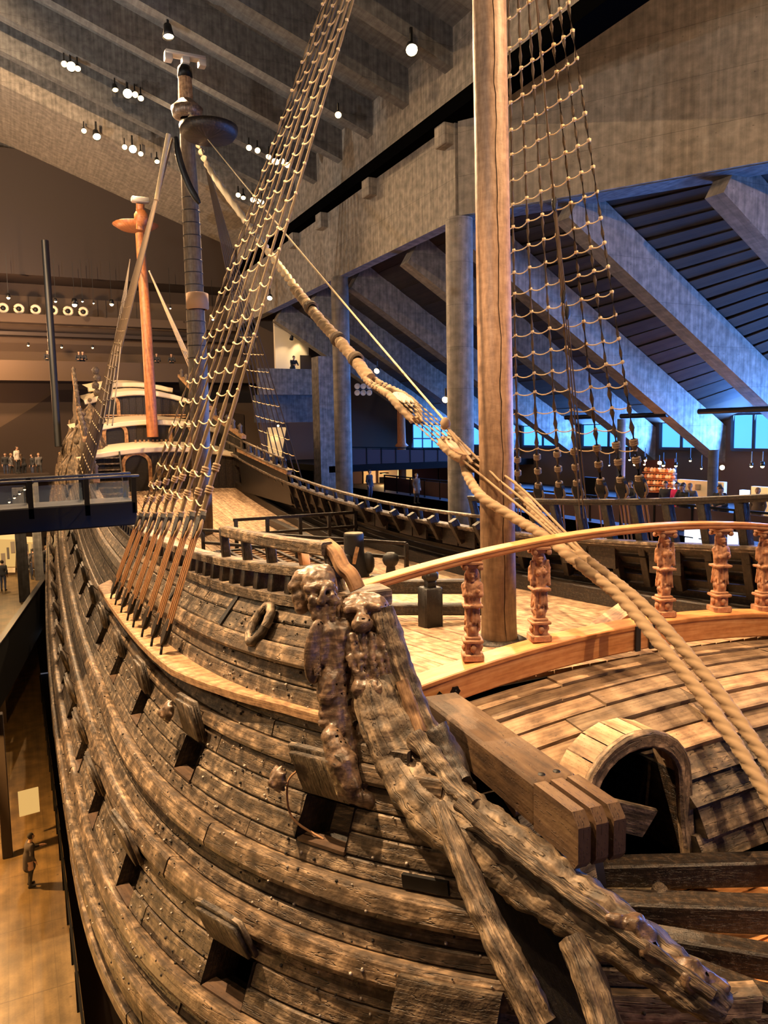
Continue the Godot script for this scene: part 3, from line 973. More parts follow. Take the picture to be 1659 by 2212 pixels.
func gun_ports(body: Node) -> void:
	for k in ports.size():
		var p: Array = ports[k]
		if p[1] < -38.0:
			continue
		# the lined opening
		var m := MB.new()
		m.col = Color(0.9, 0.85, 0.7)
		var q := [Vector2(p[0], p[2]), Vector2(p[1], p[2]), Vector2(p[1], p[3]), Vector2(p[0], p[3])]
		var inn := []
		for c in q:
			inn.append(hp(c.y, c.x) + Vector3(0.42, -0.02, 0))
		for j in 4:
			var a: Vector2 = q[j]
			var b: Vector2 = q[(j + 1) % 4]
			var oa := ho(a.y, a.x, 0.015)
			var ob := ho(b.y, b.x, 0.015)
			m.rect(ob, oa, inn[j], inn[(j + 1) % 4])
		obj("port_lining", m, mt.dark_wood, body)  # dark wood stands in for the shade inside the port
		m = MB.new()
		m.col = Color(1.5, 1.4, 1.0)
		m.bar(ho(p[2] + 0.02, p[0] + 0.02, 0.0) + Vector3(0.08, 0.0, 0), ho(p[2] + 0.02, p[1] - 0.02, 0.0) + Vector3(0.08, 0.0, 0), 0.2, 0.04, Vector3.UP)
		obj("port_sill", m, mt.brown_timber, body)
		# its lid, hinged along the top and held up by a rope
		var upper: bool = p[2] > -5.5
		var open := deg_to_rad(146.0 if upper else 142.0)
		var c0 := ho(p[3] + 0.03, p[0] - 0.04, 0.05)
		var c1 := ho(p[3] + 0.03, p[1] + 0.04, 0.05)
		var along := (c1 - c0).normalized()
		var out := hn(p[3], (p[0] + p[1]) / 2)
		var down := along.cross(out)
		if down.y > 0.0:
			down = -down
		var dirv := (down * cos(open) + out * sin(open)).normalized()
		var hgt: float = (p[3] - p[2]) + 0.12
		var nrm := along.cross(dirv).normalized()
		if nrm.y < 0:
			nrm = -nrm
		if p[0] > 2.0 and not upper:
			hgt *= 0.8
		m = MB.new()
		m.col = tone(0.45, 0.75)
		var mid := (c0 + c1) / 2.0
		m.bar(mid + nrm * 0.06, mid + nrm * 0.06 + dirv * hgt, c0.distance_to(c1), 0.07, nrm, 0.012)
		var lid := obj("port_lid", m, mt.hull_wood, body)
		m = MB.new()
		m.col = tone(0.4, 0.7)
		m.bar(mid + dirv * 0.02, mid + dirv * (hgt - 0.06), c0.distance_to(c1) - 0.1, 0.06, nrm, 0.01)
		m.bar(mid + nrm * 0.1 + dirv * 0.02, mid + nrm * 0.1 + dirv * 0.07, c0.distance_to(c1) * 0.98, 0.05, nrm, 0.01)
		put_mesh("lid_board", m.mesh(), mt.hull_wood, body).position = Vector3.ZERO
		if p[0] > -25.0:
			m = MB.new()
			var tip := mid + dirv * hgt * 0.92 + nrm * 0.1
			var hang := ho(p[3] + 0.42, (p[0] + p[1]) / 2 + 0.1, 0.03)
			m.tube(lerp_path(tip, hang, 8, 0.05), 0.014, 6)
			obj("lid_rope", m, mt.rope_tarred, body)
	# the foremost lower lid, hanging shut
	var m2 := MB.new()
	m2.col = Color(0.7, 0.68, 0.64)
	var pr := [[-6.6, 0.0], [-6.6, 0.19], [-6.55, 0.2], [-5.99, 0.2], [-5.95, 0.19], [-5.95, 0.0]]
	plank(m2, 4.84, 5.62, pr)
	obj("port_lid", m2, mt.hull_wood, body)
	# black block standing for a dark hawse notch under the head timber
	var nt := MB.new()
	nt.bar(ho(-5.12, 4.62, 0.005), ho(-5.12, 5.05, 0.005), 0.06, 0.14, Vector3.UP)
	obj("hawse_notch", nt, mt.lamp_black, body)
	# an old repair rope hanging out of the forward upper port
	var m3 := MB.new()
	m3.tube(smooth_path([ho(-4.3, 3.02, 0.1), ho(-4.45, 3.0, 0.16), ho(-4.8, 3.12, 0.06), hp(-4.98, 3.5) + Vector3(0.1, 0, 0)]), 0.014, 6)
	obj("hanging_rope", m3, mt.rope_red, body)

func bolts(body: Node) -> void:
	# heads of the iron and wooden fastenings, far too many to pick apart
	var ball := MB.new()
	ball.ball(Vector3.ZERO, Vector3.ONE, 6)
	var mm := MultiMesh.new()
	mm.transform_format = MultiMesh.TRANSFORM_3D
	mm.use_colors = true
	mm.mesh = ball.mesh()
	mm.instance_count = 900
	for k in 900:
		var v := rng.randf_range(-7.9, -2.6)
		var z := rng.randf_range(-9.0, 1.0) if k % 2 == 0 else rng.randf_range(0.0, 4.1 + (-3.45 - v) * 1.1 - 0.3)
		if v > -4.1:
			z = minf(z, 2.9)
		for p in ports:
			if z > p[0] - 0.05 and z < p[1] + 0.05 and v > p[2] - 0.05 and v < p[3] + 0.05:
				z = p[0] - 0.1
		var proud := 0.13 if (v > -5.52 and v < -5.23) or (v > -6.16 and v < -5.88) or (v > -7.24 and v < -6.98) or (v > -7.74 and v < -7.46) else 0.012
		var r := rng.randf_range(0.01, 0.022)
		mm.set_instance_transform(k, Transform3D(Basis.from_scale(Vector3.ONE * r), ho(v, z, proud)))
		var g := [0.02, 0.03, 0.25, 0.5][rng.randi() % 4] as float
		mm.set_instance_color(k, Color(g, g * 0.88, g * 0.75))
	var o := MultiMeshInstance3D.new()
	o.multimesh = mm
	o.material_override = mt.cloth
	o.name = "bolt_heads"
	o.set_meta("kind", "stuff")
	body.add_child(o, true)

func channel() -> void:
	# the shelf that spreads the starboard shrouds
	var m := MB.new()
	m.col = Color(1.25, 1.2, 1.1)
	var za := -12.0
	var zb := 3.35
	var zz := z_steps(za, zb)
	var rows := []
	for z in zz:
		var w: float = 0.42 * clampf((z - za) / 0.6, 0.1, 1.0) * clampf((zb - z) / 4.0, 0.22, 1.0)
		var inn := hp(-3.57, z)
		var o := hn(-3.57, z)
		o.y = 0
		o = o.normalized()
		var a := inn - o * 0.05
		var b := inn + o * w
		rows.append(PackedVector3Array([a - Vector3(0, 0.12, 0), b - Vector3(0, 0.12, 0), b - Vector3(0, 0.02, 0), b - o * 0.02, a]))
	var acc := 0.0
	for i in rows.size() - 1:
		var nx: float = acc + rows[i][0].distance_to(rows[i + 1][0])
		for j in 4:
			m.quad(rows[i][j], rows[i + 1][j], rows[i + 1][j + 1], rows[i][j + 1], Vector2(acc, j * 0.2), Vector2(nx, j * 0.2), Vector2(nx, j * 0.2 + 0.2), Vector2(acc, j * 0.2 + 0.2), j + 1)
		acc = nx
	obj("channel", m, mt.pale_wood, vessel)

func deck_y(x: float, z: float, v: float) -> float:
	return v + sheer(z) + 0.12 * (1.0 - pow(x / 4.6, 2))

const FORE := -3.97
const WAIST := -4.5
const BREAK := -16.6

func deck(called: String, v: float, za: float, zb: float, width: float, m_: Material, lo: float, hi: float, butt: float) -> void:
	# a bed of beams below, then every plank on its own
	var bed := MB.new()
	var zz := z_steps(za, zb)
	for i in zz.size() - 1:
		var wa := hx(hull_row(v + 0.4), zz[i]) - 0.12
		var wb := hx(hull_row(v + 0.4), zz[i + 1]) - 0.12
		for k in 6:
			var t0 := -1.0 + k / 3.0
			var t1 := -1.0 + (k + 1) / 3.0
			bed.quad(Vector3(wa * t0, deck_y(wa * t0, zz[i], v) - 0.06, zz[i]), Vector3(wb * t0, deck_y(wb * t0, zz[i + 1], v) - 0.06, zz[i + 1]), Vector3(wb * t1, deck_y(wb * t1, zz[i + 1], v) - 0.06, zz[i + 1]), Vector3(wa * t1, deck_y(wa * t1, zz[i], v) - 0.06, zz[i]), Vector2(0, 0), Vector2(1, 0), Vector2(1, 1), Vector2(0, 1), 0)
	var d := obj(called, bed, mt.black_wood, vessel)
	var x := -4.9 + width * 0.5
	while x < 4.9:
		var lo_z := za
		var hi_z := za
		var z := za
		while z <= zb + 0.001:
			if hx(hull_row(v + 0.4), z) - 0.18 > absf(x) + width * 0.5:
				hi_z = z
			elif hi_z == za:
				lo_z = z
			z += 0.1
		var a := lo_z
		var first := rng.randf_range(0.3, 1.0) * butt
		while a < hi_z - 0.3:
			var b := minf(a + first, hi_z)
			first = butt * rng.randf_range(0.8, 1.2)
			var p := PackedVector3Array()
			var n := maxi(2, int((b - a) / 2.0))
			for k in n + 1:
				var q := lerpf(a + 0.006, b - 0.006, float(k) / n)
				p.append(Vector3(x, deck_y(x, q, v) - 0.03, q))
			var m := MB.new()
			m.col = tone(lo, hi)
			m.sweep(p, MB.champ(width - 0.016, 0.06 + rng.randf_range(0, 0.012), 0.008), Vector3.UP, false, true, null, 0.0, rng.randf() * 9.0, rng.randf() * 9.0)
			obj("plank", m, m_, d)
			a = b
		x += width

func decks() -> void:
	deck("fore_deck", FORE, BREAK, 2.35, 0.34, mt.deck_wood, 0.8, 1.12, 5.0)
	deck("waist_deck", WAIST, -34.5, BREAK, 0.4, mt.deck_wood, 0.85, 1.1, 9.0)
	# bulkhead at the break of the forecastle
	var m := MB.new()
	m.bar(Vector3(-4.3, -5.1, BREAK), Vector3(4.3, -5.1, BREAK), 0.12, 1.6)
	obj("forecastle_bulkhead", m, mt.dark_wood, vessel)

func rail_path(v: float, za: float, zb: float, d: float, side: float) -> PackedVector3Array:
	var p := PackedVector3Array()
	for z in z_steps(za, zb):
		p.append(ho(v, z, d, side))
	return p

func rail(called: String, v: float, za: float, zb: float, w: float, h: float, side: float, m_: Material, shade := 1.0) -> MeshInstance3D:
	var m := MB.new()
	m.col = Color(shade, shade, shade)
	var prof := PackedVector2Array([Vector2(-w / 2, -h / 2), Vector2(w / 2 - 0.03, -h / 2), Vector2(w / 2 - 0.03, -h * 0.1), Vector2(w / 2, -h * 0.05), Vector2(w / 2, h / 2 - 0.015), Vector2(w / 2 - 0.02, h / 2), Vector2(-w / 2 + 0.02, h / 2), Vector2(-w / 2, h / 2 - 0.015)])
	if side < 0:
		var q := PackedVector2Array()
		for i in prof.size():
			q.append(Vector2(-prof[prof.size() - 1 - i].x, prof[prof.size() - 1 - i].y))
		prof = q
	m.sweep(rail_path(v, za, zb, 0.0, side), prof, Vector3.UP)
	return obj(called, m, m_, vessel)

func stanchion(a: Vector3, b: Vector3, w: float, d: float, m_: Material, g: float, parent: Node) -> void:
	var m := MB.new()
	m.col = Color(g, g, g)
	m.bar(a, b, w, d, Vector3(0, 0, 1), 0.012, rng.randf() * 5.0)
	obj("stanchion", m, m_, parent)

func bulwarks() -> void:
	# starboard: capped sheer rail, middle rail and the short top rail near the bulkhead
	var r3 := rail("sheer_rail", -2.38, -34.0, 3.1, 0.26, 0.15, -1.0, mt.hull_wood, 1.25)
	var r4 := rail("middle_rail", -1.98, -15.0, 2.75, 0.3, 0.13, -1.0, mt.hull_wood, 1.35)
	var z := -14.6
	while z < 2.6:
		stanchion(hp(-2.33, z), hp(-2.02, z), 0.2, 0.22, mt.dark_wood, 0.9, r4)
		z += 0.56
	# a light-coloured toe board inside
	for k in 10:
		var tp := MB.new()
		tp.bar(hp(-2.5, -13.5 + k * 1.6) + Vector3(0.22, -0.4, 0), hp(-2.5, -12.1 + k * 1.6) + Vector3(0.22, -0.4, 0), 0.08, 0.8, Vector3.UP, 0.01)
		obj("inner_plank", tp, mt.dark_wood, vessel)
	var top := MB.new()
	top.col = Color(0.95, 0.9, 0.85)
	var tpath := PackedVector3Array([Vector3(-4.5, -1.6, -1.25), Vector3(-4.48, -1.53, 0.2), Vector3(-4.42, -1.46, 1.5), Vector3(-4.2, -1.42, 2.62)])
	top.sweep(tpath, MB.champ(0.17, 0.17, 0.025), Vector3.UP)
	var topo := obj("top_rail", top, mt.hull_wood, vessel)
	var pz := [-1.22, -0.1, 0.9]
	for q in pz:
		stanchion(hp(-2.0, q), hp(-2.0, q) * Vector3(1, 0, 1) + Vector3(-0.04, -1.54 + (q + 1.2) * 0.03, 0), 0.13, 0.13, mt.dark_wood, 1.1, topo)
	var nm := MB.new()
	nm.bar(hp(-2.0, 1.95), hp(-2.0, 1.8) * Vector3(1, 0, 1) + Vector3(0.05, -1.5, -0.05), 0.12, 0.12, Vector3(0, 0, 1), 0.01)
	obj("stanchion", nm, mt.new_wood, topo)
	stanchion(Vector3(-4.08, -2.0, 2.75), Vector3(-4.12, -1.5, 2.5), 0.14, 0.14, mt.hull_wood, 1.0, topo)
	# the bent timber that closes the top rail
	var bt := MB.new()
	bt.col = Color(0.75, 0.7, 0.66)
	bt.sweep(smooth_path([Vector3(-4.16, -1.38, 2.45), Vector3(-4.12, -1.46, 2.68), Vector3(-4.1, -1.62, 2.86), Vector3(-4.05, -1.7, 2.98), Vector3(-4.0, -1.86, 3.06)], 5), MB.champ(0.17, 0.13, 0.02), Vector3(0, 0.6, 0.8))
	obj("bent_timber", bt, mt.pale_wood, vessel)
	# cap of the fore bulkhead where the new handrail begins
	var cap := MB.new()
	cap.col = Color(1.0, 0.92, 0.84)
	cap.bar(Vector3(-4.35, -2.02, 2.8), Vector3(-3.52, -2.0, 2.86), 0.42, 0.2, Vector3.UP, 0.02)
	obj("rail_block", cap, mt.hull_wood, vessel)
	# port: same rails seen from inboard
	var p3 := rail("sheer_rail", -2.42, -34.0, 5.0, 0.34, 0.12, 1.0, mt.hull_wood, 1.35)
	var p4 := rail("middle_rail", -2.02, -24.0, -7.2, 0.16, 0.1, 1.0, mt.hull_wood, 1.1)
	var p5 := rail("top_rail", -1.5, -8.0, 5.0, 0.22, 0.14, 1.0, mt.dark_wood, 1.1)  # darker wood stands in for the weak light on the port bulwark
	z = -23.8
	while z < -7.4:
		stanchion(hp(-2.45, z, 1), hp(-2.04, z, 1), 0.12, 0.12, mt.dark_wood, 1.0, p4)
		z += 1.05
	z = -15.5
	while z < -7.0:
		stanchion(hp(-2.9, z, 1) - Vector3(0.25, 0, 0), hp(-2.2, z, 1) - Vector3(0.22, 0, 0), 0.26, 0.2, mt.dark_wood, 0.9, p3)
		z += 1.35
	z = -7.9
	while z < 4.9:
		stanchion(hp(-3.4, z, 1) - Vector3(0.15, 0, 0), hp(-1.55, z, 1), 0.17, 0.2, mt.dark_wood, 0.6, p5)
		z += 0.95
	# spirketting along the port waterway
	var w := MB.new()
	var pth := PackedVector3Array()
	for q in z_steps(-34.0, 3.4):
		pth.append(Vector3(hx(hull_row(-3.3), q) - 0.24, deck_y(4.4, q, FORE if q > BREAK else WAIST) + 0.18, q))
	w.sweep(pth, MB.champ(0.24, 0.42, 0.03), Vector3.UP)
	obj("waterway", w, mt.dark_wood, vessel)
	for q in range(0, 34):
		var za := -34.0 + q * 1.0
		if q % 3 != 2:
			w = MB.new()
			w.bar(hp(-2.75, za, 1) - Vector3(0.1, 0, 0), hp(-2.75, za + 0.92, 1) - Vector3(0.1, 0, 0), 0.08, 0.6, Vector3.UP)
			obj("inner_plank", w, mt.dark_wood, vessel)
	# knees standing against the inner side in the waist
	for q in 13:
		var zk := -30.0 + q * 1.0
		var k := MB.new()
		k.bar(hp(-3.6, zk, 1) - Vector3(0.3, 0, 0), hp(-2.5, zk, 1) - Vector3(0.1, 0, 0), 0.2, 0.2, Vector3(0, 0, 1))
		obj("frame_head", k, mt.dark_wood, vessel)
	# upper works aft on the port side
	var aft := rail("quarter_rail", -1.3, -34.0, -24.5, 0.12, 0.1, 1.0, mt.hull_wood, 1.1)
	z = -33.8
	while z < -24.5:
		stanchion(hp(-2.2, z, 1), hp(-1.32, z, 1), 0.1, 0.1, mt.dark_wood, 0.9, aft)
		z += 1.15
	var r6 := rail("quarter_rail", -1.8, -34.0, -23.8, 0.3, 0.1, 1.0, mt.hull_wood, 1.5)
	r6.set_meta("label", "pale rail of the port quarter")
	# scupper ring (hawse ring) on the starboard bow
	var ring := MB.new()
	ring.col = Color(1.1, 1.05, 1.0)
	var c := ho(-2.77, 1.35, 0.12)
	var nrm := hn(-2.77, 1.35)
	var axz := Vector3.UP.cross(nrm).normalized()
	var axy := nrm.cross(axz)
	var loop := PackedVector3Array()
	for k in 25:
		var a := TAU * k / 24.0
		var j := 1.0 + 0.05 * sin(k * 2.6)
		loop.append(c + axz * cos(a) * 0.2 * j + axy * sin(a) * 0.27 * j)
	ring.tube(loop, 0.065, 8)
	var rg := obj("carved_ring", ring, mt.hull_wood, vessel)
	var hole := MB.new()
	var d2 := PackedVector2Array([Vector2(0.001, -0.08), Vector2(0.14, -0.08), Vector2(0.2, 0.02)])
	hole.lathe(d2, c, 16, nrm)
	obj("ring_hole", hole, mt.black_wood, rg)
	# slots between the upper planks
	for q in [-0.35, -4.0]:
		var sl := MB.new()
		sl.bar(ho(-2.9, q, 0.012), ho(-2.45, q + 0.05, 0.012), 0.16, 0.02, hn(-2.7, q))
		obj("scupper_slot", sl, mt.black_wood, vessel)

func deck_gear() -> void:
	# grating hatch on the forecastle
	var hx0 := -1.3
	var hx1 := 1.5
	var hz0 := -15.6
	var hz1 := -10.4
	var h := thing("deck_hatch", "wide grated hatch with pale battens on the forecastle deck", "hatch", Vector3(0, -4.3, -13))
	var hy := func(z: float) -> float: return deck_y(0, z, FORE) + 0.2
	var m := MB.new()
	m.bar(Vector3(hx0, hy.call(hz0) - 0.1, hz0), Vector3(hx0, hy.call(hz1) - 0.1, hz1), 0.2, 0.34, Vector3.UP, 0.02)
	m.bar(Vector3(hx1, hy.call(hz0) - 0.1, hz0), Vector3(hx1, hy.call(hz1) - 0.1, hz1), 0.2, 0.34, Vector3.UP, 0.02)
	m.bar(Vector3(hx0, hy.call(hz0) - 0.1, hz0), Vector3(hx1, hy.call(hz0) - 0.1, hz0), 0.2, 0.34, Vector3.UP, 0.02)
	m.bar(Vector3(hx0, hy.call(hz1) - 0.1, hz1), Vector3(hx1, hy.call(hz1) - 0.1, hz1), 0.2, 0.34, Vector3.UP, 0.02)
	obj("coaming", m, mt.dark_wood, h)
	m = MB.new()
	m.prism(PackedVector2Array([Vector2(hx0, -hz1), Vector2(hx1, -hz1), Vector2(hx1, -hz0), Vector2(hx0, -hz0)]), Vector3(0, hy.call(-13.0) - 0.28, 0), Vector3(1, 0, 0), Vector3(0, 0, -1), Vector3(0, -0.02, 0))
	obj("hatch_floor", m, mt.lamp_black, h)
	var z := hz0 + 0.3
	while z < hz1 - 0.2:
		m = MB.new()
		m.col = tone(0.95, 1.2)
		m.bar(Vector3(hx0 + 0.1, hy.call(z), z), Vector3(hx1 - 0.1, hy.call(z), z), 0.16, 0.06, Vector3.UP)
		obj("batten", m, mt.pale_wood, h)
		z += 0.42
	for k in 5:
		m = MB.new()
		var x := lerpf(hx0 + 0.4, hx1 - 0.4, k / 4.0)
		m.bar(Vector3(x, hy.call(hz0) + 0.05, hz0 + 0.1), Vector3(x, hy.call(hz1) + 0.05, hz1 - 0.1), 0.12, 0.06, Vector3.UP)
		obj("grating_bar", m, mt.dark_wood, h)
	# a second hatch nearer the bow with dark beams
	h = thing("deck_hatch", "open dark beamed hatch between the grated hatch and starboard rail", "hatch", Vector3(-2.4, -4.0, -8))
	for k in 7:
		m = MB.new()
		m.col = tone(0.6, 1.0)
		var zz := -11.0 + k * 1.05
		m.bar(Vector3(-3.7, deck_y(-3.6, zz, FORE) + 0.16, zz), Vector3(-1.6, deck_y(-1.6, zz, FORE) + 0.2, zz), 0.34, 0.2, Vector3.UP, 0.02)
		obj("hatch_beam", m, mt.black_wood, h)
	for x in [-3.75, -1.5]:
		m = MB.new()
		m.col = Color(1.2, 1.15, 1.05)
		m.bar(Vector3(x, deck_y(x, -11.6, FORE) + 0.14, -11.6), Vector3(x, deck_y(x, -4.2, FORE) + 0.14, -4.2), 0.2, 0.3, Vector3.UP, 0.02)
		obj("coaming", m, mt.deck_wood, h)
	# rail across the break of the forecastle
	var rl := thing("break_rail", "dark two-bar rail across the deck beyond the grated hatch", "railing", Vector3(1.5, -4.0, BREAK))
	var yb := deck_y(0, BREAK, FORE)
	for y in [1.18, 0.62]:
		m = MB.new()
		m.bar(Vector3(-0.4, yb + y, BREAK + 0.1), Vector3(4.6, yb + y - 0.02, BREAK + 0.1), 0.12, 0.11, Vector3.UP, 0.015)
		obj("rail_bar", m, mt.dark_wood, rl)
	for x in [-0.3, 0.9, 2.2, 3.4, 4.5]:
		m = MB.new()
		m.bar(Vector3(x, yb - 0.2, BREAK + 0.1), Vector3(x, yb + 1.2, BREAK + 0.1), 0.13, 0.13, Vector3(0, 0, 1), 0.012)
		obj("post", m, mt.dark_wood, rl)
	rl = thing("hatch_rail", "low dark rail running along the starboard side of the grated hatch", "railing", Vector3(-1.2, -4.2, -13))
	for y in [0.95, 0.5]:
		m = MB.new()
		m.bar(Vector3(-1.6, deck_y(0, -16, FORE) + y, -16.2), Vector3(3.2, deck_y(2, -9, FORE) + y, -9.6), 0.11, 0.1, Vector3.UP, 0.012)
		obj("rail_bar", m, mt.dark_wood, rl)
	for k in 5:
		var t := k / 4.0
		var px := lerpf(-1.6, 3.2, t)
		var pz := lerpf(-16.2, -9.6, t)
		m = MB.new()
		m.bar(Vector3(px, deck_y(px, pz, FORE) - 0.05, pz), Vector3(px, deck_y(px, pz, FORE) + 1.0, pz), 0.12, 0.12, Vector3(0, 0, 1), 0.012)
		obj("post", m, mt.dark_wood, rl)
	# round bollard with a pale wedge against it
	var by := deck_y(1.7, -10.2, FORE)
	var b := thing("mooring_bollard", "thick round dark wooden bollard with a pale wedge leaning on it", "bollard", Vector3(1.7, by, -10.2))
	m = MB.new()
	m.lathe(PackedVector2Array([Vector2(0.46, -0.05), Vector2(0.44, 0.45), Vector2(0.31, 0.75), Vector2(0.31, 1.28), Vector2(0.29, 1.33), Vector2(0.001, 1.34)]), Vector3(1.7, by, -10.2), 20)
	obj("bollard_post", m, mt.black_wood, b)
	m = MB.new()
	m.lathe(PackedVector2Array([Vector2(0.285, 1.345), Vector2(0.001, 1.36)]), Vector3(1.7, by, -10.2), 20)
	obj("bollard_top", m, mt.deck_wood, b)
	m = MB.new()
	m.bar(Vector3(1.5, by + 0.45, -9.8), Vector3(1.68, by + 0.95, -9.88), 0.12, 0.06, Vector3(0, 0, 1), 0.01)
	obj("pale_wedge", m, mt.pale_wood, b)
	m = MB.new()
	for s in [-0.34, 0.36]:
		m.ball(Vector3(1.7 + s, by + 0.42, -9.95), Vector3(0.2, 0.36, 0.22), 10)
	obj("knee_block", m, mt.black_wood, b)
	# knob-headed bitt
	by = deck_y(2.36, -9.0, FORE)
	b = thing("knob_bitt", "dark knob-headed bitt standing right of the thick bollard", "bitt", Vector3(2.36, by, -9.0))
	m = MB.new()
	m.lathe(PackedVector2Array([Vector2(0.24, -0.05), Vector2(0.17, 0.1), Vector2(0.13, 0.42), Vector2(0.2, 0.48), Vector2(0.25, 0.6), Vector2(0.23, 0.74), Vector2(0.12, 0.83), Vector2(0.001, 0.85)]), Vector3(2.36, by, -9.0), 14)
	obj("bitt_post", m, mt.black_wood, b)
	# pair of bitts with crosspieces just abaft the foremast
	b = thing("riding_bitts", "pair of heavy dark bitt posts with crosspieces left of the foremast", "bitts", Vector3(-0.2, -4.0, -2.9))
	for q in [[0.02, -2.4, 1.12, 1.0], [-0.62, -3.6, 0.98, 0.9]]:
		var y0 := deck_y(q[0], q[1], FORE)
		m = MB.new()
		m.bar(Vector3(q[0], y0 - 0.05, q[1]), Vector3(q[0], y0 + q[2] - 0.28, q[1]), 0.42, 0.36, Vector3(0, 0, 1), 0.03)
		m.bar(Vector3(q[0], y0 + q[2] - 0.3, q[1]), Vector3(q[0], y0 + q[2] - 0.14, q[1]), 0.2, 0.2, Vector3(0, 0, 1), 0.02)
		m.bar(Vector3(q[0], y0 + q[2] - 0.15, q[1]), Vector3(q[0], y0 + q[2] + 0.06, q[1]), 0.29, 0.29, Vector3(0, 0, 1), 0.05)
		obj("bitt_post", m, mt.black_wood, b)
	for q in [[0.72, 0.3], [0.22, 0.24]]:
		m = MB.new()
		var y1: float = deck_y(0, -2.6, FORE) + q[0]
		m.bar(Vector3(-1.1, y1, -3.9), Vector3(1.6, y1, -2.3), 0.26, q[1], Vector3.UP, 0.03)
		obj("crosspiece", m, mt.dark_wood, b)
	# wooden chock by the port foot of the beam
	m = MB.new()
	m.prism(PackedVector2Array([Vector2(-0.5, 0), Vector2(0.3, 0), Vector2(0.38, 0.14), Vector2(0.3, 0.36)]), Vector3(0.85, -3.2, 2.3), Vector3(1, 0, 0), Vector3(0, 1, 0), Vector3(0, 0, -0.42))
	var ck := obj("wooden_chock", m, mt.carved_pine)
	tag(ck, "wedge shaped reddish chock on the deck edge beside the thick ropes", "chock")
	# spare timber lying in the waist by the port side
	m = MB.new()
	m.bar(Vector3(3.5, deck_y(3.5, -24, WAIST) + 0.2, -24.5), Vector3(3.7, deck_y(3.7, -18, WAIST) + 0.2, -17.6), 0.35, 0.35, Vector3.UP, 0.03)
	var sp := obj("spare_timber", m, mt.dark_wood)
	tag(sp, "long squared timber lying on the waist deck by the port bulwark", "timber")

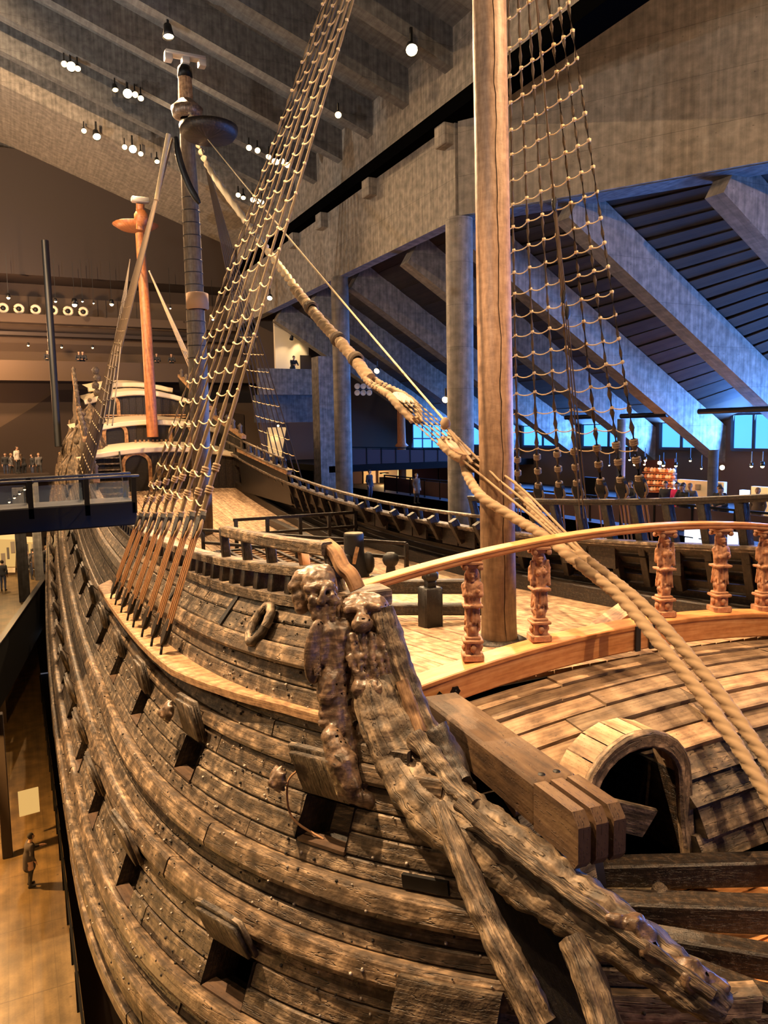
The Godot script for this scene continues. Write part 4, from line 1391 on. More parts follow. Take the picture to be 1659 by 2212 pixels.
# ------------------------------------------------------------------ carving: a distance field meshed with surface nets
class Sdf:
	var cell := 0.03
	var o := Vector3.ZERO
	var nx := 0
	var ny := 0
	var nz := 0
	var f := PackedFloat32Array()
	var noise: FastNoiseLite
	var amp := 0.0
	var ops := []
	# the corners given only set the room; the field grows to hold what is put into it
	func _init(_lo: Vector3, _hi: Vector3, c: float) -> void:
		cell = c
	func cap(a: Vector3, b: Vector3, ra: float, rb: float, k := 0.03, cutting := false) -> void:
		ops.append([0, a, b, ra, rb, k, cutting])
	func ell(c: Vector3, r: Vector3, k := 0.03, cutting := false, bs := Basis.IDENTITY) -> void:
		ops.append([1, c, r, k, cutting, bs])
	func block(c: Vector3, h: Vector3, rd := 0.01, k := 0.01, bs := Basis.IDENTITY, cutting := false) -> void:
		ops.append([2, c, h, rd, k, bs, cutting])
	func settle() -> void:
		var lo := Vector3.ONE * 1e6
		var hi := Vector3.ONE * -1e6
		for q in ops:
			if q[0] == 0 and not q[6]:
				var r: float = maxf(q[3], q[4])
				lo = lo.min(q[1].min(q[2]) - Vector3.ONE * r)
				hi = hi.max(q[1].max(q[2]) + Vector3.ONE * r)
			elif q[0] != 0 and not (q[4] if q[0] == 1 else q[6]):
				var e: float = maxf(q[2].x, maxf(q[2].y, q[2].z)) * (1.0 if q[0] == 1 else 1.5)
				lo = lo.min(q[1] - Vector3.ONE * e)
				hi = hi.max(q[1] + Vector3.ONE * e)
		var pad := Vector3.ONE * (amp + cell * 3.0 + 0.02)
		o = lo - pad
		var n := (hi + pad - o) / cell
		nx = int(n.x) + 2
		ny = int(n.y) + 2
		nz = int(n.z) + 2
		f.resize(nx * ny * nz)
		f.fill(10.0)
		for q in ops:
			match q[0]:
				0: put_cap(q[1], q[2], q[3], q[4], q[5], q[6])
				1: put_ell(q[1], q[2], q[3], q[4], q[5])
				2: put_block(q[1], q[2], q[3], q[4], q[5], q[6])
	func rough(a: float, freq: float, sd := 3) -> void:
		noise = FastNoiseLite.new()
		noise.seed = sd
		noise.frequency = freq
		noise.fractal_octaves = 2
		amp = a
	func mix_in(i: int, d: float, k: float, cutting: bool) -> void:
		var e := f[i]
		if cutting:
			d = -d
			var h := maxf(k - absf(e - d), 0.0) / k
			f[i] = maxf(e, d) + h * h * k * 0.25
		else:
			var h := maxf(k - absf(e - d), 0.0) / k
			f[i] = minf(e, d) - h * h * k * 0.25
	func put_cap(a: Vector3, b: Vector3, ra: float, rb: float, k := 0.03, cutting := false) -> void:
		var r := maxf(ra, rb) + k + cell * 2.5
		var lo := ((a.min(b) - Vector3(r, r, r) - o) / cell).floor()
		var hi := ((a.max(b) + Vector3(r, r, r) - o) / cell).ceil()
		var ab := b - a
		var l2 := maxf(ab.length_squared(), 1e-8)
		for z in range(maxi(0, int(lo.z)), mini(nz, int(hi.z) + 1)):
			for y in range(maxi(0, int(lo.y)), mini(ny, int(hi.y) + 1)):
				var i := (z * ny + y) * nx
				for x in range(maxi(0, int(lo.x)), mini(nx, int(hi.x) + 1)):
					var p := o + Vector3(x, y, z) * cell
					var t := clampf((p - a).dot(ab) / l2, 0.0, 1.0)
					mix_in(i + x, (p - a - ab * t).length() - ra - (rb - ra) * t, k, cutting)
	func put_ell(c: Vector3, r: Vector3, k := 0.03, cutting := false, bs := Basis.IDENTITY) -> void:
		var rm := maxf(r.x, maxf(r.y, r.z)) + k + cell * 2.5
		var lo := ((c - Vector3(rm, rm, rm) - o) / cell).floor()
		var hi := ((c + Vector3(rm, rm, rm) - o) / cell).ceil()
		var inv := bs.transposed()
		for z in range(maxi(0, int(lo.z)), mini(nz, int(hi.z) + 1)):
			for y in range(maxi(0, int(lo.y)), mini(ny, int(hi.y) + 1)):
				var i := (z * ny + y) * nx
				for x in range(maxi(0, int(lo.x)), mini(nx, int(hi.x) + 1)):
					var q := inv * (o + Vector3(x, y, z) * cell - c)
					var k0 := (q / r).length()
					var k1 := maxf((q / (r * r)).length(), 1e-6)
					mix_in(i + x, k0 * (k0 - 1.0) / k1, k, cutting)
	func put_block(c: Vector3, h: Vector3, rd := 0.01, k := 0.01, bs := Basis.IDENTITY, cutting := false) -> void:
		var rm := h.length() + k + cell * 2.5
		var lo := ((c - Vector3(rm, rm, rm) - o) / cell).floor()
		var hi := ((c + Vector3(rm, rm, rm) - o) / cell).ceil()
		var inv := bs.transposed()
		var hh := h - Vector3(rd, rd, rd)
		for z in range(maxi(0, int(lo.z)), mini(nz, int(hi.z) + 1)):
			for y in range(maxi(0, int(lo.y)), mini(ny, int(hi.y) + 1)):
				var i := (z * ny + y) * nx
				for x in range(maxi(0, int(lo.x)), mini(nx, int(hi.x) + 1)):
					var q := (inv * (o + Vector3(x, y, z) * cell - c)).abs() - hh
					var d := q.max(Vector3.ZERO).length() + minf(maxf(q.x, maxf(q.y, q.z)), 0.0) - rd
					mix_in(i + x, d, k, cutting)
	func mesh(paint = null) -> ArrayMesh:
		settle()
		if noise:
			for z in nz:
				for y in ny:
					for x in nx:
						var i := (z * ny + y) * nx + x
						if absf(f[i]) < amp + cell * 2.5:
							f[i] += noise.get_noise_3dv(o + Vector3(x, y, z) * cell) * amp
		var idx := {}
		var vs := PackedVector3Array()
		var near := cell * 1.8
		var sy := nx
		var sz := nx * ny
		for z in nz - 1:
			for y in ny - 1:
				for x in nx - 1:
					var i := (z * ny + y) * nx + x
					if absf(f[i]) > near:
						continue
					var c := [f[i], f[i + 1], f[i + sy], f[i + sy + 1], f[i + sz], f[i + sz + 1], f[i + sz + sy], f[i + sz + sy + 1]]
					var neg := 0
					for q in c:
						if q < 0.0:
							neg += 1
					if neg == 0 or neg == 8:
						continue
					var s := Vector3.ZERO
					var n := 0
					for e in EDGES:
						var a: float = c[e[0]]
						var b: float = c[e[1]]
						if (a < 0.0) != (b < 0.0):
							var t := a / (a - b)
							s += Vector3(CORN[e[0]]).lerp(Vector3(CORN[e[1]]), t)
							n += 1
					idx[i] = vs.size()
					vs.append(o + (Vector3(x, y, z) + s / n) * cell)
		var tr := PackedInt32Array()
		for i in idx:
			var x: int = i % nx
			var y: int = (i / nx) % ny
			var z: int = i / sz
			var a := f[i]
			for ax in 3:
				var step: int = [1, sy, sz][ax]
				var b := f[i + step]
				if (a < 0.0) == (b < 0.0):
					continue
				var u: int = [sy, sz, 1][ax]
				var v: int = [sz, 1, sy][ax]
				if [y, z, x][ax] == 0 or [z, x, y][ax] == 0:
					continue
				if not (idx.has(i - u) and idx.has(i - v) and idx.has(i - u - v)):
					continue
				var q := [idx[i], idx[i - u], idx[i - u - v], idx[i - v]]
				if a < 0.0:
					tr.append_array(PackedInt32Array([q[0], q[2], q[1], q[0], q[3], q[2]]))
				else:
					tr.append_array(PackedInt32Array([q[0], q[1], q[2], q[0], q[2], q[3]]))
		var ns := PackedVector3Array()
		ns.resize(vs.size())
		for k in range(0, tr.size(), 3):
			var n := (vs[tr[k + 2]] - vs[tr[k]]).cross(vs[tr[k + 1]] - vs[tr[k]])
			ns[tr[k]] += n
			ns[tr[k + 1]] += n
			ns[tr[k + 2]] += n
		var uv := PackedVector2Array()
		var cl := PackedColorArray()
		for k in vs.size():
			ns[k] = ns[k].normalized()
			uv.append(Vector2(vs[k].y, vs[k].x + vs[k].z))
			cl.append(paint.call(vs[k]) if paint != null else Color.WHITE)
		var arr := []
		arr.resize(Mesh.ARRAY_MAX)
		arr[Mesh.ARRAY_VERTEX] = vs
		arr[Mesh.ARRAY_NORMAL] = ns
		arr[Mesh.ARRAY_TEX_UV] = uv
		arr[Mesh.ARRAY_COLOR] = cl
		arr[Mesh.ARRAY_INDEX] = tr
		var me := ArrayMesh.new()
		me.add_surface_from_arrays(Mesh.PRIMITIVE_TRIANGLES, arr)
		return me
	const EDGES := [[0, 1], [2, 3], [4, 5], [6, 7], [0, 2], [1, 3], [4, 6], [5, 7], [0, 4], [1, 5], [2, 6], [3, 7]]
	const CORN := [Vector3i(0, 0, 0), Vector3i(1, 0, 0), Vector3i(0, 1, 0), Vector3i(1, 1, 0), Vector3i(0, 0, 1), Vector3i(1, 0, 1), Vector3i(0, 1, 1), Vector3i(1, 1, 1)]

# ------------------------------------------------------------------ carved figures of the head
# places on the bow are given along the slanting face of the head timbers
func face(px: float, py: float, back := 0.0) -> Vector3:
	return at(px, py, lerpf(9.05, 8.42, clampf((py - 1270.0) / 450.0, -0.2, 1.3)) - back)

func pxm(py: float) -> float:
	return lerpf(9.05, 8.42, clampf((py - 1270.0) / 450.0, -0.2, 1.3)) / FPX

func warrior() -> void:
	var s := Sdf.new(face(620, 1750, 0.5) - Vector3(0.3, 0.15, 0.5), face(840, 1215, -0.4) + Vector3(0.25, 0.15, 0.9), 0.019)
	var put := func(x: float, y: float, r: float, x2: float, y2: float, r2: float, bk := 0.0, k := 0.022) -> void:
		s.cap(face(x, y, bk), face(x2, y2, bk), r * pxm(y), r2 * pxm(y2), k)
	# helmet, brow, face, beard
	put.call(688, 1262, 40, 692, 1280, 38)
	put.call(655, 1252, 24, 640, 1268, 18, -0.02)
	put.call(650, 1290, 20, 652, 1312, 16, -0.03)
	put.call(668, 1238, 16, 700, 1240, 22)
	put.call(664, 1272, 10, 712, 1266, 12, 0.2, 0.02)
	put.call(700, 1276, 8, 694, 1298, 10, 0.26, 0.015)
	put.call(676, 1296, 12, 680, 1304, 10, 0.2, 0.02)
	put.call(716, 1290, 13, 722, 1300, 11, 0.2, 0.02)
	for k in 6:
		put.call(672 + k * 10.0, 1308, 8, 682 + k * 7.0, 1342 + 6.0 * sin(k * 2.0), 6, 0.17 + 0.02 * (k % 2), 0.012)
	s.ell(face(684, 1285, 0.26), Vector3(0.035, 0.025, 0.05), 0.015, true)
	s.ell(face(708, 1282, 0.26), Vector3(0.035, 0.025, 0.05), 0.015, true)
	put.call(728, 1300, 14, 734, 1330, 12, 0.05)
	put.call(700, 1320, 26, 712, 1352, 28)
	# shoulders, arm, trunk
	put.call(706, 1366, 34, 735, 1372, 32, 0.06)
	put.call(700, 1372, 24, 692, 1420, 20, 0.12)
	put.call(724, 1385, 40, 722, 1462, 34)
	put.call(712, 1470, 26, 708, 1500, 24, 0.1, 0.03)
	for k in 5:
		put.call(700, 1492 + k * 17.0, 13, 726, 1488 + k * 17.0, 15, 0.09 - 0.01 * k, 0.012)
	put.call(722, 1462, 32, 728, 1570, 26)
	# draped cloth behind
	put.call(752, 1440, 20, 796, 1690, 24, -0.06)
	put.call(738, 1480, 14, 768, 1650, 16, 0.02, 0.02)
	# bent leg, knee, shin and scrolled foot
	put.call(716, 1592, 22, 738, 1648, 34, 0.14)
	put.call(738, 1650, 33, 756, 1690, 26, 0.14)
	put.call(720, 1572, 12, 714, 1592, 20, 0.1)
	put.call(736, 1690, 18, 760, 1712, 20, 0.1)
	put.call(740, 1712, 14, 800, 1728, 20, 0.08)
	put.call(786, 1690, 22, 805, 1726, 18, 0.0)
	for k in 4:
		put.call(730 + k * 9.0, 1672, 6, 745 + k * 9.0, 1700, 6, 0.24, 0.01)
	s.rough(0.014, 11.0, 5)
	var fig := put_mesh("warrior_figure", s.mesh(), mt.carved_wood, vessel)
	fig.set_meta("label", "carved helmeted warrior with a shield at his side")
	# the shield at his side
	var sh := Sdf.new(face(640, 1480, 0.3) - Vector3(0.1, 0.0, 0.2), face(720, 1330, -0.2) + Vector3(0.1, 0.1, 0.3), 0.018)
	var tilt := lens_basis * Basis(Vector3(0, 1, 0), deg_to_rad(38)) * Basis(Vector3(0, 0, 1), deg_to_rad(-6))
	sh.ell(face(682, 1408, 0.18), Vector3(0.15, 0.37, 0.07), 0.02, false, tilt)
	for k in 3:
		sh.cap(face(676 + k * 5.0, 1350, 0.23), face(680 + k * 6.0, 1460, 0.23), 0.012, 0.012, 0.02)
	var so := put_mesh("figure_shield", sh.mesh(), mt.carved_wood, fig)
	so.position = Vector3.ZERO

func bearded_mask() -> void:
	var s := Sdf.new(face(720, 1580, 0.4) - Vector3(0.2, 0.1, 0.3), face(900, 1280, -0.5) + Vector3(0.2, 0.1, 0.7), 0.018)
	var put := func(x: float, y: float, r: float, x2: float, y2: float, r2: float, bk := 0.0, k := 0.02) -> void:
		s.cap(face(x, y, bk), face(x2, y2, bk), r * pxm(y), r2 * pxm(y2), k)
	put.call(762, 1322, 34, 806, 1318, 36)
	put.call(770, 1300, 22, 800, 1296, 18)
	put.call(755, 1345, 26, 812, 1352, 28)
	# brow ridges and cut eyes
	put.call(748, 1318, 9, 776, 1312, 10, 0.2, 0.015)
	put.call(788, 1308, 10, 816, 1314, 9, 0.2, 0.015)
	s.ell(face(758, 1330, 0.22), Vector3(0.06, 0.022, 0.07), 0.012, true)
	s.ell(face(806, 1326, 0.22), Vector3(0.06, 0.022, 0.07), 0.012, true)
	# broad round nose
	put.call(780, 1322, 10, 782, 1340, 20, 0.22, 0.02)
	s.ell(face(782, 1348, 0.26), Vector3(0.13, 0.1, 0.1), 0.015)
	s.cap(face(752, 1366, 0.26), face(818, 1364, 0.26), 0.022, 0.022, 0.015, true)
	put.call(742, 1352, 16, 748, 1372, 14, 0.1, 0.02)
	put.call(822, 1344, 14, 826, 1368, 14, 0.1, 0.02)
	# beard in thick locks
	put.call(785, 1400, 46, 808, 1490, 40, -0.06)
	for k in 8:
		var x := 750.0 + k * 10.5
		var x2 := x + 22.0
		put.call(x, 1374, 9, x + 6.0 + 5.0 * sin(k * 2.1), 1420, 9, 0.15 + 0.03 * (k % 2), 0.012)
		put.call(x + 6.0 + 5.0 * sin(k * 2.1), 1420, 9, x2 + 4.0 * cos(k * 1.7), 1474, 7, 0.15 + 0.03 * ((k + 1) % 2), 0.012)
	# folded paws and chest below
	put.call(776, 1488, 18, 836, 1486, 18, 0.16, 0.02)
	put.call(786, 1510, 22, 826, 1516, 24, 0.12, 0.02)
	put.call(800, 1520, 44, 826, 1570, 42)
	s.cap(face(806, 1360, 0.34), face(818, 1480, 0.22), 0.02, 0.018, 0.01, true)
	s.rough(0.014, 12.0, 9)
	var fig := put_mesh("bearded_figure", s.mesh(), mt.carved_wood, vessel)
	fig.set_meta("label", "carved head with a round nose and long locked beard")

func lion_mask(c: Vector3, out: Vector3, size: float, parent: Node) -> void:
	var s := Sdf.new(c - Vector3.ONE * 0.3 * size, c + Vector3.ONE * 0.3 * size, 0.03 * size)
	var bs := Basis.looking_at(-out, Vector3.UP)
	var g := func(x: float, y: float, z: float) -> Vector3: return c + bs * Vector3(x, y, z) * size
	s.ell(g.call(0, 0, 0), Vector3(0.2, 0.22, 0.13) * size, 0.02, false, bs)
	for k in 9:
		var a := TAU * k / 9.0
		s.cap(g.call(cos(a) * 0.15, sin(a) * 0.17, 0.02), g.call(cos(a) * 0.22, sin(a) * 0.24, -0.03), 0.05 * size, 0.03 * size, 0.02)
	s.cap(g.call(0, 0.06, 0.12), g.call(0, -0.04, 0.17), 0.035 * size, 0.055 * size, 0.02)
	s.cap(g.call(-0.05, -0.09, 0.13), g.call(0.05, -0.09, 0.13), 0.05 * size, 0.05 * size, 0.02)
	s.cap(g.call(-0.06, -0.14, 0.17), g.call(0.06, -0.14, 0.17), 0.02 * size, 0.02 * size, 0.01, true)
	s.ell(g.call(-0.07, 0.05, 0.13), Vector3(0.03, 0.02, 0.03) * size, 0.01, true, bs)
	s.ell(g.call(0.07, 0.05, 0.13), Vector3(0.03, 0.02, 0.03) * size, 0.01, true, bs)
	put_mesh("lion_mask", s.mesh(), mt.carved_wood, parent)

# swept timber whose skin is chipped and carved: pts of [px, py, half width px, depth]
func carved_timber(called: String, pts: Array, thick: float, m_: Material, rough_amp: float, ridges: int, sd: int, g := 1.0) -> MeshInstance3D:
	var ctr := []
	var wid := PackedFloat32Array()
	for p in pts:
		ctr.append(at(p[0], p[1], p[3]))
		wid.append(p[2] * p[3] / FPX)
	var path := smooth_path(ctr, 10)
	var nz := FastNoiseLite.new()
	nz.seed = sd
	nz.frequency = 3.0
	nz.fractal_octaves = 3
	var m := MB.new()
	m.col = Color(g, g * 0.97, g * 0.92)
	var sides := 22
	var rings := []
	for i in path.size():
		var t := (path[mini(i + 1, path.size() - 1)] - path[maxi(i - 1, 0)]).normalized()
		var f := minf(i / 10.0, pts.size() - 1.001)
		var w := lerpf(wid[int(f)], wid[int(f) + 1], f - int(f))
		var view := (CAM - path[i]).normalized()
		var s := t.cross(view).normalized()
		var u := s.cross(t).normalized()
		var ring := PackedVector3Array()
		for j in sides:
			var a := TAU * j / sides
			# squarish section with raised ribs on the seen face
			var ca := cos(a)
			var sa := sin(a)
			var k := 1.0 / pow(pow(absf(ca), 4.0) + pow(absf(sa), 4.0), 0.25)
			var rib := 0.0
			if ridges > 0 and absf(sa) > 0.2:
				rib = 0.05 * sin(ca * k * ridges * PI)
			var p := path[i] + s * ca * k * w + u * sa * k * thick * (1.0 + rib * 3.0)
			p += (s * ca + u * sa) * nz.get_noise_3dv(p * 1.6) * rough_amp
			ring.append(p)
		rings.append(ring)
	var acc := 0.0
	for i in rings.size() - 1:
		var nx: float = acc + path[i].distance_to(path[i + 1])
		for j in sides:
			var j2 := (j + 1) % sides
			m.quad(rings[i][j], rings[i + 1][j], rings[i + 1][j2], rings[i][j2], Vector2(acc, j * 0.08), Vector2(nx, j * 0.08), Vector2(nx, j * 0.08 + 0.08), Vector2(acc, j * 0.08 + 0.08), 0)
		acc = nx
	for e in [0, rings.size() - 1]:
		for j in range(1, sides - 1):
			if e == 0:
				m.tri(rings[e][0], rings[e][j], rings[e][j + 1])
			else:
				m.tri(rings[e][0], rings[e][j + 1], rings[e][j])
	return obj(called, m, m_, vessel)

func beam_y(x: float) -> float:
	return -2.96 - 0.0225 * pow(x - 0.85, 2)

func beakhead() -> void:
	warrior()
	bearded_mask()
	# long head timber sweeping down and forward from the bearded head
	carved_timber("head_timber", [[806, 1480, 50, 8.72], [836, 1560, 56, 8.5], [882, 1650, 66, 8.25], [945, 1735, 74, 7.85], [1040, 1810, 74, 7.45], [1150, 1890, 70, 7.05], [1262, 1968, 66, 6.68], [1375, 2045, 60, 6.35], [1480, 2122, 50, 6.1], [1565, 2185, 34, 5.95]], 0.2, mt.hull_wood, 0.06, 4, 41, 0.85)
	carved_timber("head_moulding", [[990, 1735, 14, 7.35], [1100, 1830, 15, 6.95], [1210, 1915, 15, 6.6], [1330, 2000, 14, 6.28], [1440, 2075, 13, 6.02], [1540, 2150, 12, 5.85]], 0.07, mt.hull_wood, 0.03, 0, 43, 0.8)
	# the twin timbers behind the bearded head
	carved_timber("knighthead", [[826, 1318, 26, 8.95], [846, 1390, 28, 8.85], [872, 1470, 30, 8.75], [905, 1550, 30, 8.6], [930, 1590, 26, 8.5]], 0.2, mt.hull_wood, 0.04, 0, 45, 0.9)
	carved_timber("knighthead", [[868, 1470, 14, 8.5], [892, 1540, 14, 8.4], [910, 1585, 12, 8.3]], 0.09, mt.pale_wood, 0.02, 0, 46, 0.6)
	carved_timber("filling_timber", [[900, 1592, 22, 8.2], [935, 1640, 24, 8.0], [975, 1690, 22, 7.8], [1030, 1745, 16, 7.5]], 0.12, mt.hull_wood, 0.06, 0, 47, 0.9)
	carved_timber("filling_timber", [[940, 1580, 30, 8.3], [975, 1640, 26, 8.1], [1010, 1700, 18, 7.8]], 0.14, mt.dark_wood, 0.05, 0, 48, 1.0)
	# braces down to the wale
	carved_timber("head_brace", [[950, 1745, 18, 7.5], [985, 1830, 24, 7.2], [1040, 1960, 30, 6.85], [1100, 2080, 34, 6.55], [1168, 2215, 38, 6.3]], 0.13, mt.hull_wood, 0.03, 2, 49, 0.95)
	carved_timber("head_brace", [[1232, 2030, 28, 6.3], [1270, 2110, 34, 6.1], [1312, 2230, 38, 5.85]], 0.12, mt.hull_wood, 0.03, 2, 50, 0.8)
	var pnl := MB.new()
	pnl.rect(at(985, 1740, 7.75), at(1180, 2225, 6.75), at(1330, 2225, 6.5), at(1240, 1980, 7.05))
	obj("head_panel", pnl, mt.black_wood, vessel)
	# carved sea beast riding the timber near its end
	var sb := Sdf.new(at(1300, 2200, 6.1) - Vector3(0.2, 0.3, 0.5), at(1590, 1960, 6.1) + Vector3(0.2, 0.35, 0.6), 0.024)
	var b := func(x: float, y: float, r: float, x2: float, y2: float, r2: float, d: float) -> void:
		sb.cap(at(x, y, d), at(x2, y2, d), r * d / FPX, r2 * d / FPX, 0.03)
	b.call(1325, 1988, 14, 1370, 1996, 24, 6.25)
	b.call(1370, 1996, 24, 1398, 2024, 20, 6.2)
	b.call(1398, 2024, 16, 1400, 2052, 16, 6.15)
	b.call(1400, 2052, 20, 1450, 2090, 24, 6.1)
	b.call(1450, 2080, 20, 1490, 2110, 26, 6.05)
	b.call(1490, 2110, 26, 1545, 2150, 30, 5.95)
	b.call(1520, 2110, 14, 1555, 2130, 20, 5.95)
	b.call(1475, 2075, 10, 1500, 2085, 14, 6.0)
	sb.rough(0.04, 6.0, 21)
	put_mesh("sea_beast", sb.mesh(), mt.carved_wood, vessel)
	cathead()
	head_roof()
	balustrade()
	# carved lion faces inside the lids of the forward ports
	var body := vessel.get_node("hull")
	lion_mask(ho(-4.4, 2.98, 0.3), (hn(-4.4, 3.0) + Vector3(0, -0.2, 0)).normalized(), 0.62, body)
	lion_mask(ho(-4.3, -0.42, 0.34), (hn(-4.3, -0.4) + Vector3(0, -0.2, 0)).normalized(), 0.7, body)

func cathead() -> void:
	# anchor beam with a three-pronged end
	var a := Vector3(-2.84, -3.6, 2.95)
	var b := Vector3(-3.08, -3.58, 5.62)
	var e := Vector3(-3.14, -3.57, 6.3)
	var m := MB.new()
	m.col = Color(1.1, 1.0, 0.9)
	m.bar(a, b, 0.5, 0.46, Vector3.UP, 0.035)
	var c := obj("anchor_beam", m, mt.brown_timber, vessel)
	c.set_meta("label", "heavy timber with three prongs")
	var s := Vector3(1, 0, 0.09).normalized()
	for k in 3:
		m = MB.new()
		m.col = Color(1.1, 1.0, 0.9) * [1.0, 0.95, 1.05][k]
		var off := s * (-0.185 + 0.185 * k)
		var pr := PackedVector2Array([Vector2(0, -0.23), Vector2(0.55, -0.23), Vector2(0.66, -0.28), Vector2(0.72, -0.2), Vector2(0.72, 0.12), Vector2(0.62, 0.23), Vector2(0, 0.23)])
		var f := (e - b).normalized()
		m.prism(pr, b + off + s * 0.065, f, Vector3.UP, s * -0.13)
		put_mesh("prong", m.mesh(), mt.brown_timber, c)
	for k in 2:
		m = MB.new()
		m.lathe(PackedVector2Array([Vector2(0.001, 0.012), Vector2(0.035, 0.012), Vector2(0.04, 0.0)]), b.lerp(a, 0.05) + s * (-0.08 + 0.17 * k) + Vector3(0, 0.226, 0), 8)
		put_mesh("bolt_hole", m.mesh(), mt.iron, c)

func head_pt(x: float, t: float) -> Vector3:
	var pts := [Vector2(2.7, -3.5), Vector2(3.45, -3.54), Vector2(4.15, -3.66), Vector2(4.7, -3.95), Vector2(5.05, -4.42), Vector2(5.2, -5.05)]
	var f := clampf(t, 0.0, 0.9999) * 5.0
	var i := int(f)
	var p: Vector2 = pts[i].lerp(pts[i + 1], f - i)
	return Vector3(x, p.y - 0.018 * pow(x - 0.85, 2), p.x)

func head_roof() -> void:
	# rounded planked roof of the fore bulkhead
	var under := MB.new()
	var xs := [-2.9, -2.0, -1.0, 0.0, 1.0, 2.0, 3.0, 4.2]
	for i in xs.size() - 1:
		for k in 10:
			if xs[i] >= -2.1 and xs[i + 1] <= 0.05 and k >= 5:
				continue
			under.quad(head_pt(xs[i], k / 10.0), head_pt(xs[i], (k + 1) / 10.0), head_pt(xs[i + 1], (k + 1) / 10.0), head_pt(xs[i + 1], k / 10.0), Vector2.ZERO, Vector2.ZERO, Vector2.ZERO, Vector2.ZERO, 0)
	var roof := obj("head_roof", under, mt.black_wood, vessel)
	roof.position.y -= 0.07
	var rows := 10
	for k in rows:
		var t0 := float(k) / rows
		var t1 := float(k + 1) / rows
		var x := -2.9
		while x < 4.1:
			var x2 := minf(x + rng.randf_range(1.3, 2.6), 4.2)
			if 4.2 - x2 < 0.5:
				x2 = 4.2
			var spans := [[x, x2]]
			if k >= 5:
				spans = []
				if x < -2.15:
					spans.append([x, minf(x2, -2.15)])
				if x2 > -0.68:
					spans.append([maxf(x, -0.68), x2])
			for sp in spans:
				if sp[1] - sp[0] < 0.08:
					continue
				var m := MB.new()
				m.col = tone(0.42, 0.8)
				var lift := 0.02 + rng.randf_range(0, 0.03)
				var lap := 0.1 if k >= 4 and sp[0] > -0.7 else 0.015
				var n := maxi(2, int((sp[1] - sp[0]) / 0.5))
				var rr := []
				for i in n + 1:
					var q := lerpf(sp[0] + 0.008, sp[1] - 0.008, float(i) / n)
					var p0 := head_pt(q, t0 + 0.004)
					var p1 := head_pt(q, t1 + (0.012 if lap > 0.05 else -0.006))
					var nr := (head_pt(q + 0.1, t0) - head_pt(q, t0)).cross(head_pt(q, t1) - head_pt(q, t0)).normalized()
					if nr.y < 0:
						nr = -nr
					rr.append(PackedVector3Array([p0 - nr * 0.05, p0 + nr * lift, p1 + nr * (lift + lap), p1 - nr * 0.05]))
				for i in n:
					for j in 3:
						var ua: float = rr[i][0].x
						var ub: float = rr[i + 1][0].x
						m.quad(rr[i][j], rr[i][j + 1], rr[i + 1][j + 1], rr[i + 1][j], Vector2(ua, k + j * 0.3), Vector2(ua, k + j * 0.3 + 0.3), Vector2(ub, k + j * 0.3 + 0.3), Vector2(ub, k + j * 0.3), j + 1)
				m.rect(rr[0][0], rr[0][3], rr[0][2], rr[0][1])
				m.rect(rr[n][0], rr[n][1], rr[n][2], rr[n][3])
				put_mesh("roof_plank", m.mesh(), mt.deck_wood if k < 6 else mt.hull_wood, roof).position = Vector3(0, 0.07, 0)
			x = x2
	# arched doorway with its barrel hood
	var c := Vector3(-1.42, -4.12, 4.98)
	var m := MB.new()
	m.col = Color(0.95, 0.9, 0.86)
	var arch := PackedVector3Array([c + Vector3(-0.74, -0.95, 0.06), c + Vector3(-0.73, -0.5, 0.02)])
	for k in 13:
		var a := PI - PI * k / 12.0
		arch.append(c + Vector3(cos(a) * 0.72, sin(a) * 0.6, 0))
	arch.append(c + Vector3(0.73, -0.5, 0.03))
	arch.append(c + Vector3(0.76, -0.98, 0.08))
	m.sweep(arch, MB.champ(0.2, 0.12, 0.03), Vector3(0, 0, 1))
	var d := obj("arched_doorway", m, mt.hull_wood, vessel)
	for k in 9:
		var a0 := PI * (k + 0.03) / 9.0
		var a1 := PI * (k + 0.97) / 9.0
		m = MB.new()
		m.col = tone(0.7, 1.1)
		var ring := func(a: float, r: float, z: float) -> Vector3: return Vector3(c.x + cos(a) * 0.76 * r, c.y + sin(a) * 0.64 * r, z)
		m.rect(ring.call(a0, 1.06, 4.95), ring.call(a0, 1.06, 4.5), ring.call(a1, 1.06, 4.5), ring.call(a1, 1.06, 4.95))
		m.rect(ring.call(a0, 0.98, 4.95), ring.call(a1, 0.98, 4.95), ring.call(a1, 0.98, 4.5), ring.call(a0, 0.98, 4.5))
		m.rect(ring.call(a0, 0.98, 4.95), ring.call(a0, 1.06, 4.95), ring.call(a1, 1.06, 4.95), ring.call(a1, 0.98, 4.95))
		put_mesh("hood_plank", m.mesh(), mt.deck_wood, d)
	for s in [-0.76, 0.76]:
		m = MB.new()
		m.bar(c + Vector3(s, -0.5, 0.0), c + Vector3(s, -0.5, -1.3), 0.06, 1.0)
		put_mesh("side_board", m.mesh(), mt.dark_wood, d)
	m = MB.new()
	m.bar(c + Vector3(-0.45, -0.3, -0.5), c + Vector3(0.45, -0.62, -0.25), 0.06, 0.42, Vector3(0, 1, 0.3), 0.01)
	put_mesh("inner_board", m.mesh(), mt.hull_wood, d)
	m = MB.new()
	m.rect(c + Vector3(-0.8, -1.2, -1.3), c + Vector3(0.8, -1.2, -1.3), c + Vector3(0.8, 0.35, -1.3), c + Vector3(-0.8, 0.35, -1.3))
	put_mesh("doorway_shade", m.mesh(), mt.lamp_black, d)  # black sheet stands for the shade inside the doorway
	m = MB.new()
	m.col = Color(1.1, 1.05, 0.85)
	m.bar(c + Vector3(-0.78, -1.02, 0.1), c + Vector3(0.86, -1.06, 0.16), 0.5, 0.1, Vector3.UP, 0.015)
	put_mesh("door_sill", m.mesh(), mt.hull_wood, d)
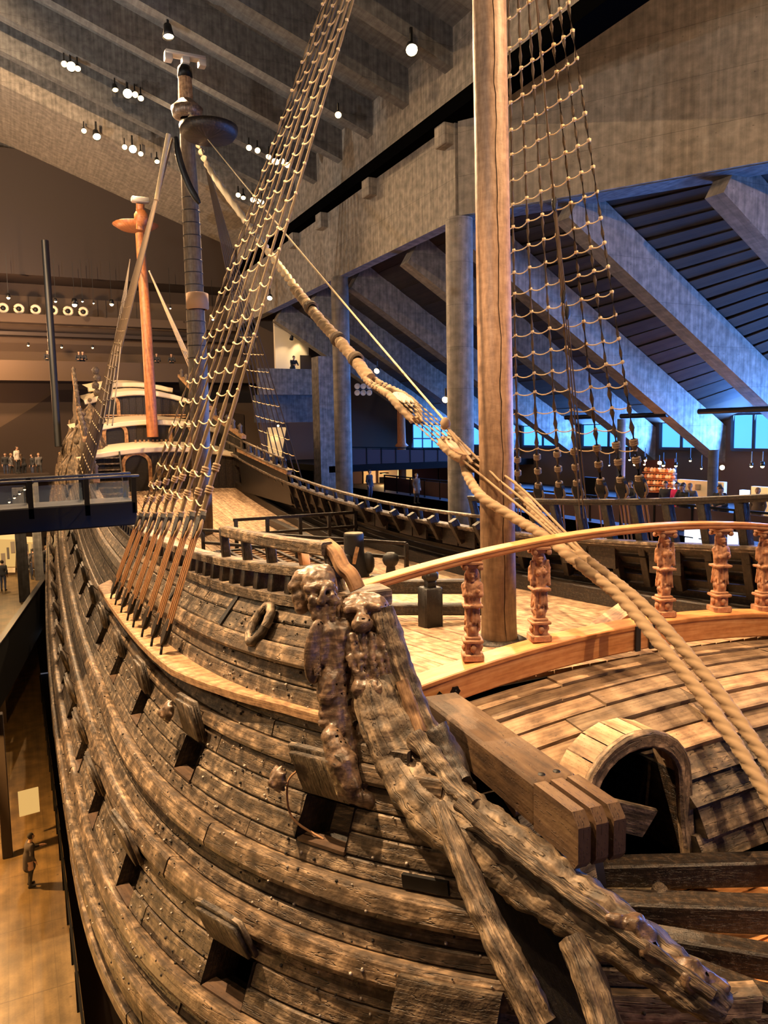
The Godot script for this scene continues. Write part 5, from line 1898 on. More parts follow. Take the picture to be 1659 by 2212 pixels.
	# timbers of the beakhead floor, seen from above, with new boards below them
	var flo := MB.new()
	for k in 9:
		var za := 5.2 + k * 0.34
		flo = MB.new()
		flo.col = tone(0.8, 1.1)
		flo.bar(Vector3(-3.0, -5.55, za), Vector3(3.5, -5.55, za), 0.31, 0.06)
		obj("floor_board", flo, mt.new_wood if k < 6 else mt.hull_wood, vessel)
	for q in [[1205, 1888, 1680, 1876, 0.26, 0.3, -5.0], [1255, 1960, 1680, 1975, 0.3, 0.3, -5.12], [1330, 2022, 1680, 2080, 0.24, 0.28, -5.22], [1400, 2070, 1680, 2180, 0.24, 0.28, -5.3], [1480, 2110, 1680, 2290, 0.2, 0.2, -5.32]]:
		m = MB.new()
		m.col = tone(0.8, 1.1)
		var p0 := on_y(q[0], q[1], q[6])
		var p1 := on_y(q[2], q[3], q[6])
		m.bar(p0, p1 + (p1 - p0) * 0.6, q[4], q[5], Vector3.UP, 0.025)
		obj("head_beam", m, mt.dark_wood, vessel)
	m = MB.new()
	m.ball(on_y(1425, 1925, -5.0), Vector3(0.09, 0.09, 0.09), 12)
	obj("carved_knob", m, mt.hull_wood, vessel)

# one carved baluster, built about its foot; a.y is its height
func baluster_model(kind: int) -> Node3D:
	var t := Node3D.new()
	t.name = "baluster"
	var m := MB.new()
	m.box(Vector3(0, 0.045, 0), Vector3(0.29, 0.09, 0.29), 0, 0.012)
	m.box(Vector3(0, 0.165, 0), Vector3(0.2, 0.16, 0.2), 0, 0.008)
	m.box(Vector3(0, 0.265, 0), Vector3(0.28, 0.045, 0.28), 0, 0.012)
	m.box(Vector3(0, 0.305, 0), Vector3(0.21, 0.04, 0.21), 0, 0.012)
	for k in 4:
		var d := Vector3(0, 0, 0.1).rotated(Vector3.UP, k * PI / 2)
		m.ball(Vector3(0, 0.17, 0) + d, Vector3(0.05, 0.055, 0.05), 10)
		m.ball(Vector3(0, 0.135, 0) + d * 1.12, Vector3(0.022, 0.03, 0.022), 8)
	obj("plinth", m, mt.carved_pine, t, true)
	var s := Sdf.new(Vector3(-0.2, 0.3, -0.2), Vector3(0.2, 1.36, 0.2), 0.0135)
	# tapering shaft with hanging leaves
	s.block(Vector3(0, 0.5, 0), Vector3(0.075, 0.2, 0.075), 0.02, 0.02)
	s.ell(Vector3(0, 0.42, 0), Vector3(0.095, 0.09, 0.095), 0.03)
	for k in 4:
		var r := Basis(Vector3.UP, k * PI / 2 + PI / 4)
		var r2 := Basis(Vector3.UP, k * PI / 2)
		s.cap(r * Vector3(0.09, 0.7, 0), r * Vector3(0.125, 0.46, 0), 0.03, 0.018, 0.015)
		s.cap(r * Vector3(0.085, 0.68, 0.02), r * Vector3(0.1, 0.5, 0.05), 0.025, 0.015, 0.012)
		s.cap(r2 * Vector3(0.075, 0.7, 0), r2 * Vector3(0.09, 0.52, 0), 0.03, 0.018, 0.012)
		s.ell(r2 * Vector3(0.085, 0.42, 0), Vector3(0.035, 0.04, 0.035), 0.012)
		s.ell(r2 * Vector3(0.08, 0.49, 0.03), Vector3(0.025, 0.03, 0.025), 0.012)
	s.block(Vector3(0, 0.735, 0), Vector3(0.135, 0.02, 0.135), 0.006, 0.006)
	# bust
	if kind == 0:
		s.cap(Vector3(-0.03, 0.77, 0), Vector3(-0.03, 0.98, 0), 0.08, 0.095, 0.03)
		s.cap(Vector3(0.03, 0.77, 0), Vector3(0.03, 0.98, 0), 0.08, 0.095, 0.03)
		s.cap(Vector3(-0.11, 1.0, 0), Vector3(-0.1, 0.88, 0.05), 0.042, 0.036, 0.02)
		s.cap(Vector3(-0.1, 0.88, 0.05), Vector3(0.06, 0.93, 0.1), 0.034, 0.026, 0.015)
		s.cap(Vector3(0.11, 1.0, 0), Vector3(0.11, 0.88, 0.05), 0.042, 0.036, 0.02)
		s.cap(Vector3(0.11, 0.88, 0.05), Vector3(-0.05, 0.89, 0.105), 0.034, 0.026, 0.015)
		s.ell(Vector3(0.07, 0.94, 0.115), Vector3(0.03, 0.025, 0.025), 0.012)
		s.cap(Vector3(0, 1.03, 0), Vector3(0, 1.08, 0.01), 0.045, 0.045, 0.02)
	else:
		s.cap(Vector3(0, 0.77, 0), Vector3(0, 0.99, 0), 0.1, 0.1, 0.03)
		s.ell(Vector3(-0.045, 0.97, 0.085), Vector3(0.042, 0.04, 0.04), 0.012)
		s.ell(Vector3(0.045, 0.97, 0.085), Vector3(0.042, 0.04, 0.04), 0.012)
		for k in 7:
			var x := -0.12 + 0.04 * k
			if absf(x) > 0.05:
				s.cap(Vector3(x, 1.12, 0.02), Vector3(x * 1.05, 0.8 + 0.02 * (k % 2), 0.05), 0.022, 0.026, 0.01)
		s.cap(Vector3(-0.12, 1.02, 0), Vector3(-0.12, 0.86, -0.02), 0.045, 0.04, 0.02)
		s.cap(Vector3(0.12, 1.02, 0), Vector3(0.12, 0.86, -0.02), 0.045, 0.04, 0.02)
	# head
	s.ell(Vector3(0, 1.14, 0.02), Vector3(0.068, 0.09, 0.075), 0.02)
	s.ell(Vector3(0, 1.17, -0.02), Vector3(0.09, 0.08, 0.08), 0.02)
	s.cap(Vector3(-0.075, 1.15, -0.01), Vector3(-0.085, 1.06, 0.0), 0.03, 0.025, 0.012)
	s.cap(Vector3(0.075, 1.15, -0.01), Vector3(0.085, 1.06, 0.0), 0.03, 0.025, 0.012)
	s.cap(Vector3(0, 1.16, 0.09), Vector3(0, 1.125, 0.105), 0.01, 0.015, 0.008)
	s.cap(Vector3(-0.04, 1.175, 0.085), Vector3(0.04, 1.175, 0.085), 0.012, 0.012, 0.008)
	s.ell(Vector3(-0.028, 1.152, 0.095), Vector3(0.018, 0.01, 0.016), 0.006, true)
	s.ell(Vector3(0.028, 1.152, 0.095), Vector3(0.018, 0.01, 0.016), 0.006, true)
	s.cap(Vector3(-0.02, 1.1, 0.09), Vector3(0.02, 1.1, 0.09), 0.008, 0.008, 0.006, true)
	s.ell(Vector3(0, 1.075, 0.08), Vector3(0.025, 0.018, 0.02), 0.008)
	s.rough(0.008, 22.0, kind + 2)
	put_mesh("carved_bust", s.mesh(), mt.carved_pine, t, true)
	m = MB.new()
	m.box(Vector3(0, 1.31, 0), Vector3(0.27, 0.04, 0.27), 0, 0.01)
	m.box(Vector3(0, 1.265, 0), Vector3(0.2, 0.05, 0.2), 0, 0.01)
	for k in 4:
		var r := Basis(Vector3.UP, k * PI / 2)
		for q in [-0.1, 0.1]:
			m.lathe(PackedVector2Array([Vector2(0.001, -0.03), Vector2(0.03, -0.03), Vector2(0.036, -0.02), Vector2(0.036, 0.02), Vector2(0.03, 0.03), Vector2(0.001, 0.03)]), r * Vector3(q, 1.255, 0.11), 10, r * Vector3(0, 0, 1))
	obj("scroll_capital", m, mt.carved_pine, t, true)
	return t

func balustrade() -> void:
	# the new arched beam along the edge of the deck and its handrail
	var m := MB.new()
	var p := PackedVector3Array()
	var up := PackedVector3Array()
	for k in 25:
		var x := lerpf(-3.05, 7.2, k / 24.0)
		p.append(Vector3(x, beam_y(x) - 0.205, 2.56))
	m.sweep(p, PackedVector2Array([Vector2(-0.16, -0.2), Vector2(0.16, -0.2), Vector2(0.18, -0.18), Vector2(0.18, 0.12), Vector2(0.2, 0.14), Vector2(0.2, 0.185), Vector2(0.185, 0.2), Vector2(-0.19, 0.2), Vector2(-0.2, 0.185), Vector2(-0.2, -0.18)]))
	var beam := obj("arched_beam", m, mt.new_wood)
	tag(beam, "new orange arched beam along the forward edge of the deck under the carved balusters", "beam")
	for q in [[-2.72, 0], [-2.48, 1]]:
		var w := MB.new()
		var c := Vector3(q[0], beam_y(q[0]) - 0.25, 2.765)
		var r := PackedVector2Array()
		var n := 4 if q[1] == 0 else 12
		for k in n:
			var a := TAU * k / n
			r.append(Vector2(cos(a), sin(a)) * (0.075 if n == 4 or k % 2 == 0 else 0.06))
		w.prism(r, c, Vector3(1, 0, 0), Vector3(0, 1, 0), Vector3(0, 0, -0.03))
		w.ball(c, Vector3(0.028, 0.028, 0.02), 8)
		obj("bolt_plate", w, mt.iron, beam)
	for q in [0.7, 0.98]:
		var w := MB.new()
		w.bar(Vector3(q, beam_y(q) - 0.02, 2.772), Vector3(q, beam_y(q) - 0.4, 2.772), 0.09, 0.03, Vector3(0, 0, 1))
		obj("iron_strap", w, mt.steel_grey, beam)
	var rl := MB.new()
	p = PackedVector3Array()
	var ry := func(x: float) -> float: return -1.545 - 0.0205 * pow(x - 0.85, 2)
	for k in 33:
		var x := lerpf(-3.8, 7.2, k / 32.0)
		p.append(Vector3(x, ry.call(x), 2.5))
	rl.us = 1.0
	rl.sweep(p, PackedVector2Array([Vector2(-0.1, -0.055), Vector2(0.1, -0.055), Vector2(0.115, -0.03), Vector2(0.115, 0.01), Vector2(0.125, 0.02), Vector2(0.125, 0.045), Vector2(0.11, 0.055), Vector2(-0.11, 0.055), Vector2(-0.125, 0.045), Vector2(-0.125, 0.02), Vector2(-0.115, 0.01), Vector2(-0.115, -0.03)]))
	var hr := obj("handrail", rl, mt.new_wood)
	tag(hr, "new orange handrail arching over the carved balusters", "handrail")
	var names := ["carved baluster with a crossed-arm bust, leftmost under the orange handrail", "carved long-haired bust baluster second from the left, right of the foremast", "carved bust baluster just right of the twin thick ropes", "carved bust baluster second from the right picture edge", "carved bust baluster at the right picture edge", "carved bust baluster beyond the right edge"]
	var xs := [-2.05, -0.92, 1.49, 2.72, 3.78, 4.95]
	var models := [baluster_model(0), baluster_model(1)]
	for k in xs.size():
		var src: Node3D = models[[0, 1, 1, 0, 1, 0][k]]
		var b: Node3D = src if src.get_parent() == null else src.duplicate()
		b.name = numbered("carved_baluster")
		if b.get_parent() == null:
			add_child(b, true)
		var y := beam_y(xs[k])
		b.position = Vector3(xs[k], y, 2.5)
		b.scale = Vector3(1.0, (ry.call(xs[k]) - 0.055 - y) / 1.33, 1.0)
		b.rotation.y = [-0.45, -0.35, -0.3, -0.3, -0.3, -0.3][k]
		tag(b, names[k], "baluster", "carved balusters along the arched beam")

# ------------------------------------------------------------------ masts and rigging
func foremast() -> void:
	var t := thing("foremast", "tall foremast with a long dark crack, rising from the deck out of the picture", "mast", Vector3(0.2, -3.95, -0.15))
	var m := MB.new()
	var a := Vector3(0.2, -4.1, -0.15)
	var b := Vector3(0.12, 16.0, -0.5)
	var rows := 110
	var sides := 44
	var crack := FastNoiseLite.new()
	crack.seed = 12
	crack.frequency = 0.5
	var rings := []
	# the crack runs up the side that faces the gallery
	var to := Vector3(CAM.x - a.x, 0, CAM.z - a.z).normalized()
	var rt := Vector3.UP.cross(to)
	for i in rows + 1:
		var f := float(i) / rows
		var c := a.lerp(b, f)
		var r := lerpf(0.318, 0.262, f)
		if f < 0.03:
			r += 0.03 * (1.0 - f / 0.03)
		var ac := PI / 2 - 0.1 - 0.28 * (1.0 - f) + crack.get_noise_1d(f * 40.0) * 0.16
		var ring := PackedVector3Array()
		var w := 0.026 + 0.012 * crack.get_noise_1d(f * 90.0 + 30.0)
		var angs := [ac - w, ac, ac + w]
		for k in sides:
			angs.append(ac + w + (TAU - 2.0 * w) * (k + 1) / (sides + 1))
		for k in angs.size():
			var ang: float = angs[k]
			var rr := r - (0.06 if k == 1 and f > 0.02 else 0.0)
			rr *= 1.0 + 0.006 * sin(ang * 5.0 + f * 3.0)
			ring.append(c + (rt * cos(ang) + to * sin(ang)) * rr)
		rings.append(ring)
	var n: int = rings[0].size()
	for i in rows:
		for j in n:
			var j2 := (j + 1) % n
			var g := j < 2
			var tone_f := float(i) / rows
			m.col = Color(0.12, 0.1, 0.09) if g else Color(0.34, 0.32, 0.26).lerp(Color(1.05, 0.98, 0.92), smoothstep(0.05, 0.42, tone_f))  # pole colour grows darker towards the foot
			var u0 := float(j) / n * 2.0
			var u1 := float(j + 1) / n * 2.0
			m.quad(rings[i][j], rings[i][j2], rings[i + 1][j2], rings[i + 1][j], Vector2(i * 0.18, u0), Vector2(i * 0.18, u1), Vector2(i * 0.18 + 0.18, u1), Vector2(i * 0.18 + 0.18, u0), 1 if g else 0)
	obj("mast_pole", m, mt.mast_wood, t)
	m = MB.new()
	m.lathe(PackedVector2Array([Vector2(0.34, -0.04), Vector2(0.5, -0.02), Vector2(0.5, 0.05), Vector2(0.4, 0.1), Vector2(0.34, 0.1)]), Vector3(0.2, deck_y(0, -0.15, FORE), -0.15), 28)
	obj("mast_partner", m, mt.dark_wood, t)

const HOUNDS := Vector3(0.45, 14.5, -0.6)

func dead_eye(c: Vector3, d: Vector3, zdir: Vector3, size: float) -> MB:
	# flat heart-shaped block, pointed towards d
	var m := MB.new()
	var p := PackedVector2Array()
	for k in 16:
		var a := TAU * k / 16.0
		var r := 0.115 * size
		var y := sin(a) * r * 1.75
		var x := cos(a) * r * (1.0 - 0.25 * sin(a))
		p.append(Vector2(x, y))
	var nrm := zdir.cross(d).normalized()
	m.prism(p, c + nrm * 0.045, zdir, d, nrm * -0.09)
	return m

func shroud_gang(side: float, zs: Array, label: String, ratline_label: String, yr0: float, yr1: float, heavy: float) -> void:
	var feet := []
	for z in zs:
		var w := 0.38
		feet.append(Vector3(side * (hx(hull_row(-3.57), z) + w * 0.86), -3.58 + sheer(z), z))
	var t := thing("shroud_net", label, "rigging", (feet[0] + feet[feet.size() - 1]) / 2.0)
	var big := 2.35 if side < 0 else 2.5
	for i in feet.size():
		var f: Vector3 = feet[i]
		var d := (HOUNDS - f).normalized()
		var zd := Vector3(0, 0, 1) - d * d.z
		zd = zd.normalized()
		var up := f + d * big
		# chain and lower dead-eye
		var lo := f + d * 0.42
		var m := MB.new()
		m.tube(smooth_path([f + Vector3(0, -0.06, 0), f + d * 0.06 + zd * 0.04, f + d * 0.14 - zd * 0.02, f + d * 0.2 + zd * 0.0], 4), 0.024, 6)
		m.tube(smooth_path([f + Vector3(0, -0.06, 0) + zd * 0.1, f + d * 0.1 + zd * 0.03], 3), 0.018, 6)
		m.tube(smooth_path([f + d * 0.18, f + d * 0.25 + zd * 0.14, f + d * 0.42 + zd * 0.17, f + d * 0.6 + zd * 0.12], 4), 0.02, 6)
		m.tube(smooth_path([f + d * 0.18, f + d * 0.25 - zd * 0.14, f + d * 0.42 - zd * 0.17, f + d * 0.6 - zd * 0.12], 4), 0.02, 6)
		obj("chain_strap", m, mt.iron, t)
		m = dead_eye(lo, d, zd, 1.15)
		m.col = Color(0.75, 0.7, 0.6)
		obj("lower_deadeye", m, mt.dark_wood, t)
		m = dead_eye(up, -d, zd, 1.3)
		obj("upper_deadeye", m, mt.black_wood, t)
		# lanyards
		for k in 5:
			var o := (k - 2.0) * 0.05
			var nrm := zd.cross(d).normalized() * (0.022 if k % 2 == 0 else -0.022)
			m = MB.new()
			var g := rng.randf_range(0.85, 1.15)
			m.col = Color(g, g * 0.97, g * 0.92)
			m.rope(lerp_path(lo + zd * o * 1.3 + nrm + d * 0.05, up + zd * o * 1.2 + nrm - d * 0.1, 14), 0.0165, 3, 9, 4.0)
			obj("lanyard", m, mt.rope_red, t)
		# shroud: turned round the dead-eye and seized back on itself
		m = MB.new()
		var path := PackedVector3Array()
		var sc := PackedFloat32Array()
		for k in 41:
			var f2 := k / 40.0
			path.append((up + d * 0.12).lerp(HOUNDS + Vector3(side * 0.1, 0, 0), f2))
			var s := 1.0
			if k < 6:
				s = 2.0 - 0.1 * k
			sc.append(s)
		m.rope(path, heavy, 3, 9, 5.0, sc)
		obj("shroud", m, mt.rope_olive if side < 0 else mt.rope_tarred, t)
		var r := MB.new()
		r.tube(smooth_path([up + d * 0.22, up + zd * 0.15 + d * 0.06, up + zd * 0.17 - d * 0.1, up - d * 0.24, up - zd * 0.17 - d * 0.1, up - zd * 0.15 + d * 0.06, up + d * 0.22], 4), 0.034, 7)
		obj("deadeye_strop", r, mt.rope_hemp, t)
		for q in [0.2, 0.62, 1.02]:
			var c = up + d * q
			r = MB.new()
			for j in 3:
				r.lathe(PackedVector2Array([Vector2(heavy * 1.5, -0.03), Vector2(heavy * 2.6, -0.015), Vector2(heavy * 2.6, 0.015), Vector2(heavy * 1.5, 0.03)]), c + d * (j - 1) * 0.045, 9, d)
			obj("seizing", r, mt.rope_hemp, t)
	# ratlines
	var y := yr0
	while y < yr1:
		var path := PackedVector3Array()
		for i in feet.size():
			var f: Vector3 = feet[i]
			var c := f.lerp(HOUNDS + Vector3(side * 0.1, 0, 0), (y - f.y) / (HOUNDS.y - f.y))
			if i > 0:
				var p := path[path.size() - 1]
				for k in range(1, 5):
					var q := k / 5.0
					path.append(p.lerp(c, q) - Vector3(0, (0.085 + 0.03 * sin(i * 3.0 + y * 7.0)) * 4.0 * q * (1 - q) * minf(1.0, p.distance_to(c) / 0.7), 0))
			path.append(c)
		var m := MB.new()
		m.tube(path, 0.0135, 5)
		for i in feet.size():
			m.ball(path[i * 5], Vector3.ONE * heavy * 1.35, 6)
		obj("ratline", m, mt.rope_pale, t)
		y += 0.47 + 0.02 * sin(y * 5.0)

func rigging() -> void:
	foremast()
	shroud_gang(-1.0, [-9.1, -8.15, -7.05, -5.97, -5.1, -3.94, -2.9, -2.03], "wide rope shroud net with pale ratlines and brown lanyards at the starboard channel", "", -1.15, 13.5, 0.026)
	shroud_gang(1.0, [-7.7, -6.95, -5.9, -4.9, -4.1, -3.1, -2.3, -1.6], "tall dark shroud net with pale sagging ratlines right of the foremast", "", -0.5, 13.5, 0.037)
	# tackle hanging inside the port shrouds
	var tk := thing("hanging_tackle", "thin rope tackle with dark blocks hanging inside the port shroud net", "tackle", Vector3(2.2, 0, -2.5))
	var top := on_z(1198, 440, -2.4)
	var blk := on_z(1218, 640, -2.6)
	var low := on_z(1262, 1120, -2.8)
	for k in 3:
		var m := MB.new()
		var o := Vector3(0.05 * (k - 1), 0, 0)
		m.tube(lerp_path(top + o * 0.3, blk + o, 6), 0.02, 6)
		m.tube(lerp_path(blk + o, low + o * 2.2, 10, 0.02), 0.015, 6)
		obj("fall", m, mt.rope_tarred, tk)
	var bm := MB.new()
	bm.tube(lerp_path(HOUNDS, top, 10), 0.018, 6)
	obj("pendant", bm, mt.rope_tarred, tk)
	for c in [top, blk, blk + Vector3(0.1, -0.35, 0)]:
		var m := MB.new()
		m.ball(c, Vector3(0.07, 0.16, 0.06), 10)
		obj("block", m, mt.black_wood, tk)
	main_stay()
	main_and_mizzen()

func main_stay() -> void:
	# main stay: from the main top down to a heart block before the foremast
	var t := thing("main_stay", "thick pale stay rope running from the main top down to a heart block", "rope", Vector3(0, 6, -14))
	var pts := [Vector3(0, 14.2, -23.1), Vector3(0, 10.9, -20.4), Vector3(0, 6.84, -14.37), Vector3(0, 4.7, -10.97), Vector3(0, 2.99, -8.24), Vector3(0, 2.16, -6.7)]
	var m := MB.new()
	m.rope(smooth_path(pts, 10), 0.13, 3, 15, 5.0)
	obj("stay_rope", m, mt.rope_pale, t)
	# wormed and parcelled lower part that splits round the block
	var e := Vector3(0, 1.2, -5.09)
	var hb := on_z(868, 866, -3.3)
	m = MB.new()
	m.rope(smooth_path([Vector3(0, 4.1, -10.1), Vector3(0, 2.99, -8.24), Vector3(0, 2.16, -6.7), e], 12), 0.155, 3, 15, 8.0)
	obj("stay_service", m, mt.rope_hemp, t)
	for q in [-0.11, 0.11]:
		m = MB.new()
		m.rope(smooth_path([Vector3(q * 0.4, 1.9, -6.2), e + Vector3(q, 0, 0), hb + Vector3(q * 1.6, 0.15, -0.3), hb + Vector3(q * 1.9, -0.12, 0.25), hb + Vector3(q * 0.6, -0.42, 0.62)], 8), 0.085, 3, 12, 6.0)
		obj("stay_eye", m, mt.rope_hemp, t)
	for c in [Vector3(0, 3.4, -8.9), Vector3(0, 2.35, -7.05), Vector3(0, 1.75, -5.95)]:
		m = MB.new()
		for j in 3:
			m.lathe(PackedVector2Array([Vector2(0.13, -0.04), Vector2(0.19, -0.02), Vector2(0.19, 0.02), Vector2(0.13, 0.04)]), c + Vector3(0, -0.34, 0.85).normalized() * j * 0.06, 14, Vector3(0, -0.4, 0.9))
		obj("seizing", m, mt.rope_tarred, t)
	# the two long heart blocks and the lanyards between them
	var h2 := on_z(986, 972, -0.95)
	var d := (h2 - hb).normalized()
	var side := d.cross(Vector3.UP).normalized()
	var n := side.cross(d)
	var bl := thing("heart_block", "long oval heart block at the lower end of the thick stay", "block", hb)
	m = MB.new()
	var pr := PackedVector2Array()
	for k in 20:
		var a := TAU * k / 20.0
		pr.append(Vector2(cos(a) * 0.42, sin(a) * 0.155 * (1.15 - 0.3 * cos(a))))
	m.prism(pr, hb + n * 0.09 + d * 0.1, d, -side, n * -0.18)
	obj("block_body", m, mt.dark_wood, bl)
	var b2 := thing("heart_block", "long oval heart block close in front of the foremast", "block", h2)
	m = MB.new()
	m.prism(pr, h2 + n * 0.09, -d, side, n * -0.18)
	obj("block_body", m, mt.mast_wood, b2)
	m = MB.new()
	var lp := []
	for k in 11:
		var a := PI * 0.15 + PI * 1.7 * k / 10.0
		lp.append(h2 + d * (-cos(a) * 0.46 + 0.03) * -1.0 + side * sin(a) * 0.2)
	m.rope(smooth_path(lp, 3), 0.075, 3, 10, 6.0)
	obj("strop", m, mt.rope_hemp, b2)
	var ln := thing("stay_lanyard", "several turns of thin rope between the two heart blocks", "rope", (hb + h2) / 2.0)
	for k in 7:
		var s := -0.16 + 0.32 * (k / 6.0)
		var nn := n * (0.11 if k % 2 == 0 else -0.11)
		m = MB.new()
		m.rope(lerp_path(hb + side * s + nn + d * 0.3, h2 + side * s * 1.1 + nn - d * 0.25, 8), 0.024, 3, 9, 5.0)
		obj("lanyard_turn", m, mt.rope_hemp, ln)
	# collar: two legs round the foremast, forward and down over the rail to the head
	var legs := [
		[h2 + d * 0.3, on_z(1008, 1022, -0.62), on_z(1040, 1072, 0.25), on_z(1110, 1118, 0.9), on_z(1180, 1160, 1.7), on_z(1240, 1210, 2.42), on_z(1340, 1292, 3.2), on_z(1420, 1385, 3.95), on_z(1510, 1495, 4.65), on_z(1590, 1608, 5.25), on_z(1700, 1790, 6.0)],
		[h2 + d * 0.3 + side * 0.1, on_z(1045, 1000, -0.75), on_z(1108, 1048, -0.3), on_z(1160, 1110, 0.7), on_z(1215, 1165, 1.7), on_z(1265, 1208, 2.42), on_z(1370, 1290, 3.2), on_z(1450, 1372, 3.85), on_z(1540, 1480, 4.5), on_z(1610, 1575, 5.0), on_z(1720, 1740, 5.75)],
	]
	var cl := thing("stay_collar", "pair of thick twisted ropes passing under the handrail and over the beam", "rope", Vector3(0.3, -3.0, 2.6))
	for l in legs:
		var l1: Vector3 = l[l.size() - 1]
		var l0: Vector3 = l[l.size() - 2]
		l.append(l1 + (l1 - l0) * 1.1)
		l.append(l1 + (l1 - l0) * 2.1 - Vector3(0, 0.15, 0))
		m = MB.new()
		m.rope(smooth_path(l, 14), 0.088, 3, 18, 6.0)
		obj("collar_leg", m, mt.rope_hemp, cl)
	m = MB.new()
	var s0 := on_z(1018, 1000, -0.6)
	m.rope(PackedVector3Array([s0 - d * 0.12, s0, s0 + d * 0.12]), 0.14, 5, 15, 3.0)
	obj("seizing", m, mt.rope_tarred, cl)
	for k in 3:
		m = MB.new()
		m.tube(smooth_path([h2 + side * (0.12 - 0.1 * k) + d * 0.15, on_z(1080 + k * 14, 1060 - k * 10, 0.3), on_z(1190 + k * 10, 1150 - k * 6, 1.8), on_z(1330 + k * 6, 1290 - k * 4, 3.05)], 8), 0.022, 7)
		obj("tail_rope", m, mt.rope_hemp, cl)
	# thin running line with its small block
	var tl := thing("thin_line", "thin line stretched above the thick stay to a small round block", "rope", Vector3(0, 4, -8))
	m = MB.new()
	m.tube(lerp_path(Vector3(0.0, 13.2, -22.5), on_z(958, 906, -1.2), 12, 0.08), 0.022, 6)
	obj("line", m, mt.rope_pale, tl)
	m = MB.new()
	m.ball(on_z(962, 915, -1.2), Vector3(0.1, 0.12, 0.08), 12)
	obj("small_block", m, mt.rope_hemp, tl)
	m = MB.new()
	m.tube(lerp_path(on_z(965, 922, -1.2), on_z(1080, 1040, 0.2), 6), 0.02, 6)
	m.tube(lerp_path(on_z(965, 922, -1.2), on_z(1020, 1000, -0.4), 6), 0.03, 6)
	obj("line", m, mt.rope_hemp, tl)

# a far gang of shrouds drawn as single ropes: from one point to several feet
func far_gang(called: String, label: String, head: Vector3, feet: Array, r: float, m_: Material, from_t: float, to_t: float, step: float, rm: Material) -> void:
	var t := thing(called, label, "rigging", feet[0])
	for f in feet:
		var m := MB.new()
		m.tube(lerp_path(f, head, 6), r, 6)
		obj("shroud", m, m_, t)
	var q := from_t
	while q < to_t:
		var p := PackedVector3Array()
		for i in feet.size():
			var c: Vector3 = feet[i].lerp(head, q)
			if i > 0:
				var b := p[p.size() - 1]
				p.append(b.lerp(c, 0.5) - Vector3(0, 0.04, 0))
			p.append(c)
		var m := MB.new()
		m.tube(p, 0.02, 4)
		obj("ratline", m, rm, t)
		q += step

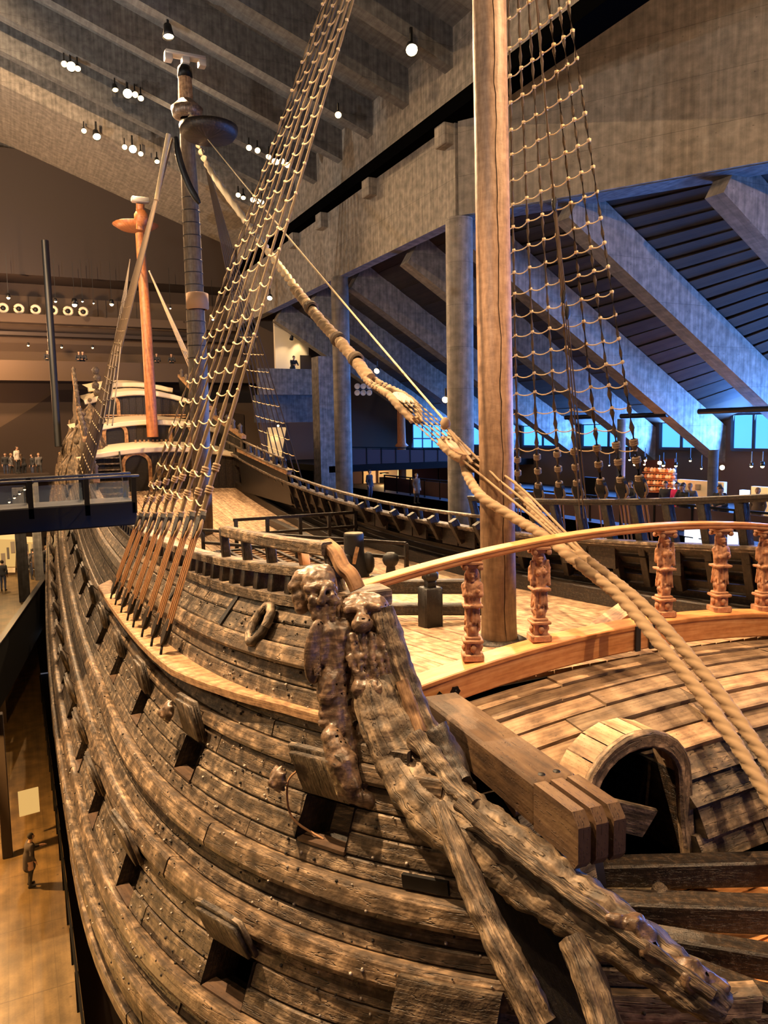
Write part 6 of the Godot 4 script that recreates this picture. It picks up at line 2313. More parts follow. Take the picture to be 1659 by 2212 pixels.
func main_and_mizzen() -> void:
	# main mast
	var x0 := func(px: float, py: float) -> Vector3: return on_x(px, py, 0.0)
	var foot := Vector3(0, -5.0, -23.3)
	var t := thing("main_mast", "grey banded main mast with a dark platform and a pale capped topmast stub", "mast", foot)
	var m := MB.new()
	var up := x0.call(411, 430)
	m.tube(PackedVector3Array([foot, x0.call(428, 800), up, x0.call(403, 262)]), 0.42, 20, PackedFloat32Array([1.0, 1.0, 0.86, 0.7]))
	obj("mast_pole", m, mt.grey_mast_wood, t)
	m = MB.new()
	m.col = Color(0.8, 0.85, 0.9)
	for k in 14:
		var c: Vector3 = up.lerp(x0.call(428, 800), k / 14.0)
		m.lathe(PackedVector2Array([Vector2(0.38 + 0.004 * k, -0.02), Vector2(0.395 + 0.004 * k, 0.0), Vector2(0.38 + 0.004 * k, 0.02)]), c, 18)
	obj("iron_hoop", m, mt.dark_wood, t)
	m = MB.new()
	var w0: Vector3 = x0.call(427, 662)
	var w1: Vector3 = x0.call(426, 640)
	m.lathe(PackedVector2Array([Vector2(0.4, -0.35), Vector2(0.47, -0.32), Vector2(0.47, 0.32), Vector2(0.4, 0.35)]), (w0 + w1) / 2, 18)
	obj("rope_woolding", m, mt.rope_red, t)
	# platform
	var pc: Vector3 = x0.call(412, 262)
	m = MB.new()
	m.lathe(PackedVector2Array([Vector2(0.001, -0.15), Vector2(0.95, -0.1), Vector2(1.1, 0.1), Vector2(1.12, 0.3), Vector2(1.06, 0.3), Vector2(1.0, 0.02), Vector2(0.001, 0.05)]), x0.call(462, 276) + Vector3(0, 0, -0.8), 24)
	obj("top_platform", m, mt.dark_wood, t)
	m = MB.new()
	m.lathe(PackedVector2Array([Vector2(0.3, -0.3), Vector2(0.6, -0.25), Vector2(0.68, 0.1), Vector2(0.45, 0.3), Vector2(0.3, 0.45)]), x0.call(404, 240), 14)
	obj("crosstrees", m, mt.carved_wood, t)
	m = MB.new()
	var t0: Vector3 = x0.call(402, 240)
	var t1: Vector3 = x0.call(399, 160)
	m.tube(PackedVector3Array([t0, t1]), 0.33, 10, PackedFloat32Array([1.0, 0.85]))
	obj("topmast_stub", m, mt.pale_wood, t)
	m = MB.new()
	m.lathe(PackedVector2Array([Vector2(0.001, -0.3), Vector2(0.32, -0.28), Vector2(0.3, 0.1), Vector2(0.1, 0.3), Vector2(0.001, 0.32)]), x0.call(399, 153), 12)
	obj("mast_head", m, mt.iron, t)
	m = MB.new()
	var cp: Vector3 = x0.call(400, 128)
	m.bar(cp + Vector3(-0.85, 0.12, 0), cp + Vector3(0.85, 0.12, 0), 0.5, 0.16, Vector3.UP, 0.04)
	for q in [-0.7, 0.0, 0.7]:
		m.bar(cp + Vector3(q, -0.2, 0), cp + Vector3(q, 0.1, 0), 0.32, 0.4, Vector3(0, 0, 1), 0.03)
	obj("mast_cap", m, mt.white_steel, t)
	# hanging dark yard rope beside the mast
	m = MB.new()
	m.tube(smooth_path([on_z(380, 296, -21.6), on_z(388, 345, -21.6), on_z(408, 400, -21.6), on_z(431, 440, -21.6)], 6), 0.14, 8, PackedFloat32Array([0.6, 0.7, 0.8, 0.9, 1.0, 1.0, 1.0, 1.0, 1.0, 1.0, 1.0, 1.0, 1.0, 1.0, 1.0, 1.0, 0.9, 0.7, 0.5]))
	obj("dark_bunt", m, mt.lamp_black, t)
	var hd: Vector3 = x0.call(366, 290)
	var feet := []
	for k in 7:
		feet.append(ho(-2.6, -24.0 - k * 1.0, 0.35))
	far_gang("main_shroud_net", "brown bundle of starboard main shrouds left of the orange mizzen mast", x0.call(372, 300), feet, 0.05, mt.rope_tarred, 0.02, 0.95, 0.035, mt.rope_pale)
	feet = []
	for k in 7:
		feet.append(ho(-2.4, -23.0 - k * 0.9, 0.3, 1.0))
	far_gang("main_shroud_net", "port main shrouds spreading right of the grey main mast", x0.call(436, 320), feet, 0.032, mt.rope_tarred, 0.04, 0.6, 0.055, mt.rope_pale)
	m = MB.new()
	m.tube(lerp_path(on_z(364, 290, -23.0), on_z(338, 432, -23.0), 6), 0.1, 8)
	var st := obj("pale_backstay", m, mt.rope_pale)
	tag(st, "short pale stay leading down from the main top towards the mizzen", "rope")
	# mizzen mast
	foot = Vector3(0, 0.0, -36.0)
	t = thing("mizzen_mast", "smooth orange mizzen mast with a small dish-shaped platform", "mast", foot)
	m = MB.new()
	m.tube(PackedVector3Array([x0.call(330, 944), x0.call(316, 700), x0.call(302, 505)]), 0.3, 16, PackedFloat32Array([1.1, 1.0, 0.85]))
	obj("mast_pole", m, mt.red_mast_wood, t)
	m = MB.new()
	m.lathe(PackedVector2Array([Vector2(0.001, -0.25), Vector2(0.9, -0.12), Vector2(1.35, 0.16), Vector2(1.3, 0.2), Vector2(0.85, -0.02), Vector2(0.001, -0.05)]), x0.call(293, 492), 20)
	obj("top_platform", m, mt.red_mast_wood, t)
	m = MB.new()
	m.tube(PackedVector3Array([x0.call(303, 495), x0.call(303, 440)]), 0.24, 10)
	m.ball(x0.call(305, 470), Vector3(0.42, 0.5, 0.42), 10)
	obj("mast_head", m, mt.red_mast_wood, t)
	m = MB.new()
	cp = x0.call(303, 432)
	m.bar(cp + Vector3(-0.5, 0, 0), cp + Vector3(0.5, 0, 0), 0.5, 0.28, Vector3.UP, 0.05)
	obj("mast_cap", m, mt.white_steel, t)
	feet = []
	for k in 4:
		feet.append(on_x(236 - k * 4.0, 800, -4.2) + Vector3(0, -2.0, -1.0 * k))
	far_gang("mizzen_shroud_net", "thin starboard mizzen shrouds at the left edge of the rigging", on_x(281, 560, -0.8), feet, 0.025, mt.rope_tarred, 0.03, 0.9, 0.08, mt.rope_tarred)
	feet = []
	for k in 4:
		feet.append(ho(-1.0, -37.0 - k * 0.7, 0.1, 1.0) + Vector3(-0.4, 1.6, 0))
	far_gang("mizzen_shroud_net", "port mizzen shrouds slanting from the orange mast behind the grey main mast", x0.call(322, 585), feet, 0.045, mt.rope_pale, 0.05, 0.95, 0.08, mt.rope_pale)

# ------------------------------------------------------------------ stern castle
func arch_wall(parent: Node, z: float, y0: float, y1: float, hw: float, rise: float, doors: Array) -> void:
	# a bulkhead across the ship under a curved pale cornice; doors: [x, half width, top, label]
	var roof := func(x: float) -> float: return y1 + rise * (1.0 - pow(x / hw, 2))
	var xs := []
	var x := -hw
	while x < hw - 0.01:
		xs.append(x)
		x += 0.42
	for q in xs:
		var m := MB.new()
		m.col = tone(0.7, 1.1)
		var c: float = q + 0.21
		var skip := false
		for d in doors:
			if absf(c - d[0]) < d[1] - 0.05:
				skip = true
				m.bar(Vector3(c, d[2] + y0, z), Vector3(c, roof.call(c), z), 0.4, 0.1, Vector3(0, 0, 1))
		if not skip:
			m.bar(Vector3(c, y0, z), Vector3(c, roof.call(c), z), 0.4, 0.1, Vector3(0, 0, 1))
		put_mesh("wall_board", m.mesh(), mt.dark_wood, parent)
	var p := PackedVector3Array()
	for k in 17:
		var q := -hw - 0.15 + (2.0 * hw + 0.3) * k / 16.0
		p.append(Vector3(q, roof.call(clampf(q, -hw, hw)) + 0.1, z + 0.05))
	var m := MB.new()
	m.col = Color(1.0, 1.0, 1.0)
	m.sweep(p, MB.champ(0.5, 0.3, 0.05), Vector3.UP)
	put_mesh("cornice", m.mesh(), mt.bleached_wood, parent)
	var deckp := MB.new()
	deckp.col = Color(0.97, 0.97, 0.97)
	for k in 16:
		var a: Vector3 = p[k] + Vector3(0, 0.12, 0)
		var b: Vector3 = p[k + 1] + Vector3(0, 0.12, 0)
		deckp.rect(a, b, b + Vector3(0, 0.5, -4.5), a + Vector3(0, 0.5, -4.5))
	put_mesh("upper_deck", deckp.mesh(), mt.bleached_wood, parent)
	for d in doors:
		var fr := MB.new()
		fr.col = Color(0.95, 0.85, 0.7)
		var a := PackedVector3Array([Vector3(d[0] - d[1], y0, z + 0.12)])
		for k in 11:
			var g := PI - PI * k / 10.0
			a.append(Vector3(d[0] + cos(g) * d[1], y0 + d[2] - d[1] * 0.6 + sin(g) * d[1] * 0.85, z + 0.12))
		a.append(Vector3(d[0] + d[1], y0, z + 0.12))
		fr.sweep(a, MB.rectp(0.2, 0.14), Vector3(0, 0, 1))
		put_mesh("door_frame", fr.mesh(), mt.pale_wood, parent)
		var dk := MB.new()
		var poly := PackedVector2Array()
		for k in range(1, a.size() - 1):
			poly.append(Vector2(a[k].x, a[k].y))
		poly.append(Vector2(d[0] + d[1], y0))
		poly.append(Vector2(d[0] - d[1], y0))
		poly.reverse()
		dk.prism(poly, Vector3(0, 0, z + 0.08), Vector3(1, 0, 0), Vector3(0, 1, 0), Vector3(0, 0, -0.05))
		put_mesh("door_leaf", dk.mesh(), mt.black_wood, parent)

func stern_and_masts() -> void:
	var root := MB.new()
	root.bar(Vector3(0, -3.6, -40), Vector3(0, -3.6, -46), 7.0, 3.0)
	var t := obj("stern_castle", root, mt.dark_wood, vessel)
	t.set_meta("label", "stepped stern castle with pale curved cornices and arched doors")
	arch_wall(t, -33.6, -3.4, -1.35, 4.3, 0.45, [[-1.35, 0.72, 2.25]])
	arch_wall(t, -36.6, -0.8, 0.05, 4.2, 0.62, [[-2.05, 0.62, 1.35], [1.75, 0.62, 1.35]])
	arch_wall(t, -40.2, 0.6, 2.0, 3.2, 0.6, [[-1.9, 0.55, 1.75]])
	arch_wall(t, -44.0, 2.4, 3.0, 2.6, 0.35, [])
	# balusters in front of the second tier
	for k in 9:
		var m := MB.new()
		m.lathe(PackedVector2Array([Vector2(0.05, 0), Vector2(0.1, 0.1), Vector2(0.11, 0.3), Vector2(0.06, 0.5), Vector2(0.07, 0.6)]), Vector3(-0.95 + k * 0.25, -0.85, -36.2), 8)
		put_mesh("baluster", m.mesh(), mt.pale_wood, t)
	# pale strip rails on the third tier
	for y in [1.15, 1.3]:
		var m := MB.new()
		m.bar(Vector3(-3.0, y, -40.0), Vector3(2.8, y, -40.0), 0.1, 0.08)
		put_mesh("strip_rail", m.mesh(), mt.pale_wood, t)
	# steps left of the lowest door
	for k in 7:
		var m := MB.new()
		m.col = tone(0.9, 1.1)
		m.bar(Vector3(-3.9, -3.1 + k * 0.32, -32.4 - k * 0.14), Vector3(-2.3, -3.1 + k * 0.32, -32.4 - k * 0.14), 0.3, 0.07)
		put_mesh("ladder_step", m.mesh(), mt.hull_wood, t)
	for x in [-3.95, -2.25]:
		var m := MB.new()
		m.bar(Vector3(x, -3.3, -32.3), Vector3(x, -0.9, -33.4), 0.08, 0.26, Vector3(0, 0, 1))
		put_mesh("ladder_side", m.mesh(), mt.dark_wood, t)
	# windows right of it
	for k in 3:
		var m := MB.new()
		m.col = Color(0.9, 0.75, 0.5)
		m.box(Vector3(0.1 + k * 0.95, -2.0, -33.5), Vector3(0.7, 0.8, 0.08))
		put_mesh("panel_window", m.mesh(), mt.hull_wood, t)
	# stepped side rails climbing to the poop on both sides
	for s in [-1.0, 1.0]:
		for q in [[-24.0, -32.0, -1.9, -0.9], [-31.0, -38.5, -0.2, 1.5], [-37.5, -45.0, 1.6, 4.2]]:
			var m := MB.new()
			m.col = Color(1.1, 1.05, 0.95)
			var w0 := hx(hull_row(-2.0), q[0])
			var w1 := hx(hull_row(-2.0), q[1])
			m.bar(Vector3(s * w0, q[2], q[0]), Vector3(s * w1, q[3], q[1]), 0.26, 0.2, Vector3.UP)
			put_mesh("side_rail", m.mesh(), mt.pale_wood, t)
			m = MB.new()
			m.rect(Vector3(s * w0, q[2], q[0]), Vector3(s * w1, q[3], q[1]), Vector3(s * (w1 + 0.2), q[3] - 2.4, q[1]), Vector3(s * (w0 + 0.2), q[2] - 1.6, q[0]))
			m.rect(Vector3(s * (w0 - 0.1), q[2], q[0]), Vector3(s * (w0 + 0.1), q[2] - 1.6, q[0]), Vector3(s * (w1 + 0.1), q[3] - 2.4, q[1]), Vector3(s * (w1 - 0.1), q[3], q[1]))
			put_mesh("side_planking", m.mesh(), mt.hull_wood if s < 0 else mt.black_wood, t)  # darker wood stands in for shade on the port quarter
			var n := 6
			for k in n:
				var f := (k + 0.5) / n
				m = MB.new()
				var c := Vector3(s * lerpf(w0, w1, f), lerpf(q[2], q[3], f), lerpf(q[0], q[1], f))
				m.lathe(PackedVector2Array([Vector2(0.06, 0), Vector2(0.13, 0.15), Vector2(0.1, 0.4), Vector2(0.15, 0.5), Vector2(0.001, 0.68)]), c, 8)
				put_mesh("carved_head", m.mesh(), mt.hull_wood, t)
	# quarter gallery on the starboard side: ribbed carved domes one above the other
	for q in [[168, 1010, -34.0, 1.0], [182, 955, -36.0, 1.15], [196, 905, -38.0, 0.8]]:
		var c := on_z(q[0], q[1], q[2])
		var m := MB.new()
		m.col = Color(1.0, 0.92, 0.8)
		var r: float = q[3]
		m.lathe(PackedVector2Array([Vector2(r * 0.95, -r * 0.9), Vector2(r, -r * 0.3), Vector2(r * 0.85, r * 0.2), Vector2(r * 0.45, r * 0.7), Vector2(r * 0.16, r), Vector2(0.001, r * 1.25)]), c, 14, Vector3.UP, false)
		m.ball(c + Vector3(0, r * 1.4, 0), Vector3.ONE * r * 0.16, 8)
		for k in 8:
			var g := TAU * k / 8.0
			m.tube(smooth_path([c + Vector3(cos(g) * r * 1.02, -r * 0.9, sin(g) * r * 1.02), c + Vector3(cos(g) * r * 1.02, -r * 0.2, sin(g) * r * 1.02), c + Vector3(cos(g) * r * 0.5, r * 0.72, sin(g) * r * 0.5)], 4), r * 0.07, 5)
		put_mesh("quarter_dome", m.mesh(), mt.hull_wood, t)
	for k in 7:
		var m := MB.new()
		var c := on_z(206 + (k % 2) * 4, 800 + k * 16, -41.0)
		m.lathe(PackedVector2Array([Vector2(0.001, -0.25), Vector2(0.2, -0.2), Vector2(0.24, 0.05), Vector2(0.13, 0.2), Vector2(0.001, 0.25)]), c, 8)
		put_mesh("stern_carving", m.mesh(), mt.hull_wood, t)

# ------------------------------------------------------------------ galleries, exhibits and people beyond the ship
func flat_panel(called: String, a: Vector3, b: Vector3, h: float, m_: Material, depth := 0.08) -> MeshInstance3D:
	# an upright board from a to b (its lower edge), h metres tall
	var m := MB.new()
	m.bar(a + Vector3(0, h / 2, 0), b + Vector3(0, h / 2, 0), depth, h)
	return obj(called, m, m_)

func small_lamp(p: Vector3, r: float, label: String, group: String, m_: Material, hang := 0.0) -> Node3D:
	var t := thing("track_lamp", label, "lamp", p, group)
	var m := MB.new()
	m.lathe(PackedVector2Array([Vector2(0.001, r * 2.2), Vector2(r * 0.8, r * 2.0), Vector2(r * 1.15, 0), Vector2(r, 0)]), p, 10)
	obj("shade", m, mt.lamp_black, t)
	m = MB.new()
	m.ball(p, Vector3.ONE * r * 0.85, 8)
	obj("bulb", m, m_, t)
	if hang > 0.0:
		m = MB.new()
		m.bar(p + Vector3(0, r * 1.5, 0), p + Vector3(0, hang, 0), 0.03, 0.03, Vector3(0, 0, 1))
		obj("rod", m, mt.lamp_black, t)
	return t

func far_things() -> void:
	# footbridge to the ship's side
	var br := thing("foot_bridge", "dark footbridge with glass sides reaching from the left towards the ship", "bridge", Vector3(-9, -2.2, -10.3))
	var m := MB.new()
	m.bar(Vector3(-16, -2.15, -10.3), Vector3(-4.75, -2.0, -10.3), 1.7, 0.62, Vector3.UP, 0.03)
	obj("walkway", m, mt.dark_paint, br)
	m = MB.new()
	m.bar(Vector3(-16, -1.22, -9.5), Vector3(-4.65, -1.03, -9.5), 0.09, 0.06, Vector3.UP, 0.015)
	m.bar(Vector3(-16, -1.22, -11.1), Vector3(-4.65, -1.03, -11.1), 0.09, 0.06, Vector3.UP, 0.015)
	obj("hand_bar", m, mt.steel_grey, br)
	for x in [-13.0, -10.2, -7.25, -5.95, -4.8]:
		for z in [-9.5, -11.1]:
			m = MB.new()
			m.bar(Vector3(x, -2.0, z), Vector3(x, -1.07, z), 0.12, 0.1, Vector3(0, 0, 1))
			obj("bridge_post", m, mt.dark_paint, br)
	for x in [[-12.9, -10.3], [-10.1, -7.35], [-7.15, -6.05], [-5.85, -4.9]]:
		m = MB.new()
		m.bar(Vector3(x[0], -1.55, -9.5), Vector3(x[1], -1.5, -9.5), 0.02, 0.7)
		obj("glass_pane", m, mt.glass_pane, br)
	# tall dark pole behind the bridge
	m = MB.new()
	m.tube(PackedVector3Array([at(97, 520, 43), at(126, 965, 43)]), 0.2, 10)
	tag(obj("hanging_pole", m, mt.lamp_black), "tall thin dark pole hanging before the far wall on the left", "pole")
	# far wall: dim brown hill shape, gallery beam with a row of ring lamps
	m = MB.new()
	var hill := PackedVector2Array([Vector2(-22, -3.6), Vector2(10, -3.6), Vector2(10, 1.4), Vector2(4, 2.4), Vector2(-2.0, 3.4), Vector2(-4.2, 3.3), Vector2(-6.0, 2.0), Vector2(-8.2, 0.6), Vector2(-13, -0.6), Vector2(-22, -1.5)])
	m.prism(hill, Vector3(0, 0.2, -51.85), Vector3(1, 0, 0), Vector3(0, 1, 0), Vector3(0, 0, -0.1))
	tag(obj("wall_hill", m, mt.hill_brown), "dim brown hill shape across the far wall above the crowd", "hill_shape")
	m = slab(-30, 9, 8.1, 8.7, -50.5, -49.6)
	var gb := struct("trim_2", m, mt.dark_wall)
	m = slab(-30, 9, 7.2, 7.45, -50.5, -49.6)
	obj("lower_beam", m, mt.brown_paint, gb)
	var rl := 0
	for px in [8, 42, 78, 115, 148, 181]:
		var p := on_z(px, 682 + px * 0.04, -50.0)
		p.y = 9.08
		var t := thing("ring_lamp", "%s pale ring shaped lamp from the left on the far gallery beam" % ORD[rl], "lamp", p, "ring lamps on the far gallery beam")
		m = MB.new()
		var loop := PackedVector3Array()
		for k in 17:
			loop.append(p + Vector3(cos(TAU * k / 16.0), sin(TAU * k / 16.0), 0) * 0.27)
		m.tube(loop, 0.11, 6)
		obj("ring", m, mt.cream_paint, t)
		m = MB.new()
		m.ball(p, Vector3.ONE * 0.16, 8)
		obj("core", m, mt.lamp_black, t)
		rl += 1
	for q in [[18, 643, 0.13], [120, 651, 0.1], [161, 658, 0.2], [178, 651, 0.08], [202, 655, 0.07], [241, 657, 0.16], [368, 666, 0.07], [460, 690, 0.1]]:
		small_lamp(on_z(q[0], q[1], -47.5), q[2], "%s small bright lamp from the left under the dark far gallery soffit" % ORD[[18, 120, 161, 178, 202, 241, 368, 460].find(q[0])], "lamps of the far gallery", mt.lamp_warm, 2.9)
	for q in [[61, 746], [133, 750], [200, 751]]:
		small_lamp(on_z(q[0], q[1], -48.8), 0.09, "%s little dark downlight from the left under the far gallery beam" % ORD[[61, 133, 200].find(q[0])], "downlights of the far gallery", mt.lamp_small)
	# unseen lamps out of view, placed to brighten the far wall
	var fl := thing("unseen_wall_washer", "unseen warm lamp lighting the lower far wall over the crowd", "lamp", Vector3(-12, 3.6, -46.5), "")
	m = MB.new()
	m.box(Vector3(-12, 3.75, -46.5), Vector3(0.5, 0.14, 0.2), 0, 0.02)
	obj("housing", m, mt.lamp_black, fl)
	omni(Vector3(-12, 3.5, -46.3), 26.0, Color(1.0, 0.76, 0.54), 0.2, fl)
	var fw := thing("unseen_wall_washer", "unseen warm lamp lighting the far gallery wall", "lamp", Vector3(-9, 7.0, -46), "")
	m = MB.new()
	m.box(Vector3(-9, 7.0, -46), Vector3(0.5, 0.16, 0.2), 0, 0.02)
	obj("housing", m, mt.lamp_black, fw)
	omni(Vector3(-9, 6.7, -45.5), 100.0, Color(1.0, 0.78, 0.56), 0.2, fw)
	# starboard gallery floor: lit show-cases and columns behind the footbridge
	var case_labels := ["lit show-case wall with dark tools left of the square columns", "bright show-case between the square columns below the footbridge", "colourful lit show-case beside the ship's far side"]
	var ci := 0
	for q in [[-30, 1152, 37, 1236], [50, 1160, 78, 1230], [106, 1140, 136, 1186]]:
		var a := on_z(q[0], q[3], -42.0)
		var b := on_z(q[2], q[3], -42.0)
		var h := on_z(q[2], q[1], -42.0).y - b.y
		m = MB.new()
		m.bar(a + Vector3(0, h / 2, 0), b + Vector3(0, h / 2, 0), 0.2, h)
		var cs := thing("show_case", case_labels[ci], "show-case", a)
		obj("case_back", m, mt.cream_paint, cs)
		m = MB.new()
		m.bar(a + Vector3(0, h * 0.5, 0.15), b + Vector3(0, h * 0.5, 0.15), 0.03, h * 0.7)
		obj("lit_panel", m, mt.sign_cream, cs)
		for k in 6:
			var c := a.lerp(b, (k + 0.5) / 6.0)
			m = MB.new()
			m.col = [Color(0.1, 0.09, 0.08), Color(0.1, 0.09, 0.08), Color(0.6, 0.12, 0.05)][ci] if k % 2 == 0 else [Color(0.2, 0.17, 0.14), Color(0.3, 0.26, 0.2), Color(0.75, 0.45, 0.05)][ci]
			m.box(c + Vector3(0, h * (0.35 + 0.3 * (k % 3) / 2.0), 0.2), Vector3(0.14 + 0.1 * (k % 2), h * 0.3, 0.05), 0, 0.01)
			obj("exhibit", m, mt.cloth, cs)
		ci += 1
	var lamp_a := thing("unseen_gallery_lamp", "unseen warm lamp above the show-cases of the starboard gallery", "lamp", Vector3(-8.5, -4.6, -38), "")  # unseen lamp, placed to light the show-cases
	m = MB.new()
	m.box(Vector3(-8.5, -4.5, -38), Vector3(0.8, 0.12, 0.3), 0, 0.02)
	obj("housing", m, mt.lamp_black, lamp_a)
	omni(Vector3(-8.5, -4.8, -38), 9.0, Color(1.0, 0.8, 0.52), 0.15, lamp_a)
	var cn := 4
	for q in [[54, 1298, 0.55], [86, 1252, 0.5], [12, 1470, 0.7]]:
		var c := on_y(q[0], q[1], HALL_FLOOR if q[1] < 1400 else GROUND)
		m = MB.new()
		var top := -2.6 if q[1] < 1400 else HALL_FLOOR - 0.5
		m.bar(c, Vector3(c.x, top, c.z), q[2], q[2], Vector3(0, 0, 1), 0.02)
		struct("column_%d" % cn, m, mt.concrete_grey)
		cn += 1
	# pillars and rail of the lower floor beside the dock
	for q in [[5, 1560, 0.45], [17, 1850, 0.32]]:
		var c := on_y(q[0], q[1], GROUND)
		m = MB.new()
		m.bar(c, Vector3(c.x, HALL_FLOOR - 0.5, c.z), q[2], q[2], Vector3(0, 0, 1), 0.02)
		struct("column_%d" % cn, m, mt.brown_paint)
		cn += 1
	var dr := thing("dock_rail", "thin dark glazed rail along the edge of the lower floor beside the hull", "railing", Vector3(-6.95, GROUND, -15))
	m = MB.new()
	m.bar(Vector3(-6.95, GROUND + 1.05, 4), Vector3(-6.95, GROUND + 1.05, -34), 0.06, 0.06)
	obj("hand_bar", m, mt.dark_paint, dr)
	for k in 20:
		m = MB.new()
		m.bar(Vector3(-6.95, GROUND, 3.5 - k * 1.9), Vector3(-6.95, GROUND + 1.05, 3.5 - k * 1.9), 0.09, 0.05, Vector3(0, 0, 1))
		obj("rail_post", m, mt.dark_paint, dr)
		m = MB.new()
		m.bar(Vector3(-6.95, GROUND + 0.5, 3.4 - k * 1.9), Vector3(-6.95, GROUND + 0.5, 1.7 - k * 1.9), 0.015, 0.8)
		obj("glass_pane", m, mt.glass_pane, dr)
	# unseen lamps out of view, placed to light the lower floor warmly
	for q in [[Vector3(-12.0, -9.6, -4.0), 42.0], [Vector3(-11.0, -9.6, -16.0), 80.0]]:
		var t := thing("unseen_floor_lamp", "unseen warm lamp over the lower floor beside the dock, " + ("abreast of the channel" if q[0].z < -10.0 else "abreast of the bow"), "lamp", q[0], "unseen lamps over the lower floor")
		m = MB.new()
		m.lathe(PackedVector2Array([Vector2(0.001, 0.25), Vector2(0.12, 0.22), Vector2(0.3, 0.02), Vector2(0.28, 0.02)]), q[0], 12)
		obj("lamp_shade", m, mt.lamp_black, t)
		omni(q[0] - Vector3(0, 0.12, 0), q[1], Color(1.0, 0.74, 0.42), 0.15, t)
	# lit information board by the dock, a low pale box and a blue screen further off
	var ib := on_y(85, 1838, GROUND)
	m = MB.new()
	m.bar(Vector3(ib.x - 0.55, GROUND + 1.35, ib.z - 1.0), Vector3(ib.x + 0.1, GROUND + 1.35, ib.z - 1.1), 0.06, 0.9)
	tag(obj("info_board", m, mt.sign_cream), "bright information board behind the person leaning on the dock rail", "board")
	var sc := on_y(112, 1372, -10.2)
	m = MB.new()
	m.box(Vector3(sc.x, sc.y, sc.z), Vector3(0.35, 0.25, 0.05))
	tag(obj("small_screen", m, mt.sign_white), "small bluish white screen low down beside the hull's far side", "screen")
	for q in [[103, 1328], [76, 1373], [34, 1445], [10, 1483]]:
		small_lamp(on_y(q[0], q[1], -10.6), 0.09, "%s small warm lamp down the dark wall below the starboard gallery" % ORD[[103, 76, 34, 10].find(q[0])], "small lamps below the gallery", mt.lamp_small, 1.5)
	for k in 6:
		small_lamp(at(20 + k * 11.0, 1084 - k * 9.0, 38), 0.07, "%s small warm light from the left seen through the footbridge's glass" % ORD[k], "row of lights behind the footbridge", mt.lamp_small)
	m = MB.new()
	m.bar(at(16, 1088, 38.05), at(80, 1036, 38.05), 0.05, 0.05)
	tag(obj("light_bar", m, mt.lamp_black), "thin dark slanting bar that carries the small lights behind the footbridge", "bar")
	port_side()

